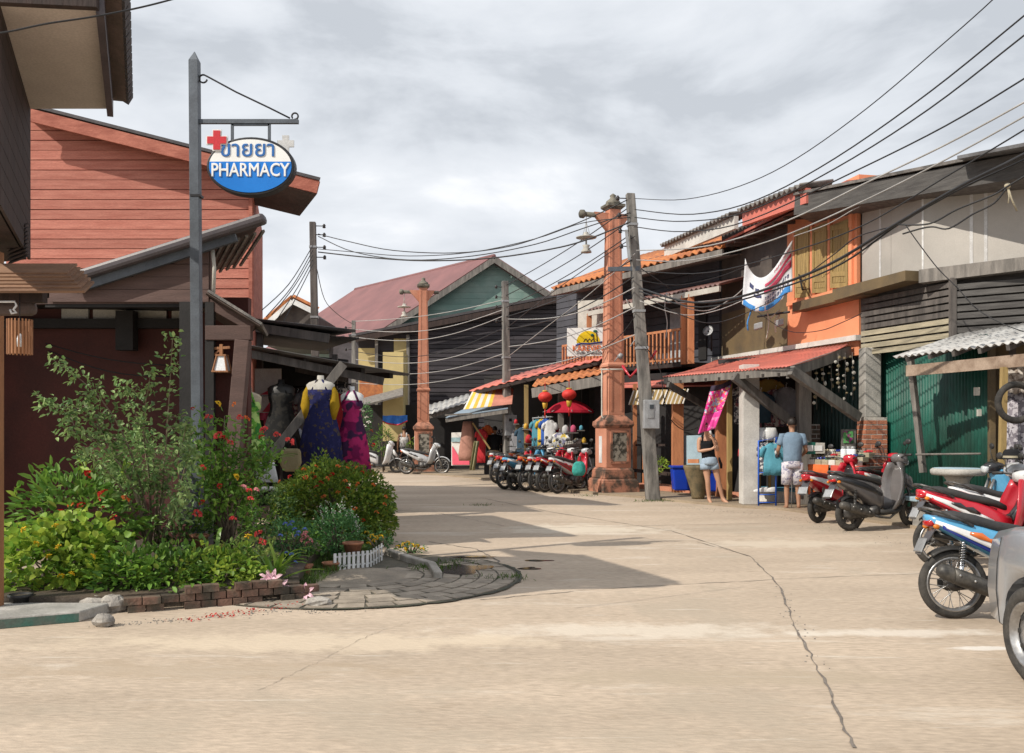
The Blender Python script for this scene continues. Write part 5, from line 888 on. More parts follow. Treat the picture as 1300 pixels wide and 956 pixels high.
# ------------------------------------------------------------------ motorbikes: built once in two kinds, then copied with their own paint
def lring(x, zc, hw, hh, n=14, ex=.62, top=1.0):
    r = []
    for k in range(n):
        a = 6.2832 * k / n; c, s_ = math.cos(a), math.sin(a)
        r.append(V((x, math.copysign(abs(c) ** ex, c) * hw * (top if s_ > 0 else 1), zc + math.copysign(abs(s_) ** ex, s_) * hh)))
    return r
def body(b, secs, **k): b.loft([lring(*s_, **k) for s_ in secs]); return b
def shell(b, path, th=.012, curve=.05):
    """curved sheet following (x, z, half width) stations"""
    g = []
    for x, z, hw in path: g.append([V((x - curve * abs(t) ** 2 * 1.4, t * hw, z)) for t in [-1, -.8, -.5, -.2, 0, .2, .5, .8, 1]])
    b.sheet(g); return b
def wheel(t, cx, R, tw, spoked, front):
    K = dict(local=True); wh = MB()
    if spoked: wh.lathe([(.02, -.07), (.055, -.06), (.06, -.03), (.045, -.02), (.045, .03), (.06, .04), (.055, .06), (.02, .07)], (cx, 0, R), 14, (0, 1, 0))
    else: wh.lathe([(.02, -.06), (.07, -.05), (.07, .05), (.02, .06)], (cx, 0, R), 12, (0, 1, 0))
    o = wh.build('wheel', mm['engine'], t, **K)
    b = MB(); n = 36; rc = R - tw
    b.loft([[V((cx + (rc + tw * math.cos(p)) * math.cos(a), tw * .82 * math.sin(p), R + (rc + tw * math.cos(p)) * math.sin(a))) for p in [6.2832 * j / 10 for j in range(10)]] for a in [6.2832 * i / n for i in range(n + 1)]], cap=False); b.build('tyre', mm['tyre'], o, **K)
    ri = rc - tw * .55; b = MB()
    sec = [(ri + .012, -.032), (ri, -.036), (ri - .016, -.03), (ri - .02, 0), (ri - .016, .03), (ri, .036), (ri + .012, .032), (ri + .004, 0)]
    b.loft([[V((cx + r_ * math.cos(a), y_, R + r_ * math.sin(a))) for r_, y_ in sec] for a in [6.2832 * i / n for i in range(n + 1)]], cap=False)
    if not spoked:
        for i in range(5): a = 6.2832 * i / 5; d = V((math.cos(a), 0, math.sin(a))); e_ = V((-math.sin(a), 0, math.cos(a))); c = V((cx, 0, R)); b.beam(c + d * .05, c + d * (ri - .01) + e_ * .03, .035, .03, up=(0, 1, 0))
    b.build('rim', mm['alloy' if spoked else 'rimdk'], o, **K)
    if spoked:
        b = MB()
        for i in range(28):
            a = 6.2832 * i / 28; s_ = 1 if i % 2 else -1; a2 = a + (.42 if (i // 2) % 2 else -.42)
            b.tube([(cx + .055 * math.cos(a2), s_ * .045, R + .055 * math.sin(a2)), (cx + (ri - .008) * math.cos(a), s_ * .008, R + (ri - .008) * math.sin(a))], .0035, 4, cap=False)
        q = b.build('spokes', mm['alloy'], o, **K); q['kind'] = 'stuff'
def arcshell(b, cx, cz, R, hw, a0, a1, n=14):
    g = []
    for i in range(n + 1):
        a = math.radians(a0 + (a1 - a0) * i / n); g.append([V((cx + (R - .03 * t * t) * math.cos(a), t * hw, cz + (R - .03 * t * t) * math.sin(a))) for t in (-1, -.7, -.3, 0, .3, .7, 1)])
    b.sheet(g)
def bars(t, hx, hz, K, w_=.33):
    b = MB()
    for s in (-1, 1): b.tube([(hx, s * .03, hz - .04), (hx - .01, s * .12, hz + .01), (hx - .07, s * w_ * .8, hz + .03), (hx - .09, s * w_, hz + .03)], .012, 6)
    b.build('handlebar', mm['blackplastic'], t, **K)
    for s in (-1, 1):
        b = MB(); b.tube([(hx - .065, s * w_ * .72, hz + .03), (hx - .095, s * (w_ + .05), hz + .03)], .019, 8); b.build('grip', mm['blackplastic'], t, **K)
        b = MB(); b.tube([(hx - .04, s * w_ * .6, hz + .04), (hx - .02, s * w_ * .78, hz + .17), (hx - .05, s * w_ * .86, hz + .21)], .006, 5); b.lathe([(.01, -.015), (.052, -.012), (.06, 0), (.05, .012), (.01, .014)], (hx - .06, s * w_ * .9, hz + .23), 12, (-1, 0, .1), sy=.72); b.build('mirror', mm['blackplastic'], t, **K)
def rearbits(t, x, z, K, sp):
    b = MB(); body(b, [(x + .07, z, .075, .035), (x, z + .0, .065, .032), (x - .025, z - .005, .04, .02)]); b.build('tail_light', mm['redlamp'], t, **K)
    for s in (-1, 1): b = MB(); b.sphere((x + .04, s * .11, z - .03), (.035, .022, .022), 8, 5); b.build('turn_signal', mm['amber'], t, **K)
    b = MB(); b.loft([[V((x + .05, s * .075, z - .05 + e_)) for s, e_ in ((-1, 0), (1, 0), (1, .012), (-1, .012))], [V((x - .10, s * .06, z - .27 + e_)) for s, e_ in ((-1, 0), (1, 0), (1, .012), (-1, .012))]], smooth=False); b.build('rear_fender', mm['p_dkgrey'], t, **K)
    b = MB(); b.loft([[V((x - .05 + .0, s * .075, z - .14)) for s in (-1, 1)] + [V((x - .11, s * .075, z - .24)) for s in (1, -1)], [V((x - .045, s * .09, z - .13)) for s in (-1, 1)] + [V((x - .105, s * .09, z - .25)) for s in (1, -1)]], smooth=False); b.build('license_plate', mm['boxgrey'], t, **K)
    for s in (-1, 1):
        b = MB(); tp, bt = V((x + .34, s * .115, z - .12)), V((-.60, s * .115, sp + .02)); b.tube([bt, bt.lerp(tp, .5)], .022, 7)
        m = 9; pr = [bt.lerp(tp, .38 + .55 * i / (4 * m)) + V((math.cos(1.571 * i) * .026, math.sin(1.571 * i) * .026, 0)) for i in range(4 * m + 1)]; b.tube(pr, .007, 4); b.tube([bt.lerp(tp, .9), tp], .015, 6); b.build('shock_absorber', mm['chrome' if sp > .25 else 'engine'], t, **K)
def exhaust(t, K, z0, z1, r, x1, dx=.34):
    b = MB(); b.tube([(.16, -.07, .30), (.18, -.12, .24), (.05, -.135, .17), (-.15, -.14, .19), (-.28, -.15, z0)], .018, 7); b.build('exhaust_pipe', mm['engine'], t, **K)
    b = MB(); p0, p1 = V((-.26, -.155, z0)), V((x1, -.17, z1)); q = [p0.lerp(p1, f) for f in (0, .08, .2, .55, .9, .97, 1)]; b.tube(q, [.02, r * .75, r, r * 1.08, r, r * .8, r * .45], 12); e = b.build('silencer', mm['muffler'], t, **K)
    b = MB(); d = (p1 - p0); sd = V((0, -r * 1.12, 0)); q0, q1 = p0 + d * .18, p0 + d * .78
    g = [[p + V((0, -math.cos(a) * r * 1.17, math.sin(a) * r * 1.17)) for a in (-.9, -.5, 0, .5, .9)] for p in [q0.lerp(q1, i / 5) for i in range(6)]]; b.sheet(g); b.build('heat_shield', mm['muffler'], e, solid=.008, **K)
    b = MB()
    for f in (.25, .5, .72): b.sphere(p0 + d * f + V((0, -r * 1.2, .01)), .012, 6, 4)
    b.build('bolts', mm['alloy'], e, **K)
def underbone(label, group):
    t = thing('motorbike', label, 'motorbike', (0, 0, 0), 0, group); K = dict(local=True)
    wheel(t, -.61, .285, .043, True, False); wheel(t, .61, .285, .037, True, True)
    b = MB(); body(b, [(-.20, .33, .09, .09), (-.05, .32, .12, .12), (.10, .31, .12, .11), (.22, .33, .08, .08)]); b.lathe([(.02, -.15), (.085, -.145), (.09, -.12), (.09, .12), (.085, .14), (.02, .145)], (-.06, 0, .30), 14, (0, 1, 0)); b.lathe([(.02, -.16), (.06, -.155), (.06, -.1)], (.06, 0, .32), 12, (0, 1, 0))
    for i in range(6): b.lathe([(.055, -.006), (.062, 0), (.055, .006)], (.20 + .025 * i, 0, .36), 10, (1, 0, .15))
    b.build('engine', mm['engine'], t, **K)
    b = MB(); b.tube([(.42, 0, .88), (.30, 0, .60), (.05, 0, .50), (-.3, 0, .62), (-.75, 0, .70)], .03, 7)
    for s in (-1, 1): b.beam((-.12, s * .10, .30), (-.63, s * .105, .285), .03, .045)
    b.build('frame', mm['blackplastic'], t, **K)
    b = MB(); body(b, [(-.12, .295, .02, .045), (-.3, .295, .03, .055), (-.6, .285, .03, .07), (-.68, .285, .015, .03)]); 
    for i in range(len(b.v)): v_ = b.v[i]; b.v[i] = (v_[0], v_[1] + .135, v_[2])
    b.build('chain_case', mm['blackplastic'], t, **K)
    b = MB(); body(b, [(-.92, .805, .045, .03), (-.82, .775, .10, .055), (-.62, .72, .135, .085), (-.42, .665, .145, .115), (-.22, .60, .14, .14), (-.05, .54, .12, .14), (.08, .50, .10, .11), (.20, .49, .07, .07)]); b.build('body_panel', mm['p_blue'], t, **K)
    for s in (-1, 1):
        b = MB(); g = []
        for x, z, hw, h in ((-.86, .775, .092, .014), (-.66, .715, .134, .022), (-.50, .665, .148, .03), (-.34, .615, .149, .034), (-.18, .55, .142, .03), (-.04, .50, .122, .02)): g.append([V((x + dz * .5, s * (hw + .002 - abs(dz) * .1), z + dz)) for dz in (-h, -h * .4, h * .4, h)])
        b.sheet(g); b.build('decal', mm['p_white'], t, solid=.006, **K)
        b = MB(); g = []
        for x, z, hw, h in ((-.80, .735, .100, .016), (-.62, .668, .124, .022), (-.42, .60, .131, .03), (-.22, .515, .125, .035), (-.04, .445, .105, .03)): g.append([V((x, s * (hw + .010 - abs(dz) * .1), z + dz)) for dz in (-h, 0, h)])
        b.sheet(g); b.build('lower_trim', mm['p_navy'], t, solid=.006, **K)
        b = MB(); g = []
        for x, z, hw, h in ((-.56, .70, .148, .010), (-.46, .68, .152, .026), (-.38, .65, .153, .012), (-.30, .635, .151, .030), (-.20, .59, .147, .010)): g.append([V((x + dz * .5, s * (hw + .004), z + dz)) for dz in (-h, 0, h)])
        b.sheet(g); b.build('decal_flash', mm['p_orange'], t, solid=.006, **K)
    b = MB(); body(b, [(-.82, .835, .07, .03), (-.66, .83, .12, .05), (-.45, .80, .135, .055), (-.28, .765, .13, .05), (-.08, .735, .115, .045), (.06, .70, .085, .035), (.16, .655, .05, .03)]); b.build('seat', mm['seatblk'], t, **K)
    b = MB(); b.tube([(-.52, -.14, .76), (-.80, -.15, .85), (-.93, -.10, .88), (-.95, 0, .885), (-.93, .10, .88), (-.80, .15, .85), (-.52, .14, .76)], .013, 7); b.build('grab_rail', mm['engine'], t, **K)
    b = MB(); shell(b, [(.47, .97, .085), (.44, .88, .12), (.40, .76, .17), (.37, .62, .20), (.34, .48, .19), (.27, .36, .15)], curve=.13); b.build('leg_shield', mm['p_navy'], t, solid=.02, **K)
    b = MB(); body(b, [(.22, .54, .05, .05), (.30, .62, .06, .07), (.37, .74, .065, .08), (.40, .86, .06, .05)]); b.build('inner_shield', mm['p_blue'], t, **K)
    b = MB(); body(b, [(.30, 1.0, .07, .05), (.38, 1.0, .105, .075), (.47, .985, .10, .075), (.53, .965, .06, .05)]); b.build('front_cowl', mm['p_blue'], t, **K)
    b = MB(); body(b, [(.50, .97, .085, .055), (.545, .96, .065, .042), (.555, .958, .03, .02)]); b.build('headlight', mm['lens'], t, **K)
    b = MB()
    for s in (-1, 1): b.tube([(.42, s * .075, .84), (.605, s * .075, .285)], [.02, .026], 8)
    b.build('front_fork', mm['alloy'], t, **K)
    b = MB(); arcshell(b, .61, .285, .325, .065, 25, 150); b.build('front_fender', mm['p_blue'], t, solid=.008, **K)
    b = MB(); arcshell(b, -.61, .285, .318, .06, 55, 128); b.build('inner_fender', mm['blackplastic'], t, solid=.008, **K)
    b = MB(); b.tube([(.10, -.24, .24), (.10, .24, .24)], .013, 6); b.tube([(-.25, -.21, .33), (-.25, .21, .33)], .012, 6); b.tube([(-.25, .2, .33), (-.1, .1, .28)], .01, 5); b.build('footpegs', mm['engine'], t, **K)
    b = MB(); b.tube([(-.08, .12, .22), (-.14, .26, .012)], .012, 6); b.build('kickstand', mm['engine'], t, **K)
    bars(t, .36, 1.02, K); rearbits(t, -.90, .765, K, .29); exhaust(t, K, .21, .42, .064, -.80)
    for c in KIDS(t):
        if c.name.split('.')[0] in ('body_panel', 'seat', 'grab_rail', 'tail_light', 'turn_signal', 'rear_fender', 'license_plate', 'decal', 'decal_flash', 'lower_trim'):
            for v_ in c.data.vertices:
                if v_.co.x < -.3: v_.co.x = -.3 + (v_.co.x + .3) * .84; v_.co.z += (-.3 - v_.co.x) * .06
    return t
def scooter(label, group):
    t = thing('motorbike', label, 'motorbike', (0, 0, 0), 0, group); K = dict(local=True)
    wheel(t, -.60, .245, .05, False, False); wheel(t, .62, .245, .045, False, True)
    b = MB(); body(b, [(-.72, .26, .05, .06), (-.55, .27, .07, .10), (-.3, .28, .08, .10), (-.1, .29, .07, .08)]); b.lathe([(.02, -.14), (.08, -.13), (.08, .13), (.02, .15)], (-.2, 0, .28), 12, (0, 1, 0)); b.build('engine', mm['engine'], t, **K)
    b = MB(); body(b, [(-.93, .80, .04, .03), (-.82, .765, .10, .06), (-.62, .70, .135, .10), (-.42, .62, .15, .15), (-.25, .55, .15, .19), (-.10, .49, .14, .19), (-.02, .45, .11, .15)]); b.build('body_panel', mm['p_grey'], t, **K)
    for s in (-1, 1):
        b = MB(); g = []
        for x, z, hw, h in ((-.86, .775, .09, .02), (-.62, .72, .14, .04), (-.42, .66, .156, .05), (-.22, .585, .156, .04), (-.08, .52, .145, .02)): g.append([V((x, s * (hw - abs(dz) * .1), z + dz)) for dz in (-h, -h * .4, h * .4, h)])
        b.sheet(g); b.build('decal', mm['p_black'], t, solid=.006, **K)
    b = MB(); body(b, [(-.86, .84, .06, .025), (-.70, .825, .12, .04), (-.45, .79, .145, .045), (-.22, .745, .14, .04), (-.06, .71, .11, .05), (.0, .68, .06, .03)]); b.build('seat', mm['seatblk'], t, **K)
    b = MB(); b.tube([(-.60, -.14, .80), (-.84, -.13, .87), (-.94, 0, .885), (-.84, .13, .87), (-.60, .14, .80)], .014, 7); b.build('grab_rail', mm['p_dkgrey'], t, **K)
    b = MB(); body(b, [(-.12, .27, .13, .05), (.0, .255, .15, .04), (.2, .26, .15, .04), (.32, .31, .12, .05)]); b.build('floor_board', mm['blackplastic'], t, **K)
    b = MB(); shell(b, [(.50, 1.0, .09), (.49, .90, .15), (.47, .76, .20), (.44, .60, .21), (.40, .44, .18), (.33, .30, .14)], curve=.15); b.build('leg_shield', mm['p_grey'], t, solid=.03, **K)
    b = MB(); body(b, [(.31, .36, .09, .05), (.34, .55, .14, .12), (.38, .75, .13, .12), (.41, .92, .08, .07)]); b.build('inner_shield', mm['blackplastic'], t, **K)
    b = MB(); body(b, [(.48, .76, .05, .10), (.56, .70, .11, .09), (.62, .62, .07, .05), (.65, .60, .03, .02)]); b.build('nose', mm['p_grey'], t, **K)
    b = MB(); body(b, [(.34, 1.06, .08, .05), (.40, 1.06, .12, .075), (.48, 1.03, .12, .08), (.53, 1.0, .07, .05)]); b.build('front_cowl', mm['p_grey'], t, **K)
    b = MB(); body(b, [(.50, 1.01, .095, .06), (.545, .99, .07, .042), (.555, .985, .03, .02)]); b.build('headlight', mm['lens'], t, **K)
    b = MB()
    for s in (-1, 1): b.tube([(.48, s * .075, .62), (.615, s * .075, .245)], .024, 8)
    b.build('front_fork', mm['engine'], t, **K)
    b = MB(); arcshell(b, .62, .245, .285, .07, 20, 155); b.build('front_fender', mm['p_black'], t, solid=.008, **K)
    b = MB(); arcshell(b, -.60, .245, .28, .065, 50, 130); b.build('inner_fender', mm['blackplastic'], t, solid=.008, **K)
    b = MB(); b.tube([(-.20, .10, .2), (-.26, .22, .012)], .012, 6); b.build('kickstand', mm['engine'], t, **K)
    bars(t, .38, 1.07, K); rearbits(t, -.89, .755, K, .245); exhaust(t, K, .22, .40, .062, -.90); return t
GRP = 'motorbikes parked along the street'
UB = underbone('light blue motorbike with orange flash decals parked behind the silver car', GRP); SB_ = scooter('dark grey automatic scooter with black seat beside the red scooter', GRP)
UBP, SBP = copy_tree(UB), copy_tree(SB_)      # spare copies used as patterns, removed below
def paintbike(t, body_, decal, flash, shield, seat='seatblk', fender=None, cowl=None, inner=None):
    mp_ = {'body_panel': body_, 'decal': decal, 'decal_flash': flash, 'leg_shield': shield, 'seat': seat, 'front_fender': fender or body_, 'front_cowl': cowl or body_, 'inner_shield': inner or shield, 'nose': cowl or body_, 'lower_trim': shield}
    for c in KIDS(t):
        n = c.name.split('.')[0]
        if n in mp_: c.material_slots[0].link = 'OBJECT'; c.material_slots[0].material = mm[mp_[n]]
def putbike(t, x, y, heading, sc=1.0, lean=.07, wx=-.61):
    """rear wheel contact at plan point (x, y), facing heading (degrees, 0 = +X)"""
    h = math.radians(heading); t.scale = (sc, sc, sc); t.rotation_euler = (-lean, 0, h)
    t.location = V((x, y, 0)) + V((math.cos(h), math.sin(h), 0)) * (-wx * sc)
def bike(kind, label, x, y, heading, paint_, sc=1.0, lean=.07, z=0):
    t = copy_tree(UBP if kind == 'u' else SBP); t['label'] = label; putbike(t, x, y, heading, sc, lean); t.location.z = z; paintbike(t, *paint_); return t
g = G(1213, 786); putbike(UB, g.x, g.y + .02, -3, .95, .09); paintbike(UB, 'p_blue', 'p_white', 'p_orange', 'p_navy', fender='p_navy')
g = G(1078, 674); putbike(SB_, g.x, g.y, 22, 1.0); paintbike(SB_, 'p_grey', 'p_black', None, 'p_grey')
g = G(1178, 720); bike('u', 'red and white motorbike with black seat parked beyond the light blue one', g.x + .12, g.y, 2, ('p_red', 'p_white', 'p_black', 'p_red', 'seatblk', 'p_black', 'p_white', 'p_black'), .98)
g = G(1038, 664); bike('s', 'red scooter with dusty red seat nearest the red covered market table', g.x, g.y, 36, ('p_red', 'p_white', None, 'p_red', 'p_maroon', 'p_red', 'p_red', 'p_black'), .95)
g = G(1085, 656); bike('s', 'second red scooter half hidden between the market table and the grey scooter', g.x + .3, g.y + .1, 40, ('p_red', 'p_white', None, 'p_red', 'seatblk', 'p_red', 'p_red', 'p_black'), .95)
bike('u', 'red motorbike with round headlamp facing left at the right edge', 7.35, 11.2, 168, ('p_red', 'p_black', 'p_white', 'p_red', 'seatblk', 'p_red', 'p_silver', 'p_black'), 1.0)
bike('u', 'dark blue motorbike half hidden behind the red one at the right edge', 7.5, 12.2, 176, ('p_navy', 'p_blue', 'p_white', 'p_blue', 'seatblk', 'p_black', 'p_black', 'p_black'), 1.0)
bike('u', 'white and red motorbike third in from the silver car', 5.35, 10.6, 4, ('p_white', 'p_red', 'p_black', 'p_red', 'seatblk', 'p_red', 'p_white', 'p_black'), .96)
bike('u', 'white motorbike squeezed between the red one and the dark blue one at the right edge', 7.6, 11.75, 172, ('p_white', 'p_navy', 'p_red', 'p_white', 'seatblk', 'p_white', 'p_silver', 'p_black'), 1.0)
ROW = [('u', 'red and white motorbike with teal bag, first of the row beside the lamp pillar', 708, 627, ('p_white', 'p_maroon', 'p_red', 'p_red', 'seatblk', 'p_silver', 'p_silver', 'p_pink')),
       ('u', 'red and white motorbike second in the row from the lamp pillar', 692, 625.5, ('p_red', 'p_white', 'p_maroon', 'p_red', 'seatblk', 'p_silver', 'p_white', 'p_red')),
       ('u', 'silver motorbike with red trim third in the row from the lamp pillar', 682, 624.5, ('p_silver', 'p_red', 'p_white', 'p_red', 'seatblk', 'p_red', 'p_red', 'p_black')),
       ('u', 'orange and black motorbike fourth in the row from the lamp pillar', 668, 623.5, ('p_orange', 'p_black', 'p_white', 'p_black', 'seatblk', 'p_black', 'p_white', 'p_black')),
       ('s', 'blue and white scooter in the middle of the motorbike row', 653, 622.5, ('p_blue', 'p_white', None, 'p_blue', 'seatblk', 'p_blue', 'p_black', 'p_black')),
       ('u', 'red motorbike with orange trim second from the far end of the row', 641, 621.5, ('p_red', 'p_orange', 'p_white', 'p_red', 'seatblk', 'p_black', 'p_dkgrey', 'p_black')),
       ('u', 'silver and black motorbike at the far end of the row by the man in black', 631, 614, ('p_silver', 'p_black', 'p_orange', 'p_black', 'seatblk', 'p_black', 'p_silver', 'p_black'))]
for i, (k, lab, x, y, pt) in enumerate(ROW):
    g = G(x, y); bike(k, lab, g.x, g.y + .05, 43 + (i * 37) % 7 - 3, pt, .98, .06 + .02 * (i % 3))
for i, (x, d, pt, lab) in enumerate(((700, 23.6, ('p_white', 'p_red', 'p_blue', 'p_red', 'seatblk', 'p_red', 'p_white', 'p_black'), 'white and blue motorbike in the second line behind the pillar row'), (676, 24.3, ('p_pink', 'p_white', 'p_white', 'p_pink', 'seatblk', 'p_white', 'p_pink', 'p_black'), 'pink motorbike in the second line behind the row'), (655, 25.2, ('p_orange', 'p_white', 'p_black', 'p_orange', 'seatblk', 'p_black', 'p_orange', 'p_black'), 'orange motorbike in the second line next to the mid utility pole'))):
    p = P(x, 0, d); bike('u', lab, p.x, d, 50, pt, .98)
g = G(516, 602); bike('u', 'silver motorbike standing alone in front of the far lamp pillar', g.x, g.y, -4, ('p_silver', 'p_white', 'p_dkgrey', 'p_silver', 'seatblk', 'p_silver', 'p_silver', 'p_silver'), .98)
p = P(462, 0, 31.6); bike('s', 'white scooter facing right beyond the dress stall', p.x, 31.0, 5, ('p_white', 'p_grey', None, 'p_white', 'seatblk', 'p_white', 'p_white', 'p_grey'), .98)
for t in (UBP, SBP):
    for c in KIDS(t):
        for d in KIDS(c): bpy.data.objects.remove(d)
        bpy.data.objects.remove(c)
    bpy.data.objects.remove(t)
tb_ = thing('teal_bag', 'teal shopping bag hung on the first motorbike of the row', 'bag', P(735, 592, 20.4)); b = MB(); c = P(735, 594, 20.5); b.loft([[c + V((r_ * math.cos(a) * (1 + .12 * math.sin(3 * a)), .45 * r_ * math.sin(a), z + .012 * math.sin(4 * a))) for a in [6.2832 * k / 14 for k in range(14)]] for r_, z in ((.05, -.17), (.12, -.16), (.155, -.08), (.15, .02), (.12, .10), (.07, .14))]); b.build('sack', cloth('tealbag', (.06, .34, .30), (.04, .24, .21), sc=9), tb_)
b = MB(); b.tube([c + V((-.05, 0, .13)), c + V((-.03, 0, .26)), c + V((.03, 0, .26)), c + V((.05, 0, .13))], .012, 5); b.build('handle', mm['greenshut'], tb_)
# ------------------------------------------------------------------ silver car, right edge
def car():
    t = thing('parked_car', 'silver saloon car cut off by the right edge of the picture', 'car', (3.87, 4.0, 0)); K = dict(local=True)
    # local: x across (left side = -.84), y forward to the far end
    st = [(2.14, .42, .28, .32, .70, .66), (2.10, .60, .25, .29, .775, .77), (2.0, .72, .22, .27, .83, .83), (1.65, .805, .20, .26, .895, .90), (1.2, .84, .19, .26, .925, .94), (.7, .85, .19, .26, .935, .96), (.3, .85, .19, .26, .93, .97), (-.8, .85, .19, .26, .93, .97), (-1.3, .835, .19, .26, .92, .98), (-1.8, .80, .20, .28, .90, .97), (-2.15, .70, .24, .32, .84, .92), (-2.25, .55, .30, .36, .78, .84)]
    rings = []
    for y, hw, zb, zs, zt, zc in st:
        half = [(hw * .86, zb), (hw * .97, zs), (hw * 1.0, zs + (zt - zs) * .35), (hw * .99, zs + (zt - zs) * .65), (hw * .955, zt - .06), (hw * .90, zt - .005), (hw * .78, zt + (zc - zt) * .45), (hw * .4, zc)]
        rings.append([V((-x, y, z)) for x, z in half] + [V((x, y, z)) for x, z in half[::-1]])
    b = MB(); b.loft(rings); bo = b.build('body', mm['carsilver'], t, local=True)
    for i in range(2): pass
    cut = []
    for y in (1.32, -1.28):
        for s in (-1, 1):
            c = MB(); c.lathe([(.345, -.16), (.345, .2)], (s * .80, y, .285), 28, (s, 0, 0), smooth=False); o = c.build('cutter', mm['blackplastic'], t, local=True); cut.append(o); md = bo.modifiers.new('arch', 'BOOLEAN'); md.object = o; md.operation = 'DIFFERENCE'
    bpy.context.view_layer.update(); dg = bpy.context.evaluated_depsgraph_get(); me = bpy.data.meshes.new_from_object(bo.evaluated_get(dg)); bo.modifiers.clear(); bo.data = me
    for o in cut: bpy.data.objects.remove(o)
    b = MB(); g = [(.85, .93, .70), (.25, 1.30, .60), (-.1, 1.39, .57), (-.9, 1.38, .57), (-1.3, 1.27, .60), (-1.75, .96, .70)]
    b.loft([[V((-hw - .10 * (z - .95) / .45 * 0, y, .90)), V((-hw, y, z)), V((hw, y, z)), V((hw, y, .90))] for y, z, hw in g], smooth=False); b.build('greenhouse', mm['glassdk'], t, bevel=.05, local=True)
    b = MB(); b.loft([[V((-hw, y, z - .03)), V((-hw + .03, y, z + .02)), V((0, y, z + .04)), V((hw - .03, y, z + .02)), V((hw, y, z - .03))] for y, z, hw in ((.27, 1.30, .61), (-.1, 1.40, .58), (-.9, 1.39, .58), (-1.32, 1.27, .61))]); b.build('roof', mm['carsilver'], t, local=True)
    for s in (-1, 1):
        for a_, c_, w_, h_ in (((s * .71, .86, .93), (s * .60, .22, 1.31), .05, .05), ((s * .71, -1.72, .95), (s * .60, -1.3, 1.28), .06, .08), ((s * .68, -.5, .94), (s * .585, -.5, 1.38), .05, .06)): b = MB(); b.beam(a_, c_, w_, h_); b.build('roof_pillar', mm['carsilver'], t, local=True)
    for y in (1.32, -1.28):
        for s in (-1, 1):
            w_ = MB(); w_.lathe([(.05, 0), (.05, .03), (.11, .035)], (s * .74, y, .285), 14, (s, 0, 0)); o = w_.build('wheel', mm['engine'], t, local=True)
            b = MB(); b.lathe([(.19, -.09), (.26, -.09), (.282, -.065), (.288, -.03), (.288, .04), (.28, .075), (.255, .095), (.20, .095), (.19, .08)], (s * .755, y, .287), 40, (s, 0, 0), cap=False); b.build('tyre', mm['tyre'], o, local=True)
            b = MB(); b.lathe([(.19, -.08), (.195, .085), (.205, .092), (.185, .09), (.17, .055), (.16, .05)], (s * .755, y, .287), 32, (s, 0, 0), cap=False); b.lathe([(.165, .045), (.09, .07), (.05, .085), (.02, .085)], (s * .755, y, .287), 32, (s, 0, 0))
            b.build('rim', mm['alloy'], o, local=True)
            for k in range(9): a = 6.2832 * k / 9; b = MB(); b.box((s * (.755 + .053), y + .13 * math.cos(a), .287 + .13 * math.sin(a)), (.02, .045, .03)); b.build('rim_slot', mm['blackplastic'], o, bevel=.006, local=True)
    for s in (-1, 1):
        b = MB(); b.box((s * .855, .15, .56), (.02, 1.2, .05)); b.box((s * .85, -1.0, .56), (.02, .9, .05)); b.build('rub_strip', mm['boxgrey'], t, bevel=.008, local=True)
        b = MB(); b.sphere((s * .835, 1.02, .76), (.018, .05, .022), 8, 5); b.build('side_repeater', mm['lens'], t, local=True)
        b = MB(); body(b, [(0, 0, .0, .0)] * 0 or [(.0, .0, .05, .03), (.03, 0, .05, .03)])
        b.v = [(s * (.44 + v_[1] * 2.2), 2.125 - abs(v_[1]) * 1.2, .60 + v_[2] * 1.5) for v_ in b.v]; b.build('headlight', mm['lens'], t, local=True)
        b = MB(); b.box((s * .93, .55, .98), (.16, .09, .12)); b.build('wing_mirror', mm['carsilver'], t, bevel=.03, local=True)
    def seam(y, k0, k1):
        for i in range(len(st) - 1):
            if st[i][0] >= y >= st[i + 1][0]:
                f = (st[i][0] - y) / (st[i][0] - st[i + 1][0]); q = [rings[i][k].lerp(rings[i + 1][k], f) for k in range(16)]
                for s in (-1, 1): b = MB(); b.tube([V((s * q[k].x * -1.0, q[k].y, q[k].z)) for k in range(k0, k1)], .005, 5); b.build('panel_gap', mm['blackplastic'], t, local=True)
    seam(1.80, 0, 5); seam(.78, 1, 6); seam(-.42, 1, 6)
    for s in (-1, 1): b = MB(); b.loft([[V((s * x, y, z)) for x, z in ((.838, .24), (.852, .24), (.852, .27), (.838, .27))] for y in (1.0, -.95)], smooth=False); b.build('sill', mm['boxgrey'], t, local=True)
    return t
car()
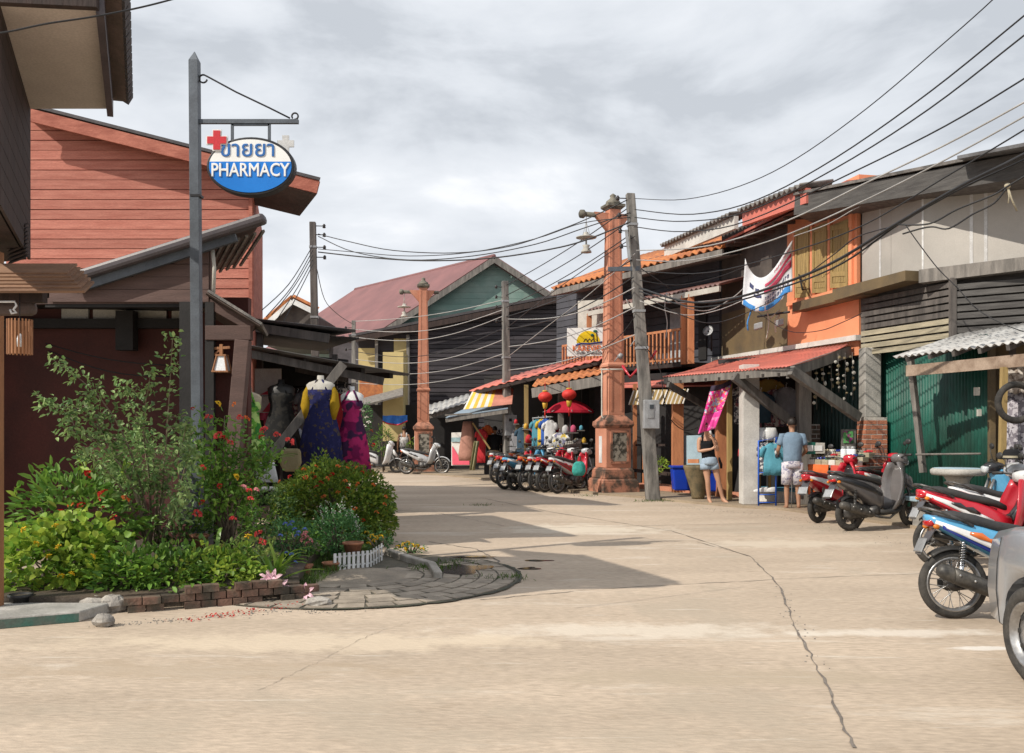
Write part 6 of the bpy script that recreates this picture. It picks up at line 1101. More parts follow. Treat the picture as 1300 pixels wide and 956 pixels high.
# ------------------------------------------------------------------ plants: every plant a thing, its foliage many small leaves
def nrm(a): return a / np.maximum(np.linalg.norm(a, axis=1, keepdims=True), 1e-6)
class LV:
    """leaf collector: each leaf is an island of two folded quads"""
    def __init__(s): s.V = []; s.n = 0
    def add(s, pos, dr, ln, wd, fold=.25, w1=.85, w2=.7, droop=.15):
        pos = np.asarray(pos, float); n = len(pos)
        if not n: return
        dr = nrm(np.asarray(dr, float)); ln = np.broadcast_to(ln, n)[:, None]; wd = np.broadcast_to(wd, n)[:, None]
        up = np.tile([0, 0, 1.0], (n, 1)) + RNG.normal(0, .55, (n, 3)); sd = nrm(np.cross(dr, up)); nr = np.cross(sd, dr)
        base = pos; tip = pos + dr * ln - np.array([0, 0, 1]) * ln * droop
        mid = lambda f, k, sg: pos + dr * ln * f + sd * wd * k * sg * .5 + nr * wd * fold * k + np.array([0, 0, -1]) * ln * droop * f * f
        s.V.append(np.stack([base, mid(.3, w1, 1), mid(.68, w2, 1), tip, mid(.68, w2, -1), mid(.3, w1, -1)], 1).reshape(-1, 3)); s.n += n
    def build(s, name, m, parent, kind=None):
        me = bpy.data.meshes.new(name); v = np.concatenate(s.V); k = np.arange(s.n)[:, None] * 6
        f = np.concatenate([k + np.array([[0, 1, 2, 3]]), k + np.array([[0, 3, 4, 5]])], 1).reshape(-1, 4)
        if parent is not None: v = v - np.array(world(parent).translation)
        me.vertices.add(len(v)); me.vertices.foreach_set('co', v.ravel()); me.loops.add(f.size); me.loops.foreach_set('vertex_index', f.ravel())
        me.polygons.add(len(f)); me.polygons.foreach_set('loop_start', np.arange(0, f.size, 4)); me.polygons.foreach_set('loop_total', np.full(len(f), 4)); me.update(); me.validate()
        me.materials.append(m); o = bpy.data.objects.new(name, me); COL.objects.link(o)
        if parent is not None: o.parent = parent
        if kind: o['kind'] = kind
        return o
def cloud(c, r, n, lo=.55, clump=.22, seed=0, zmin=None, flat=0):
    d = nrm(RNG.normal(size=(n, 3))); rad = lo + (1 - lo) * RNG.random(n) ** .6
    ph = np.random.default_rng(seed).uniform(0, 6.28, 9)
    bump = 1 + clump * (np.sin(d[:, 0] * 5 + ph[0]) * np.sin(d[:, 1] * 5 + ph[1]) + .7 * np.sin(d[:, 2] * 6 + d[:, 0] * 4 + ph[2]) + .5 * np.sin(d[:, 0] * 11 + ph[3]) * np.sin(d[:, 2] * 11 + ph[4]))
    p = np.array(c) + d * (rad * bump)[:, None] * np.array(r)
    if zmin is not None: k = p[:, 2] > zmin; p, d = p[k], d[k]
    return p, d
def stems(root, c, r, n, m, rad=.01, parent=None, base=None):
    b = MB()
    for i in range(n):
        a = 6.2832 * i / n + random.uniform(-.3, .3); k = random.uniform(.35, .8); q = V(c) + V((math.cos(a) * r[0] * k, math.sin(a) * r[1] * k, r[2] * random.uniform(-.1, .6))); s0 = V(base) + V((math.cos(a) * .03, math.sin(a) * .03, 0))
        b.tube([s0, s0.lerp(q, .45) + V((random.uniform(-.05, .05), random.uniform(-.05, .05), .06)), q], [rad, rad * .8, rad * .4], 5)
    return b.build('stem', m, parent)
def flowermesh(name, m, n=16, r=.04, pl=.022, half=True):
    g = LV(); d = nrm(RNG.normal(size=(n, 3)));
    if half: d[:, 2] = np.abs(d[:, 2]) * .8 - .1
    g.add(d * r * .5, d + RNG.normal(0, .35, (n, 3)), pl * RNG.uniform(.8, 1.3, n), pl * .9, w1=.9, w2=1.0); o = g.build(name, m, None); me = o.data; bpy.data.objects.remove(o); return me
FM = {k: flowermesh('flower', mm[k], n, r) for k, n, r in (('f_red', 26, .045), ('f_coral', 24, .04), ('f_pink', 22, .04), ('f_yellow', 18, .03), ('f_blue', 16, .028), ('f_orange', 20, .034), ('f_white', 14, .03))}
def flower(k, parent, p, s=1.0):
    return place(FM[k], 'flower', mm[k], parent, Matrix.Translation(p) @ Matrix.Rotation(random.uniform(0, 6), 4, 'Z') @ Matrix.Rotation(random.uniform(.2, .9), 4, 'X') @ Matrix.Diagonal((s, s, s, 1)))
def bush(name, label, c, r, n, m, ls, lw, base=None, cat='bush', seed=0, w1=.85, w2=.7, lo=.5, clump=.2, up=.35, zmin=.12, nst=7, droop=.15, group=None, stem='bark'):
    c = V(c); base = V(base) if base is not None else V((c.x, c.y, .1)); t = thing(name, label, cat, base, group=group); p, d = cloud(c, r, n, lo, clump, seed, zmin)
    g = LV(); k = len(p); g.add(p, d + np.array([0, 0, up]) + RNG.normal(0, .55, (k, 3)), ls * RNG.uniform(.65, 1.25, k), lw * RNG.uniform(.7, 1.2, k), w1=w1, w2=w2, droop=droop); g.build('foliage', mm[m], t)
    if nst: stems(t, c, r, nst, mm[stem], .011, t, base)
    return t
# 1 lime round-leaved bush in the left corner
b1 = bush('garden_bush', 'low round-leaved lime green bush with yellow flowers in the left corner', P(70, 712, 7.95), (.56, .36, .38), 1300, 'l_lime', .075, .07, seed=1, w1=1.0, w2=1.0, lo=.45)
for x, y in ((71, 667), (74, 694), (91, 728), (78, 731), (62, 706), (46, 690), (118, 706), (30, 672)): flower('f_yellow', b1, P(x, y, 7.66), .85)
# 2 red flowered bush above it
b2 = bush('flowering_bush', 'tall leafy bush with red flower heads standing behind the lime bush', P(100, 656, 8.5), (.56, .42, .48), 1050, 'l_mid', .125, .046, seed=2, base=(P(100, 700, 8.5).x, 8.5, .12), w1=.9, w2=.75, up=.25, clump=.28)
for x, y, k, s in ((112, 602, 'f_red', 1.0), (131, 628, 'f_red', 1.35), (103, 642, 'f_red', 1.0), (90, 641, 'f_orange', .9), (76, 651, 'f_red', .9), (144, 658, 'f_red', .95), (107, 672, 'f_red', .8), (130, 645, 'f_red', .6), (159, 633, 'f_orange', 1.2), (108, 660, 'f_red', .8)): flower(k, b2, P(x, y, 8.13), s)
b = LV()
for tx, ty, n in ((107, 590, 7), (62, 604, 5), (20, 628, 6), (160, 600, 3), (45, 640, 4)):
    q = np.array(P(tx, ty, 8.3)); b.add(q + RNG.normal(0, .03, (n, 3)), RNG.normal(0, .6, (n, 3)) + [0, -.3, .7], .11, .045)
b.build('young_shoots', mm['l_lime'], b2)
# 3 tall wispy shrub
ws = thing('tall_shrub', 'tall wispy shrub with bare pale stems and long arching leafy shoots', 'shrub', P(196, 700, 9.0)); W = lambda x, y, d=9.0: P(x, y, d)
brs = [([(192, 700), (184, 640), (160, 560), (122, 500), (68, 457)], 9.0), ([(188, 700), (172, 620), (130, 550), (95, 520), (56, 514)], 8.9), ([(196, 700), (206, 620), (213, 530), (219, 430)], 9.1), ([(192, 700), (190, 610), (182, 540), (192, 470)], 9.2), ([(190, 700), (165, 610), (120, 560), (80, 543)], 8.8), ([(200, 700), (222, 640), (236, 590), (240, 570)], 8.9), ([(190, 700), (176, 620), (140, 570), (108, 500)], 9.1), ([(196, 690), (198, 600), (170, 520), (150, 490)], 9.2), ([(186, 690), (160, 630), (128, 590), (100, 575)], 8.8), ([(200, 690), (212, 610), (232, 560), (236, 540)], 9.0), ([(205, 690), (218, 660), (228, 640), (240, 620)], 8.8)]
g = LV(); b = MB()
for px, d in brs:
    q = [W(x, y, d - .25 * i / len(px)) for i, (x, y) in enumerate(smooth(px, 6))]; b.tube(q, [max(.017 * (1 - i / len(q)), .003) for i in range(len(q))], 5)
    n0 = int(len(q) * .28)
    for i in range(n0, len(q)):
        k = 12; p = np.array(q[i]) + RNG.normal(0, .035 + .05 * (1 - i / len(q)), (k, 3)); dd = np.array((q[min(i + 1, len(q) - 1)] - q[i - 1]).normalized()); g.add(p, dd * .5 + RNG.normal(0, .7, (k, 3)), RNG.uniform(.045, .075, k), RNG.uniform(.026, .042, k))
        if i % 3 == 0 and i < len(q) - 3:
            e_ = np.array(q[i]) + np.array([random.uniform(-.16, .16), random.uniform(-.12, .06), random.uniform(.0, .14)]); b.tube([q[i], V(e_)], .004, 4); k = 16
            f = RNG.random((k, 1)); g.add(np.array(q[i]) * (1 - f) + e_ * f + RNG.normal(0, .02, (k, 3)), RNG.normal(0, .8, (k, 3)) + [0, 0, .2], RNG.uniform(.035, .058, k), RNG.uniform(.02, .032, k))
pp, d = cloud(W(172, 585), (.30, .22, .34), 800, .3, .3, 5); g.add(pp, d + RNG.normal(0, .6, (len(pp), 3)), RNG.uniform(.035, .06, len(pp)), .028); g.build('foliage', mm['l_grey'], ws)
b.build('stem', mm['twig'], ws)
# 4 coral flowered shrubs round the sign post
b4 = thing('flowering_shrub', 'leggy shrub with coral red flower heads growing against the pharmacy post', 'shrub', P(275, 700, 9.0)); g = LV(); b = MB()
tips = [(262, 515), (285, 520), (272, 545), (300, 535), (318, 548), (250, 560), (335, 560), (290, 575), (350, 566), (262, 600), (305, 600), (325, 590), (245, 540), (280, 640), (320, 630), (255, 655), (300, 560), (265, 570), (345, 550)]
for i, (x, y) in enumerate(tips):
    d = 9.05 - .3 * random.random(); q = [P(282 + random.uniform(-12, 12), 702, 9.0), P(280 + (x - 280) * .35, 640, d), P(x, y + 8, d)]; b.tube([q[0], q[0].lerp(q[1], .5) + V((.03, 0, 0)), q[1], q[2]], [.014, .011, .009, .004], 5)
    k = 90; f = RNG.random((k, 1)) ** .6; p = np.array(q[1]) * (1 - f) + np.array(q[2]) * f + RNG.normal(0, .06, (k, 3)); g.add(p, RNG.normal(0, .6, (k, 3)) + [0, -.1, .5], RNG.uniform(.05, .09, k), RNG.uniform(.026, .04, k))
g.build('foliage', mm['l_mid'], b4); b.build('stem', mm['bark'], b4)
for x, y, k, s in ((265, 530, 'f_coral', 1.1), (277, 553, 'f_coral', 1.3), (285, 556, 'f_red', .8), (292, 562, 'f_coral', 1.0), (304, 530, 'f_coral', 1.0), (313, 531, 'f_orange', 1.0), (335, 546, 'f_coral', 1.25), (332, 555, 'f_red', .8), (351, 552, 'f_coral', 1.1), (368, 561, 'f_coral', 1.4), (277, 512, 'f_yellow', 1.1), (297, 513, 'f_orange', .8), (245, 519, 'f_red', .6), (257, 594, 'f_coral', 1.0), (300, 605, 'f_yellow', 1.1), (309, 619, 'f_pink', 1.1), (316, 623, 'f_coral', .9), (325, 622, 'f_pink', .9), (318, 633, 'f_coral', .9), (256, 638, 'f_red', .8), (251, 652, 'f_coral', 1.3), (295, 659, 'f_coral', 1.1), (328, 678, 'f_coral', 1.2), (333, 688, 'f_coral', 1.2), (315, 681, 'f_yellow', 1.2), (279, 617, 'f_red', .7)): flower(k, b4, P(x, y, 8.62), s * .95)
# 5 clipped round hedge with orange red flowers
hc = P(424, 640, 11.9); b5 = thing('round_hedge', 'big rounded clipped hedge bush dotted with small orange red flowers', 'hedge', (hc.x, hc.y, .05)); g = LV()
for cc, rr, n, sd_ in ((hc, (.76, .72, .58), 8500, 11), (P(395, 650, 12.0), (.55, .55, .5), 3200, 12), (P(462, 660, 11.8), (.40, .5, .46), 3000, 13), (P(425, 690, 11.7), (.62, .55, .34), 2200, 14)):
    p, d = cloud(cc, rr, n, .62, .07, sd_, .05); g.add(p, d * .9 + np.array([0, 0, .3]) + RNG.normal(0, .55, (len(p), 3)), RNG.uniform(.045, .075, len(p)), RNG.uniform(.028, .042, len(p)))
p, d = cloud(P(405, 588, 11.9), (.12, .1, .20), 120, .2, .2, 15); g.add(p, d + RNG.normal(0, .5, (len(p), 3)) + [0, 0, .6], .06, .03)
g.build('foliage', mm['l_hedge'], b5); b = MB()
for k in range(14):
    a = k * 2.4; q = hc + V((.5 * math.cos(a) * random.random(), .5 * math.sin(a), .25)); b.tube([V((hc.x + .1 * math.cos(a), hc.y + .1 * math.sin(a), .02)), V((hc.x, hc.y, .2)).lerp(q, .6), q], [.03, .02, .008], 5)
b.build('stem', mm['bark'], b5)
for x, y in ((408, 598), (412, 603), (421, 609), (416, 614), (437, 590), (449, 607), (453, 616), (463, 611), (471, 590), (448, 592), (480, 613), (487, 621), (493, 637), (485, 646), (489, 607), (426, 625), (462, 640), (452, 662), (478, 641), (368, 635), (390, 634), (377, 603), (400, 603), (428, 604), (458, 592), (466, 598), (432, 600), (442, 620), (476, 632), (494, 628), (410, 590), (395, 594), (360, 610), (470, 655), (447, 648)):
    u = V(((x - 424) / 1150 * 11.9, 0, (640 - y) / 1150 * 11.9)); k = max(0, 1 - (u.x / .80) ** 2 - (u.z / .62) ** 2); flower('f_orange' if random.random() < .75 else 'f_red', b5, hc + u + V((0, -.74 * math.sqrt(k) - .03, 0)), random.uniform(.6, .95)) if random.random() < .9 else None
# 6-8 mixed bed plants
b6 = bush('herb_bush', 'feathery pale green bush with thin white flower spikes behind the picket fence', P(428, 676, 10.2), (.31, .28, .30), 1500, 'l_blue', .06, .022, seed=21, up=.6, clump=.15, lo=.3); g = LV()
for x, y in ((408, 640), (415, 636), (423, 643), (436, 632), (440, 645), (446, 640), (451, 655), (455, 664), (410, 652), (432, 640)): q = np.array(P(x, y, 10.0)); f = RNG.random((14, 1)); g.add(q + f * [0, 0, -.12] + RNG.normal(0, .012, (14, 3)), RNG.normal(0, .6, (14, 3)) + [0, 0, .5], .02, .012)
g.build('flower_spikes', mm['f_white'], b6, 'stuff')
b7 = bush('plumbago_bush', 'low bush with pale blue flowers in front of the round hedge', P(368, 684, 9.5), (.24, .22, .22), 900, 'l_blue', .05, .02, seed=22)
for x, y in ((362, 665), (368, 667), (374, 672), (379, 676), (377, 680), (387, 672), (363, 702), (375, 714), (386, 735), (376, 722), (370, 704), (356, 680), (371, 663)): flower('f_blue', b7, P(x, y, 9.22), .8)
for i, (x, y, d, rx, rz, m, n, lab, ls, lw) in enumerate(((212, 732, 8.0, .46, .30, 'l_mid', 1100, 'mid green leafy plant low in the bed behind the old bricks', .075, .042), (278, 732, 8.15, .44, .27, 'l_lime', 950, 'light green pothos-like plant in the middle of the bed', .07, .05), (160, 738, 7.85, .32, .28, 'l_mid', 560, 'dark leafy plant between the lime bush and the brick border', .08, .04), (318, 718, 8.6, .34, .26, 'l_var', 700, 'plant with yellow green leaves left of the pink lilies', .06, .04), (230, 690, 9.0, .26, .26, 'l_dark', 500, 'dark green leafy plant at the foot of the wispy shrub', .06, .035), (385, 690, 9.9, .22, .22, 'l_mid', 420, 'small leafy plant between the blue bush and the feathery bush', .05, .03), (335, 650, 10.3, .40, .32, 'l_dark', 900, 'loose dark bush filling the gap left of the round hedge', .055, .03), (478, 700, 10.9, .20, .24, 'l_dark', 500, 'small dark weed clump at the road edge right of the picket fence', .05, .025), (300, 668, 9.3, .30, .30, 'l_mid', 600, 'leafy potted plant below the coral flowers', .055, .03))):
    bush('bed_plant', lab, P(x, y, d), (rx, rx * .8, rz), n, m, ls, lw, seed=30 + i, cat='plant', clump=.25, lo=.35, nst=5, zmin=.1)
yb = bush('yellow_flower_plant', 'small plant with bright yellow flowers right of the feathery bush', P(480, 690, 10.6), (.18, .15, .14), 260, 'l_blue', .05, .02, seed=44, cat='plant')
for x, y in ((466, 676), (472, 680), (478, 682), (484, 681), (468, 690), (475, 686)): flower('f_yellow', yb, P(x, y, 10.35), .9)
yb = bush('yellow_flower_weed', 'low weed with a spray of yellow flowers on the road edge by the puddle', P(522, 697, 11.0), (.2, .1, .06), 160, 'l_blue', .05, .02, seed=45, cat='plant', zmin=0, base=(P(522, 700, 11).x, 11, 0))
for x, y in ((505, 694), (512, 691), (518, 689), (524, 692), (530, 693), (536, 697), (515, 697)): flower('f_yellow', yb, P(x, y, 10.9), .9)
# strap leaved plants: each leaf its own piece
def strap(parent, base, a, ln, rise, wd, m='l_strap'):
    b = MB(); base = V(base); d = V((math.cos(a), math.sin(a), 0)); s_ = V((-d.y, d.x, 0)); g = []
    for i in range(8):
        f = i / 7; c = base + d * ln * f ** 1.1 + V((0, 0, rise * math.sin(min(f * 1.9, 2.6) if rise > 0 else 0) if rise > 0 else rise * f * f)); w_ = wd * (1 - (2 * f - .7) ** 2 * .45 if f < .85 else .42 * (1 - f) / .15 + .02); g.append([c - s_ * w_ / 2 + V((0, 0, wd * .15)), c, c + s_ * w_ / 2 + V((0, 0, wd * .15))])
    b.sheet(g); return b.build('strap_leaf', mm[m], parent)
ly = thing('lily_plant', 'pink lily clump with arching strap leaves at the front of the bed', 'lily', P(350, 752, 8.2)); bp = P(346, 742, 8.3)
for i in range(34): strap(ly, bp + V((random.uniform(-.05, .05), random.uniform(-.05, .05), 0)), -1.4 + i * .62 + random.uniform(-.2, .2), random.uniform(.26, .46), random.uniform(.12, .36), random.uniform(.026, .04), 'l_strap' if i % 3 else 'l_lime')
def lilymesh():
    b = MB()
    for k in range(6):
        a = 6.2832 * k / 6; d = V((math.cos(a), math.sin(a), 0)); s_ = V((-d.y, d.x, 0)); g = [[d * r_ - s_ * w_ + V((0, 0, z)), d * r_ + V((0, 0, z - .004)), d * r_ + s_ * w_ + V((0, 0, z))] for r_, w_, z in ((.005, .004, -.03), (.03, .016, .0), (.06, .015, .015), (.085, .003, .008))]; b.sheet(g)
    me = bpy.data.meshes.new('lily_flower'); me.from_pydata(b.v, [], b.f); me.materials.append(mm['f_lily']); return me
LM = lilymesh()
for x, y, rx in ((347, 734, 1.2), (357, 745, .9), (388, 752, 1.4), (340, 733, .7)): place(LM, 'lily_flower', None, ly, Matrix.Translation(P(x, y, 7.98)) @ Matrix.Rotation(rx, 4, 'X') @ Matrix.Rotation(x, 4, 'Z'))
pk = thing('pink_flower_spike', 'pale pink flower spike standing between the blue bush and the feathery bush', 'flower', P(390, 720, 9.5)); b = MB(); b.tube([P(391, 720, 9.5), P(390, 690, 9.5), P(389, 676, 9.5)], .006, 5); b.build('stem', mm['l_dark'], pk)
for x, y in ((386, 680), (390, 683), (394, 686), (391, 690), (385, 684), (388, 677)): flower('f_pink', pk, P(x, y, 9.4), .9)
sp = thing('strap_plant', 'green and cream striped strap leaves drooping over the old bricks', 'plant', P(172, 745, 7.9))
for i in range(11): strap(sp, P(172 + random.uniform(-12, 22), 738, 7.85), -2.9 + .34 * i, random.uniform(.16, .3), -random.uniform(.12, .28) if i % 2 else .16, random.uniform(.028, .04), 'l_strap' if i % 2 else 'l_lime')
s2 = thing('tall_strap_plant', 'tall arching strap leaves rising in the middle of the bed', 'plant', P(275, 735, 8.3))
for a, ln, rs in ((.3, .42, .45), (.1, .36, .34), (2.6, .25, .4), (-.6, .3, .34), (1.5, .2, .45), (3.3, .2, .36)): strap(s2, P(272, 735, 8.3), a, ln, rs, .04)
s3 = thing('curved_strap_plant', 'single long green blade leaves arching beside the wispy shrub', 'plant', P(188, 715, 8.4))
for a, ln, rs in ((.2, .38, .22), (2.8, .2, .25), (-.2, .26, .3)): strap(s3, P(176, 706, 8.4), a, ln, rs, .032)
fe = thing('spiky_palm', 'small spiky cycad with thin drooping fronds beside the stall brace', 'plant', P(335, 600, 10.2))
for k in range(12): strap(fe, P(338, 590, 10.2), k * .53, random.uniform(.25, .4), random.uniform(.05, .2), .05, 'l_dark')
# grass strips, weeds, ivy (uncountable)
g = LV(); n = 4200; u = RNG.random((n, 2)); A_, B2 = np.array([-1.9, 8.2]), np.array([-1.6, 11.6]); xy = A_ + (B2 - A_) * u[:, :1] + np.array([-.62, .05]) * u[:, 1:]; pos = np.c_[xy, np.full(n, .02)]
g.add(pos, RNG.normal(0, .35, (n, 3)) + [0, 0, 1], RNG.uniform(.04, .10, n), .009, droop=.1)
for x, y, k in ((820, 637, 60), (850, 636, 120), (552, 722, 160), (610, 642, 50), (935, 632, 80), (640, 735, 90), (575, 716, 80), (745, 630, 40)):
    q = np.array(G(x, y)); g.add(q + RNG.normal(0, 1, (k, 3)) * [.14, .10, 0], RNG.normal(0, .5, (k, 3)) + [0, 0, .9], RNG.uniform(.04, .09, k), .01)
g.build('grass', mm['l_grass'], None, 'stuff')
g = LV(); k = 110; q0, q1 = np.array(G(238, 786)), np.array(G(372, 768)); f = RNG.random((k, 1)); g.add(q0 * (1 - f) + q1 * f + RNG.normal(0, 1, (k, 3)) * [.06, .07, 0] + [0, -.08, .012], RNG.normal(0, 1, (k, 3)) * [1, 1, .15], .022, .018); g.build('fallen_petals', mm['f_red'], None, 'stuff')
# pots, fence
def pot(label, c, r0, r1, h, m='terracotta', sq_=0):
    t = thing('flower_pot', label, 'flower pot', c); b = MB(); c = V(c)
    b.lathe([(r0, 0), (r1 * .95, h * .8), (r1 * 1.08, h * .82), (r1 * 1.08, h), (r1 * .92, h), (r1 * .88, h * .86), (.01, h * .86)], c, 4 if sq_ else 18, smooth=not sq_, rz=.785 if sq_ else 0); b.build('shell', mm[m], t); return t
pot('rectangular terracotta planter under the blue flowered bush', P(384, 731, 9.2), .10, .12, .11, sq_=1); pot('small round terracotta pot in the shade left of the coral shrub', P(253, 694, 8.9), .07, .09, .12); pot('terracotta pot tilted among the leaves below the coral shrub', P(277, 708, 8.7), .08, .10, .12); pot('little brown pot left of the white picket fence', P(420, 728, 9.6), .07, .09, .12); pot('brown pot raised behind the white picket fence', P(448, 702, 9.9), .08, .11, .12)
pot('black plastic pot lying next to the pale stone on the step', P(26, 774, 7.45), .07, .09, .13, 'blackplastic'); pot('long dark red planter box behind the wispy shrub', P(222, 690, 9.6), .16, .18, .2, 'maroon', 1)
pf_ = thing('picket_fence', 'toy sized white picket fence edging the bed corner', 'fence', P(455, 725, 9.7))
pts = [P(423, 727, 9.55), P(470, 722, 9.85), P(487, 710, 10.4)]
for i in range(2):
    a, c = pts[i], pts[i + 1]; n = 8 if i == 0 else 5; d = (c - a).normalized()
    for k in range(n): q = a.lerp(c, k / n); piece('picket', mm['plasticwhite'], pf_, q, d * .032, V((d.y, -d.x, 0)) * .01, V((0, 0, .20)))
    for z in (.05, .15): piece('rail', mm['plasticwhite'], pf_, a + V((0, .012, z)), c - a, V((0, .008, 0)), V((0, 0, .018)))
# greenery at the far bend
f1 = bush('potted_shrub', 'far shrub with white flowers just beyond the dress stall', P(463, 533, 32), (.28, .3, .55), 420, 'l_blue', .09, .05, seed=51, base=(P(463, 0, 32).x, 32, 0), zmin=.4); [flower('f_white', f1, P(x, y, 31.6), 2.2) for x, y in ((460, 522), (465, 530), (462, 541), (468, 536), (458, 548))]
bush('potted_palm', 'far green plant beside the shop entrance under the blue valance', P(487, 560, 32), (.3, .3, .5), 260, 'l_mid', .14, .04, seed=52, base=(P(487, 0, 32).x, 32, 0)); f3 = bush('potted_plant', 'far low plant with red flowers behind the white scooter', P(470, 566, 33), (.3, .3, .35), 260, 'l_mid', .1, .04, seed=53, base=(P(470, 0, 33).x, 33, 0)); [flower('f_red', f3, P(x, y, 32.6), 2.0) for x, y in ((471, 547), (474, 565), (466, 570))]
bush('potted_plant', 'far yellow green plant left of the far lamp pillar', P(523, 570, 32.5), (.25, .25, .35), 200, 'l_lime', .09, .04, seed=54, base=(P(523, 0, 32.5).x, 32.5, 0))
bush('potted_plant', 'bright green plant in the planter behind the concrete utility pole', P(836, 590, 20.6), (.22, .2, .15), 160, 'l_lime', .07, .04, seed=55, base=(P(836, 0, 20.6).x, 20.6, .45))
# ------------------------------------------------------------------ people
def person(label, loc, rz, J, skin='skin', scale=1.0):
    """J: joints by name; one continuous body grown with a skin modifier from the pelvis"""
    t = thing('person', label, 'person', loc, rz); t.scale = (scale,) * 3
    vs, es, rr = [], [], []
    def v(p, r, par=None):
        vs.append(tuple(p)); rr.append(r if isinstance(r, tuple) else (r, r))
        if par is not None: es.append((par, len(vs) - 1))
        return len(vs) - 1
    g = lambda k: V(J[k])
    pel = v(g('pelvis'), (.125, .10)); sp = v(g('spine'), (.115, .09), pel); ch = v(g('chest'), (.13, .095), sp); nb = v(g('neckbase'), .07, ch)
    nk = v(g('neck'), .05, nb); hd = g('head'); f = V(J.get('face', (0, -1, 0)))
    h0 = v(hd + V((0, 0, -.075)) + f * .012, (.058, .062), nk); h1 = v(hd, (.077, .092), h0); h2 = v(hd + V((0, 0, .065)) - f * .008, (.074, .088), h1); v(hd + V((0, 0, .115)) - f * .012, (.04, .05), h2)
    for s in ('r', 'l'):
        sh = v(g('sh' + s), .056, ch); a = v(g('sh' + s).lerp(g('el' + s), .5), .045, sh); el = v(g('el' + s), .038, a); m_ = v(g('el' + s).lerp(g('wr' + s), .4), .036, el); wr = v(g('wr' + s), .024, m_); hv = g('ha' + s); d = (hv - g('wr' + s)).normalized(); pm = v(g('wr' + s) + d * .05, (.034, .018), wr); pe = v(g('wr' + s) + d * .085, (.036, .015), pm)
        sd = d.cross(V((0, 1, .3))).normalized(); cu = V(J.get('curl' + s, (0, -.4, -.2)))
        for k, ln in enumerate((.065, .075, .07, .055)):
            q = V(vs[pe]) + sd * (.026 - .0175 * k) + d * .008; a1 = v(q, .0095, pe); a2 = v(q + d * ln * .5 + cu * .012, .0085, a1); v(q + d * ln * .85 + cu * ln * .5, .007, a2)
        tq = V(vs[pm]) + sd * .032 + d * .005; a1 = v(tq, .0115, pm); v(tq + sd * .02 + d * .035 + cu * .01, .009, a1)
        hp = v(g('hip' + s), .088, pel); th = v(g('hip' + s).lerp(g('kn' + s), .45), .075, hp); kn = v(g('kn' + s), .052, th); cf = v(g('kn' + s).lerp(g('an' + s), .35) + V((0, .015 if f.y < 0 else .015, 0)), .052, kn); an = v(g('an' + s), .034, cf); tv = g('to' + s); v(g('an' + s) * 1.0 + (g('an' + s) - tv).normalized() * .035 + V((0, 0, -.045)), .03, an); md = v(g('an' + s).lerp(tv, .55), .036, an); v(tv, .026, md)
    me = bpy.data.meshes.new('body'); me.from_pydata(vs, es, []); o = bpy.data.objects.new('body', me); COL.objects.link(o); o.parent = t
    me.materials.append(mm[skin]); md = o.modifiers.new('skin', 'SKIN'); md.use_smooth_shade = True; md.branch_smoothing = .2
    for i, sv in enumerate(me.skin_vertices[0].data): sv.radius = rr[i]; sv.use_root = (i == 0)
    ss = o.modifiers.new('sub', 'SUBSURF'); ss.levels = ss.render_levels = 2
    K = dict(local=True); hl = f.cross(V((0, 0, 1)))
    b = MB(); q = hd + f * .085 + V((0, 0, -.018)); b.loft([[q + V((0, 0, .045)) + hl * .004, q + V((0, 0, .045)) - hl * .004, q + V((0, 0, .045)) - f * .01], [q + f * .026 + hl * .012, q + f * .026 - hl * .012, q - f * .01], [q + V((0, 0, -.014)) + hl * .015, q + V((0, 0, -.014)) - hl * .015, q - f * .012 + V((0, 0, -.012))]]); b.build('nose', mm[skin], t, **K)
    for s in (-1, 1):
        b = MB(); b.sphere(hd + f * .083 + hl * s * .031 + V((0, 0, .018)), (.013, .007 if abs(f.y) > .5 else .013, .007), 8, 5); b.build('eye', mm['iron'], t, **K)
        b = MB(); b.sphere(hd + hl * s * .078 + V((0, 0, -.002)) - f * .01, (.012, .02, .03), 8, 5); b.build('ear', mm[skin], t, **K)
    b = MB(); b.sphere(hd + f * .082 + V((0, 0, -.052)), (.022, .008, .006), 8, 4); b.build('mouth', mat('lips', (.30, .10, .08), bump=0) if 'lips' not in bpy.data.materials else bpy.data.materials['lips'], t, **K)
    return t
def ringz(c, rx, ry, n=16, ax=None):
    return [V(c) + V((rx * math.cos(6.2832 * k / n), ry * math.sin(6.2832 * k / n), 0)) for k in range(n)]
def wear(t, name, m, rings=(), tubes=(), solid=.006):
    b = MB()
    if rings: b.loft([ringz(*r) for r in rings], cap=False)
    for pts, rs in tubes: b.tube(pts, rs, 12, cap=False)
    return b.build(name, m, t, solid=solid, local=True)
def hair(t, hd, f, m, long=0):
    b = MB(); hd = V(hd); f = V(f); n, mq = 16, 9; rings = []
    for i in range(mq):
        a = math.pi * i / (mq - 1) * (.62 if not long else .70); ring = []
        for k in range(n):
            p = 6.2832 * k / n; d = V((math.sin(a) * math.cos(p), math.sin(a) * math.sin(p), math.cos(a))); fr = d.dot(f); z = d.z
            if fr > .25 and z < .45: d = V((d.x, d.y, .45 + .2 * (z - .45))); 
            r_ = 1 + random.uniform(-.03, .04); ring.append(hd + V((0, 0, .028)) - f * .012 + V((d.x * .088 * r_, d.y * .102 * r_, d.z * .108 * r_)))
        rings.append(ring)
    b.loft(rings, cap=True)
    if long: q = hd - f * .075; b.tube([q + V((0, 0, .05)), q + V((0, 0, -.06)) - f * .03, q + V((0, 0, -.2)) - f * .02], [.05, .045, .012], 10)
    return b.build('hair', m, t, local=True)
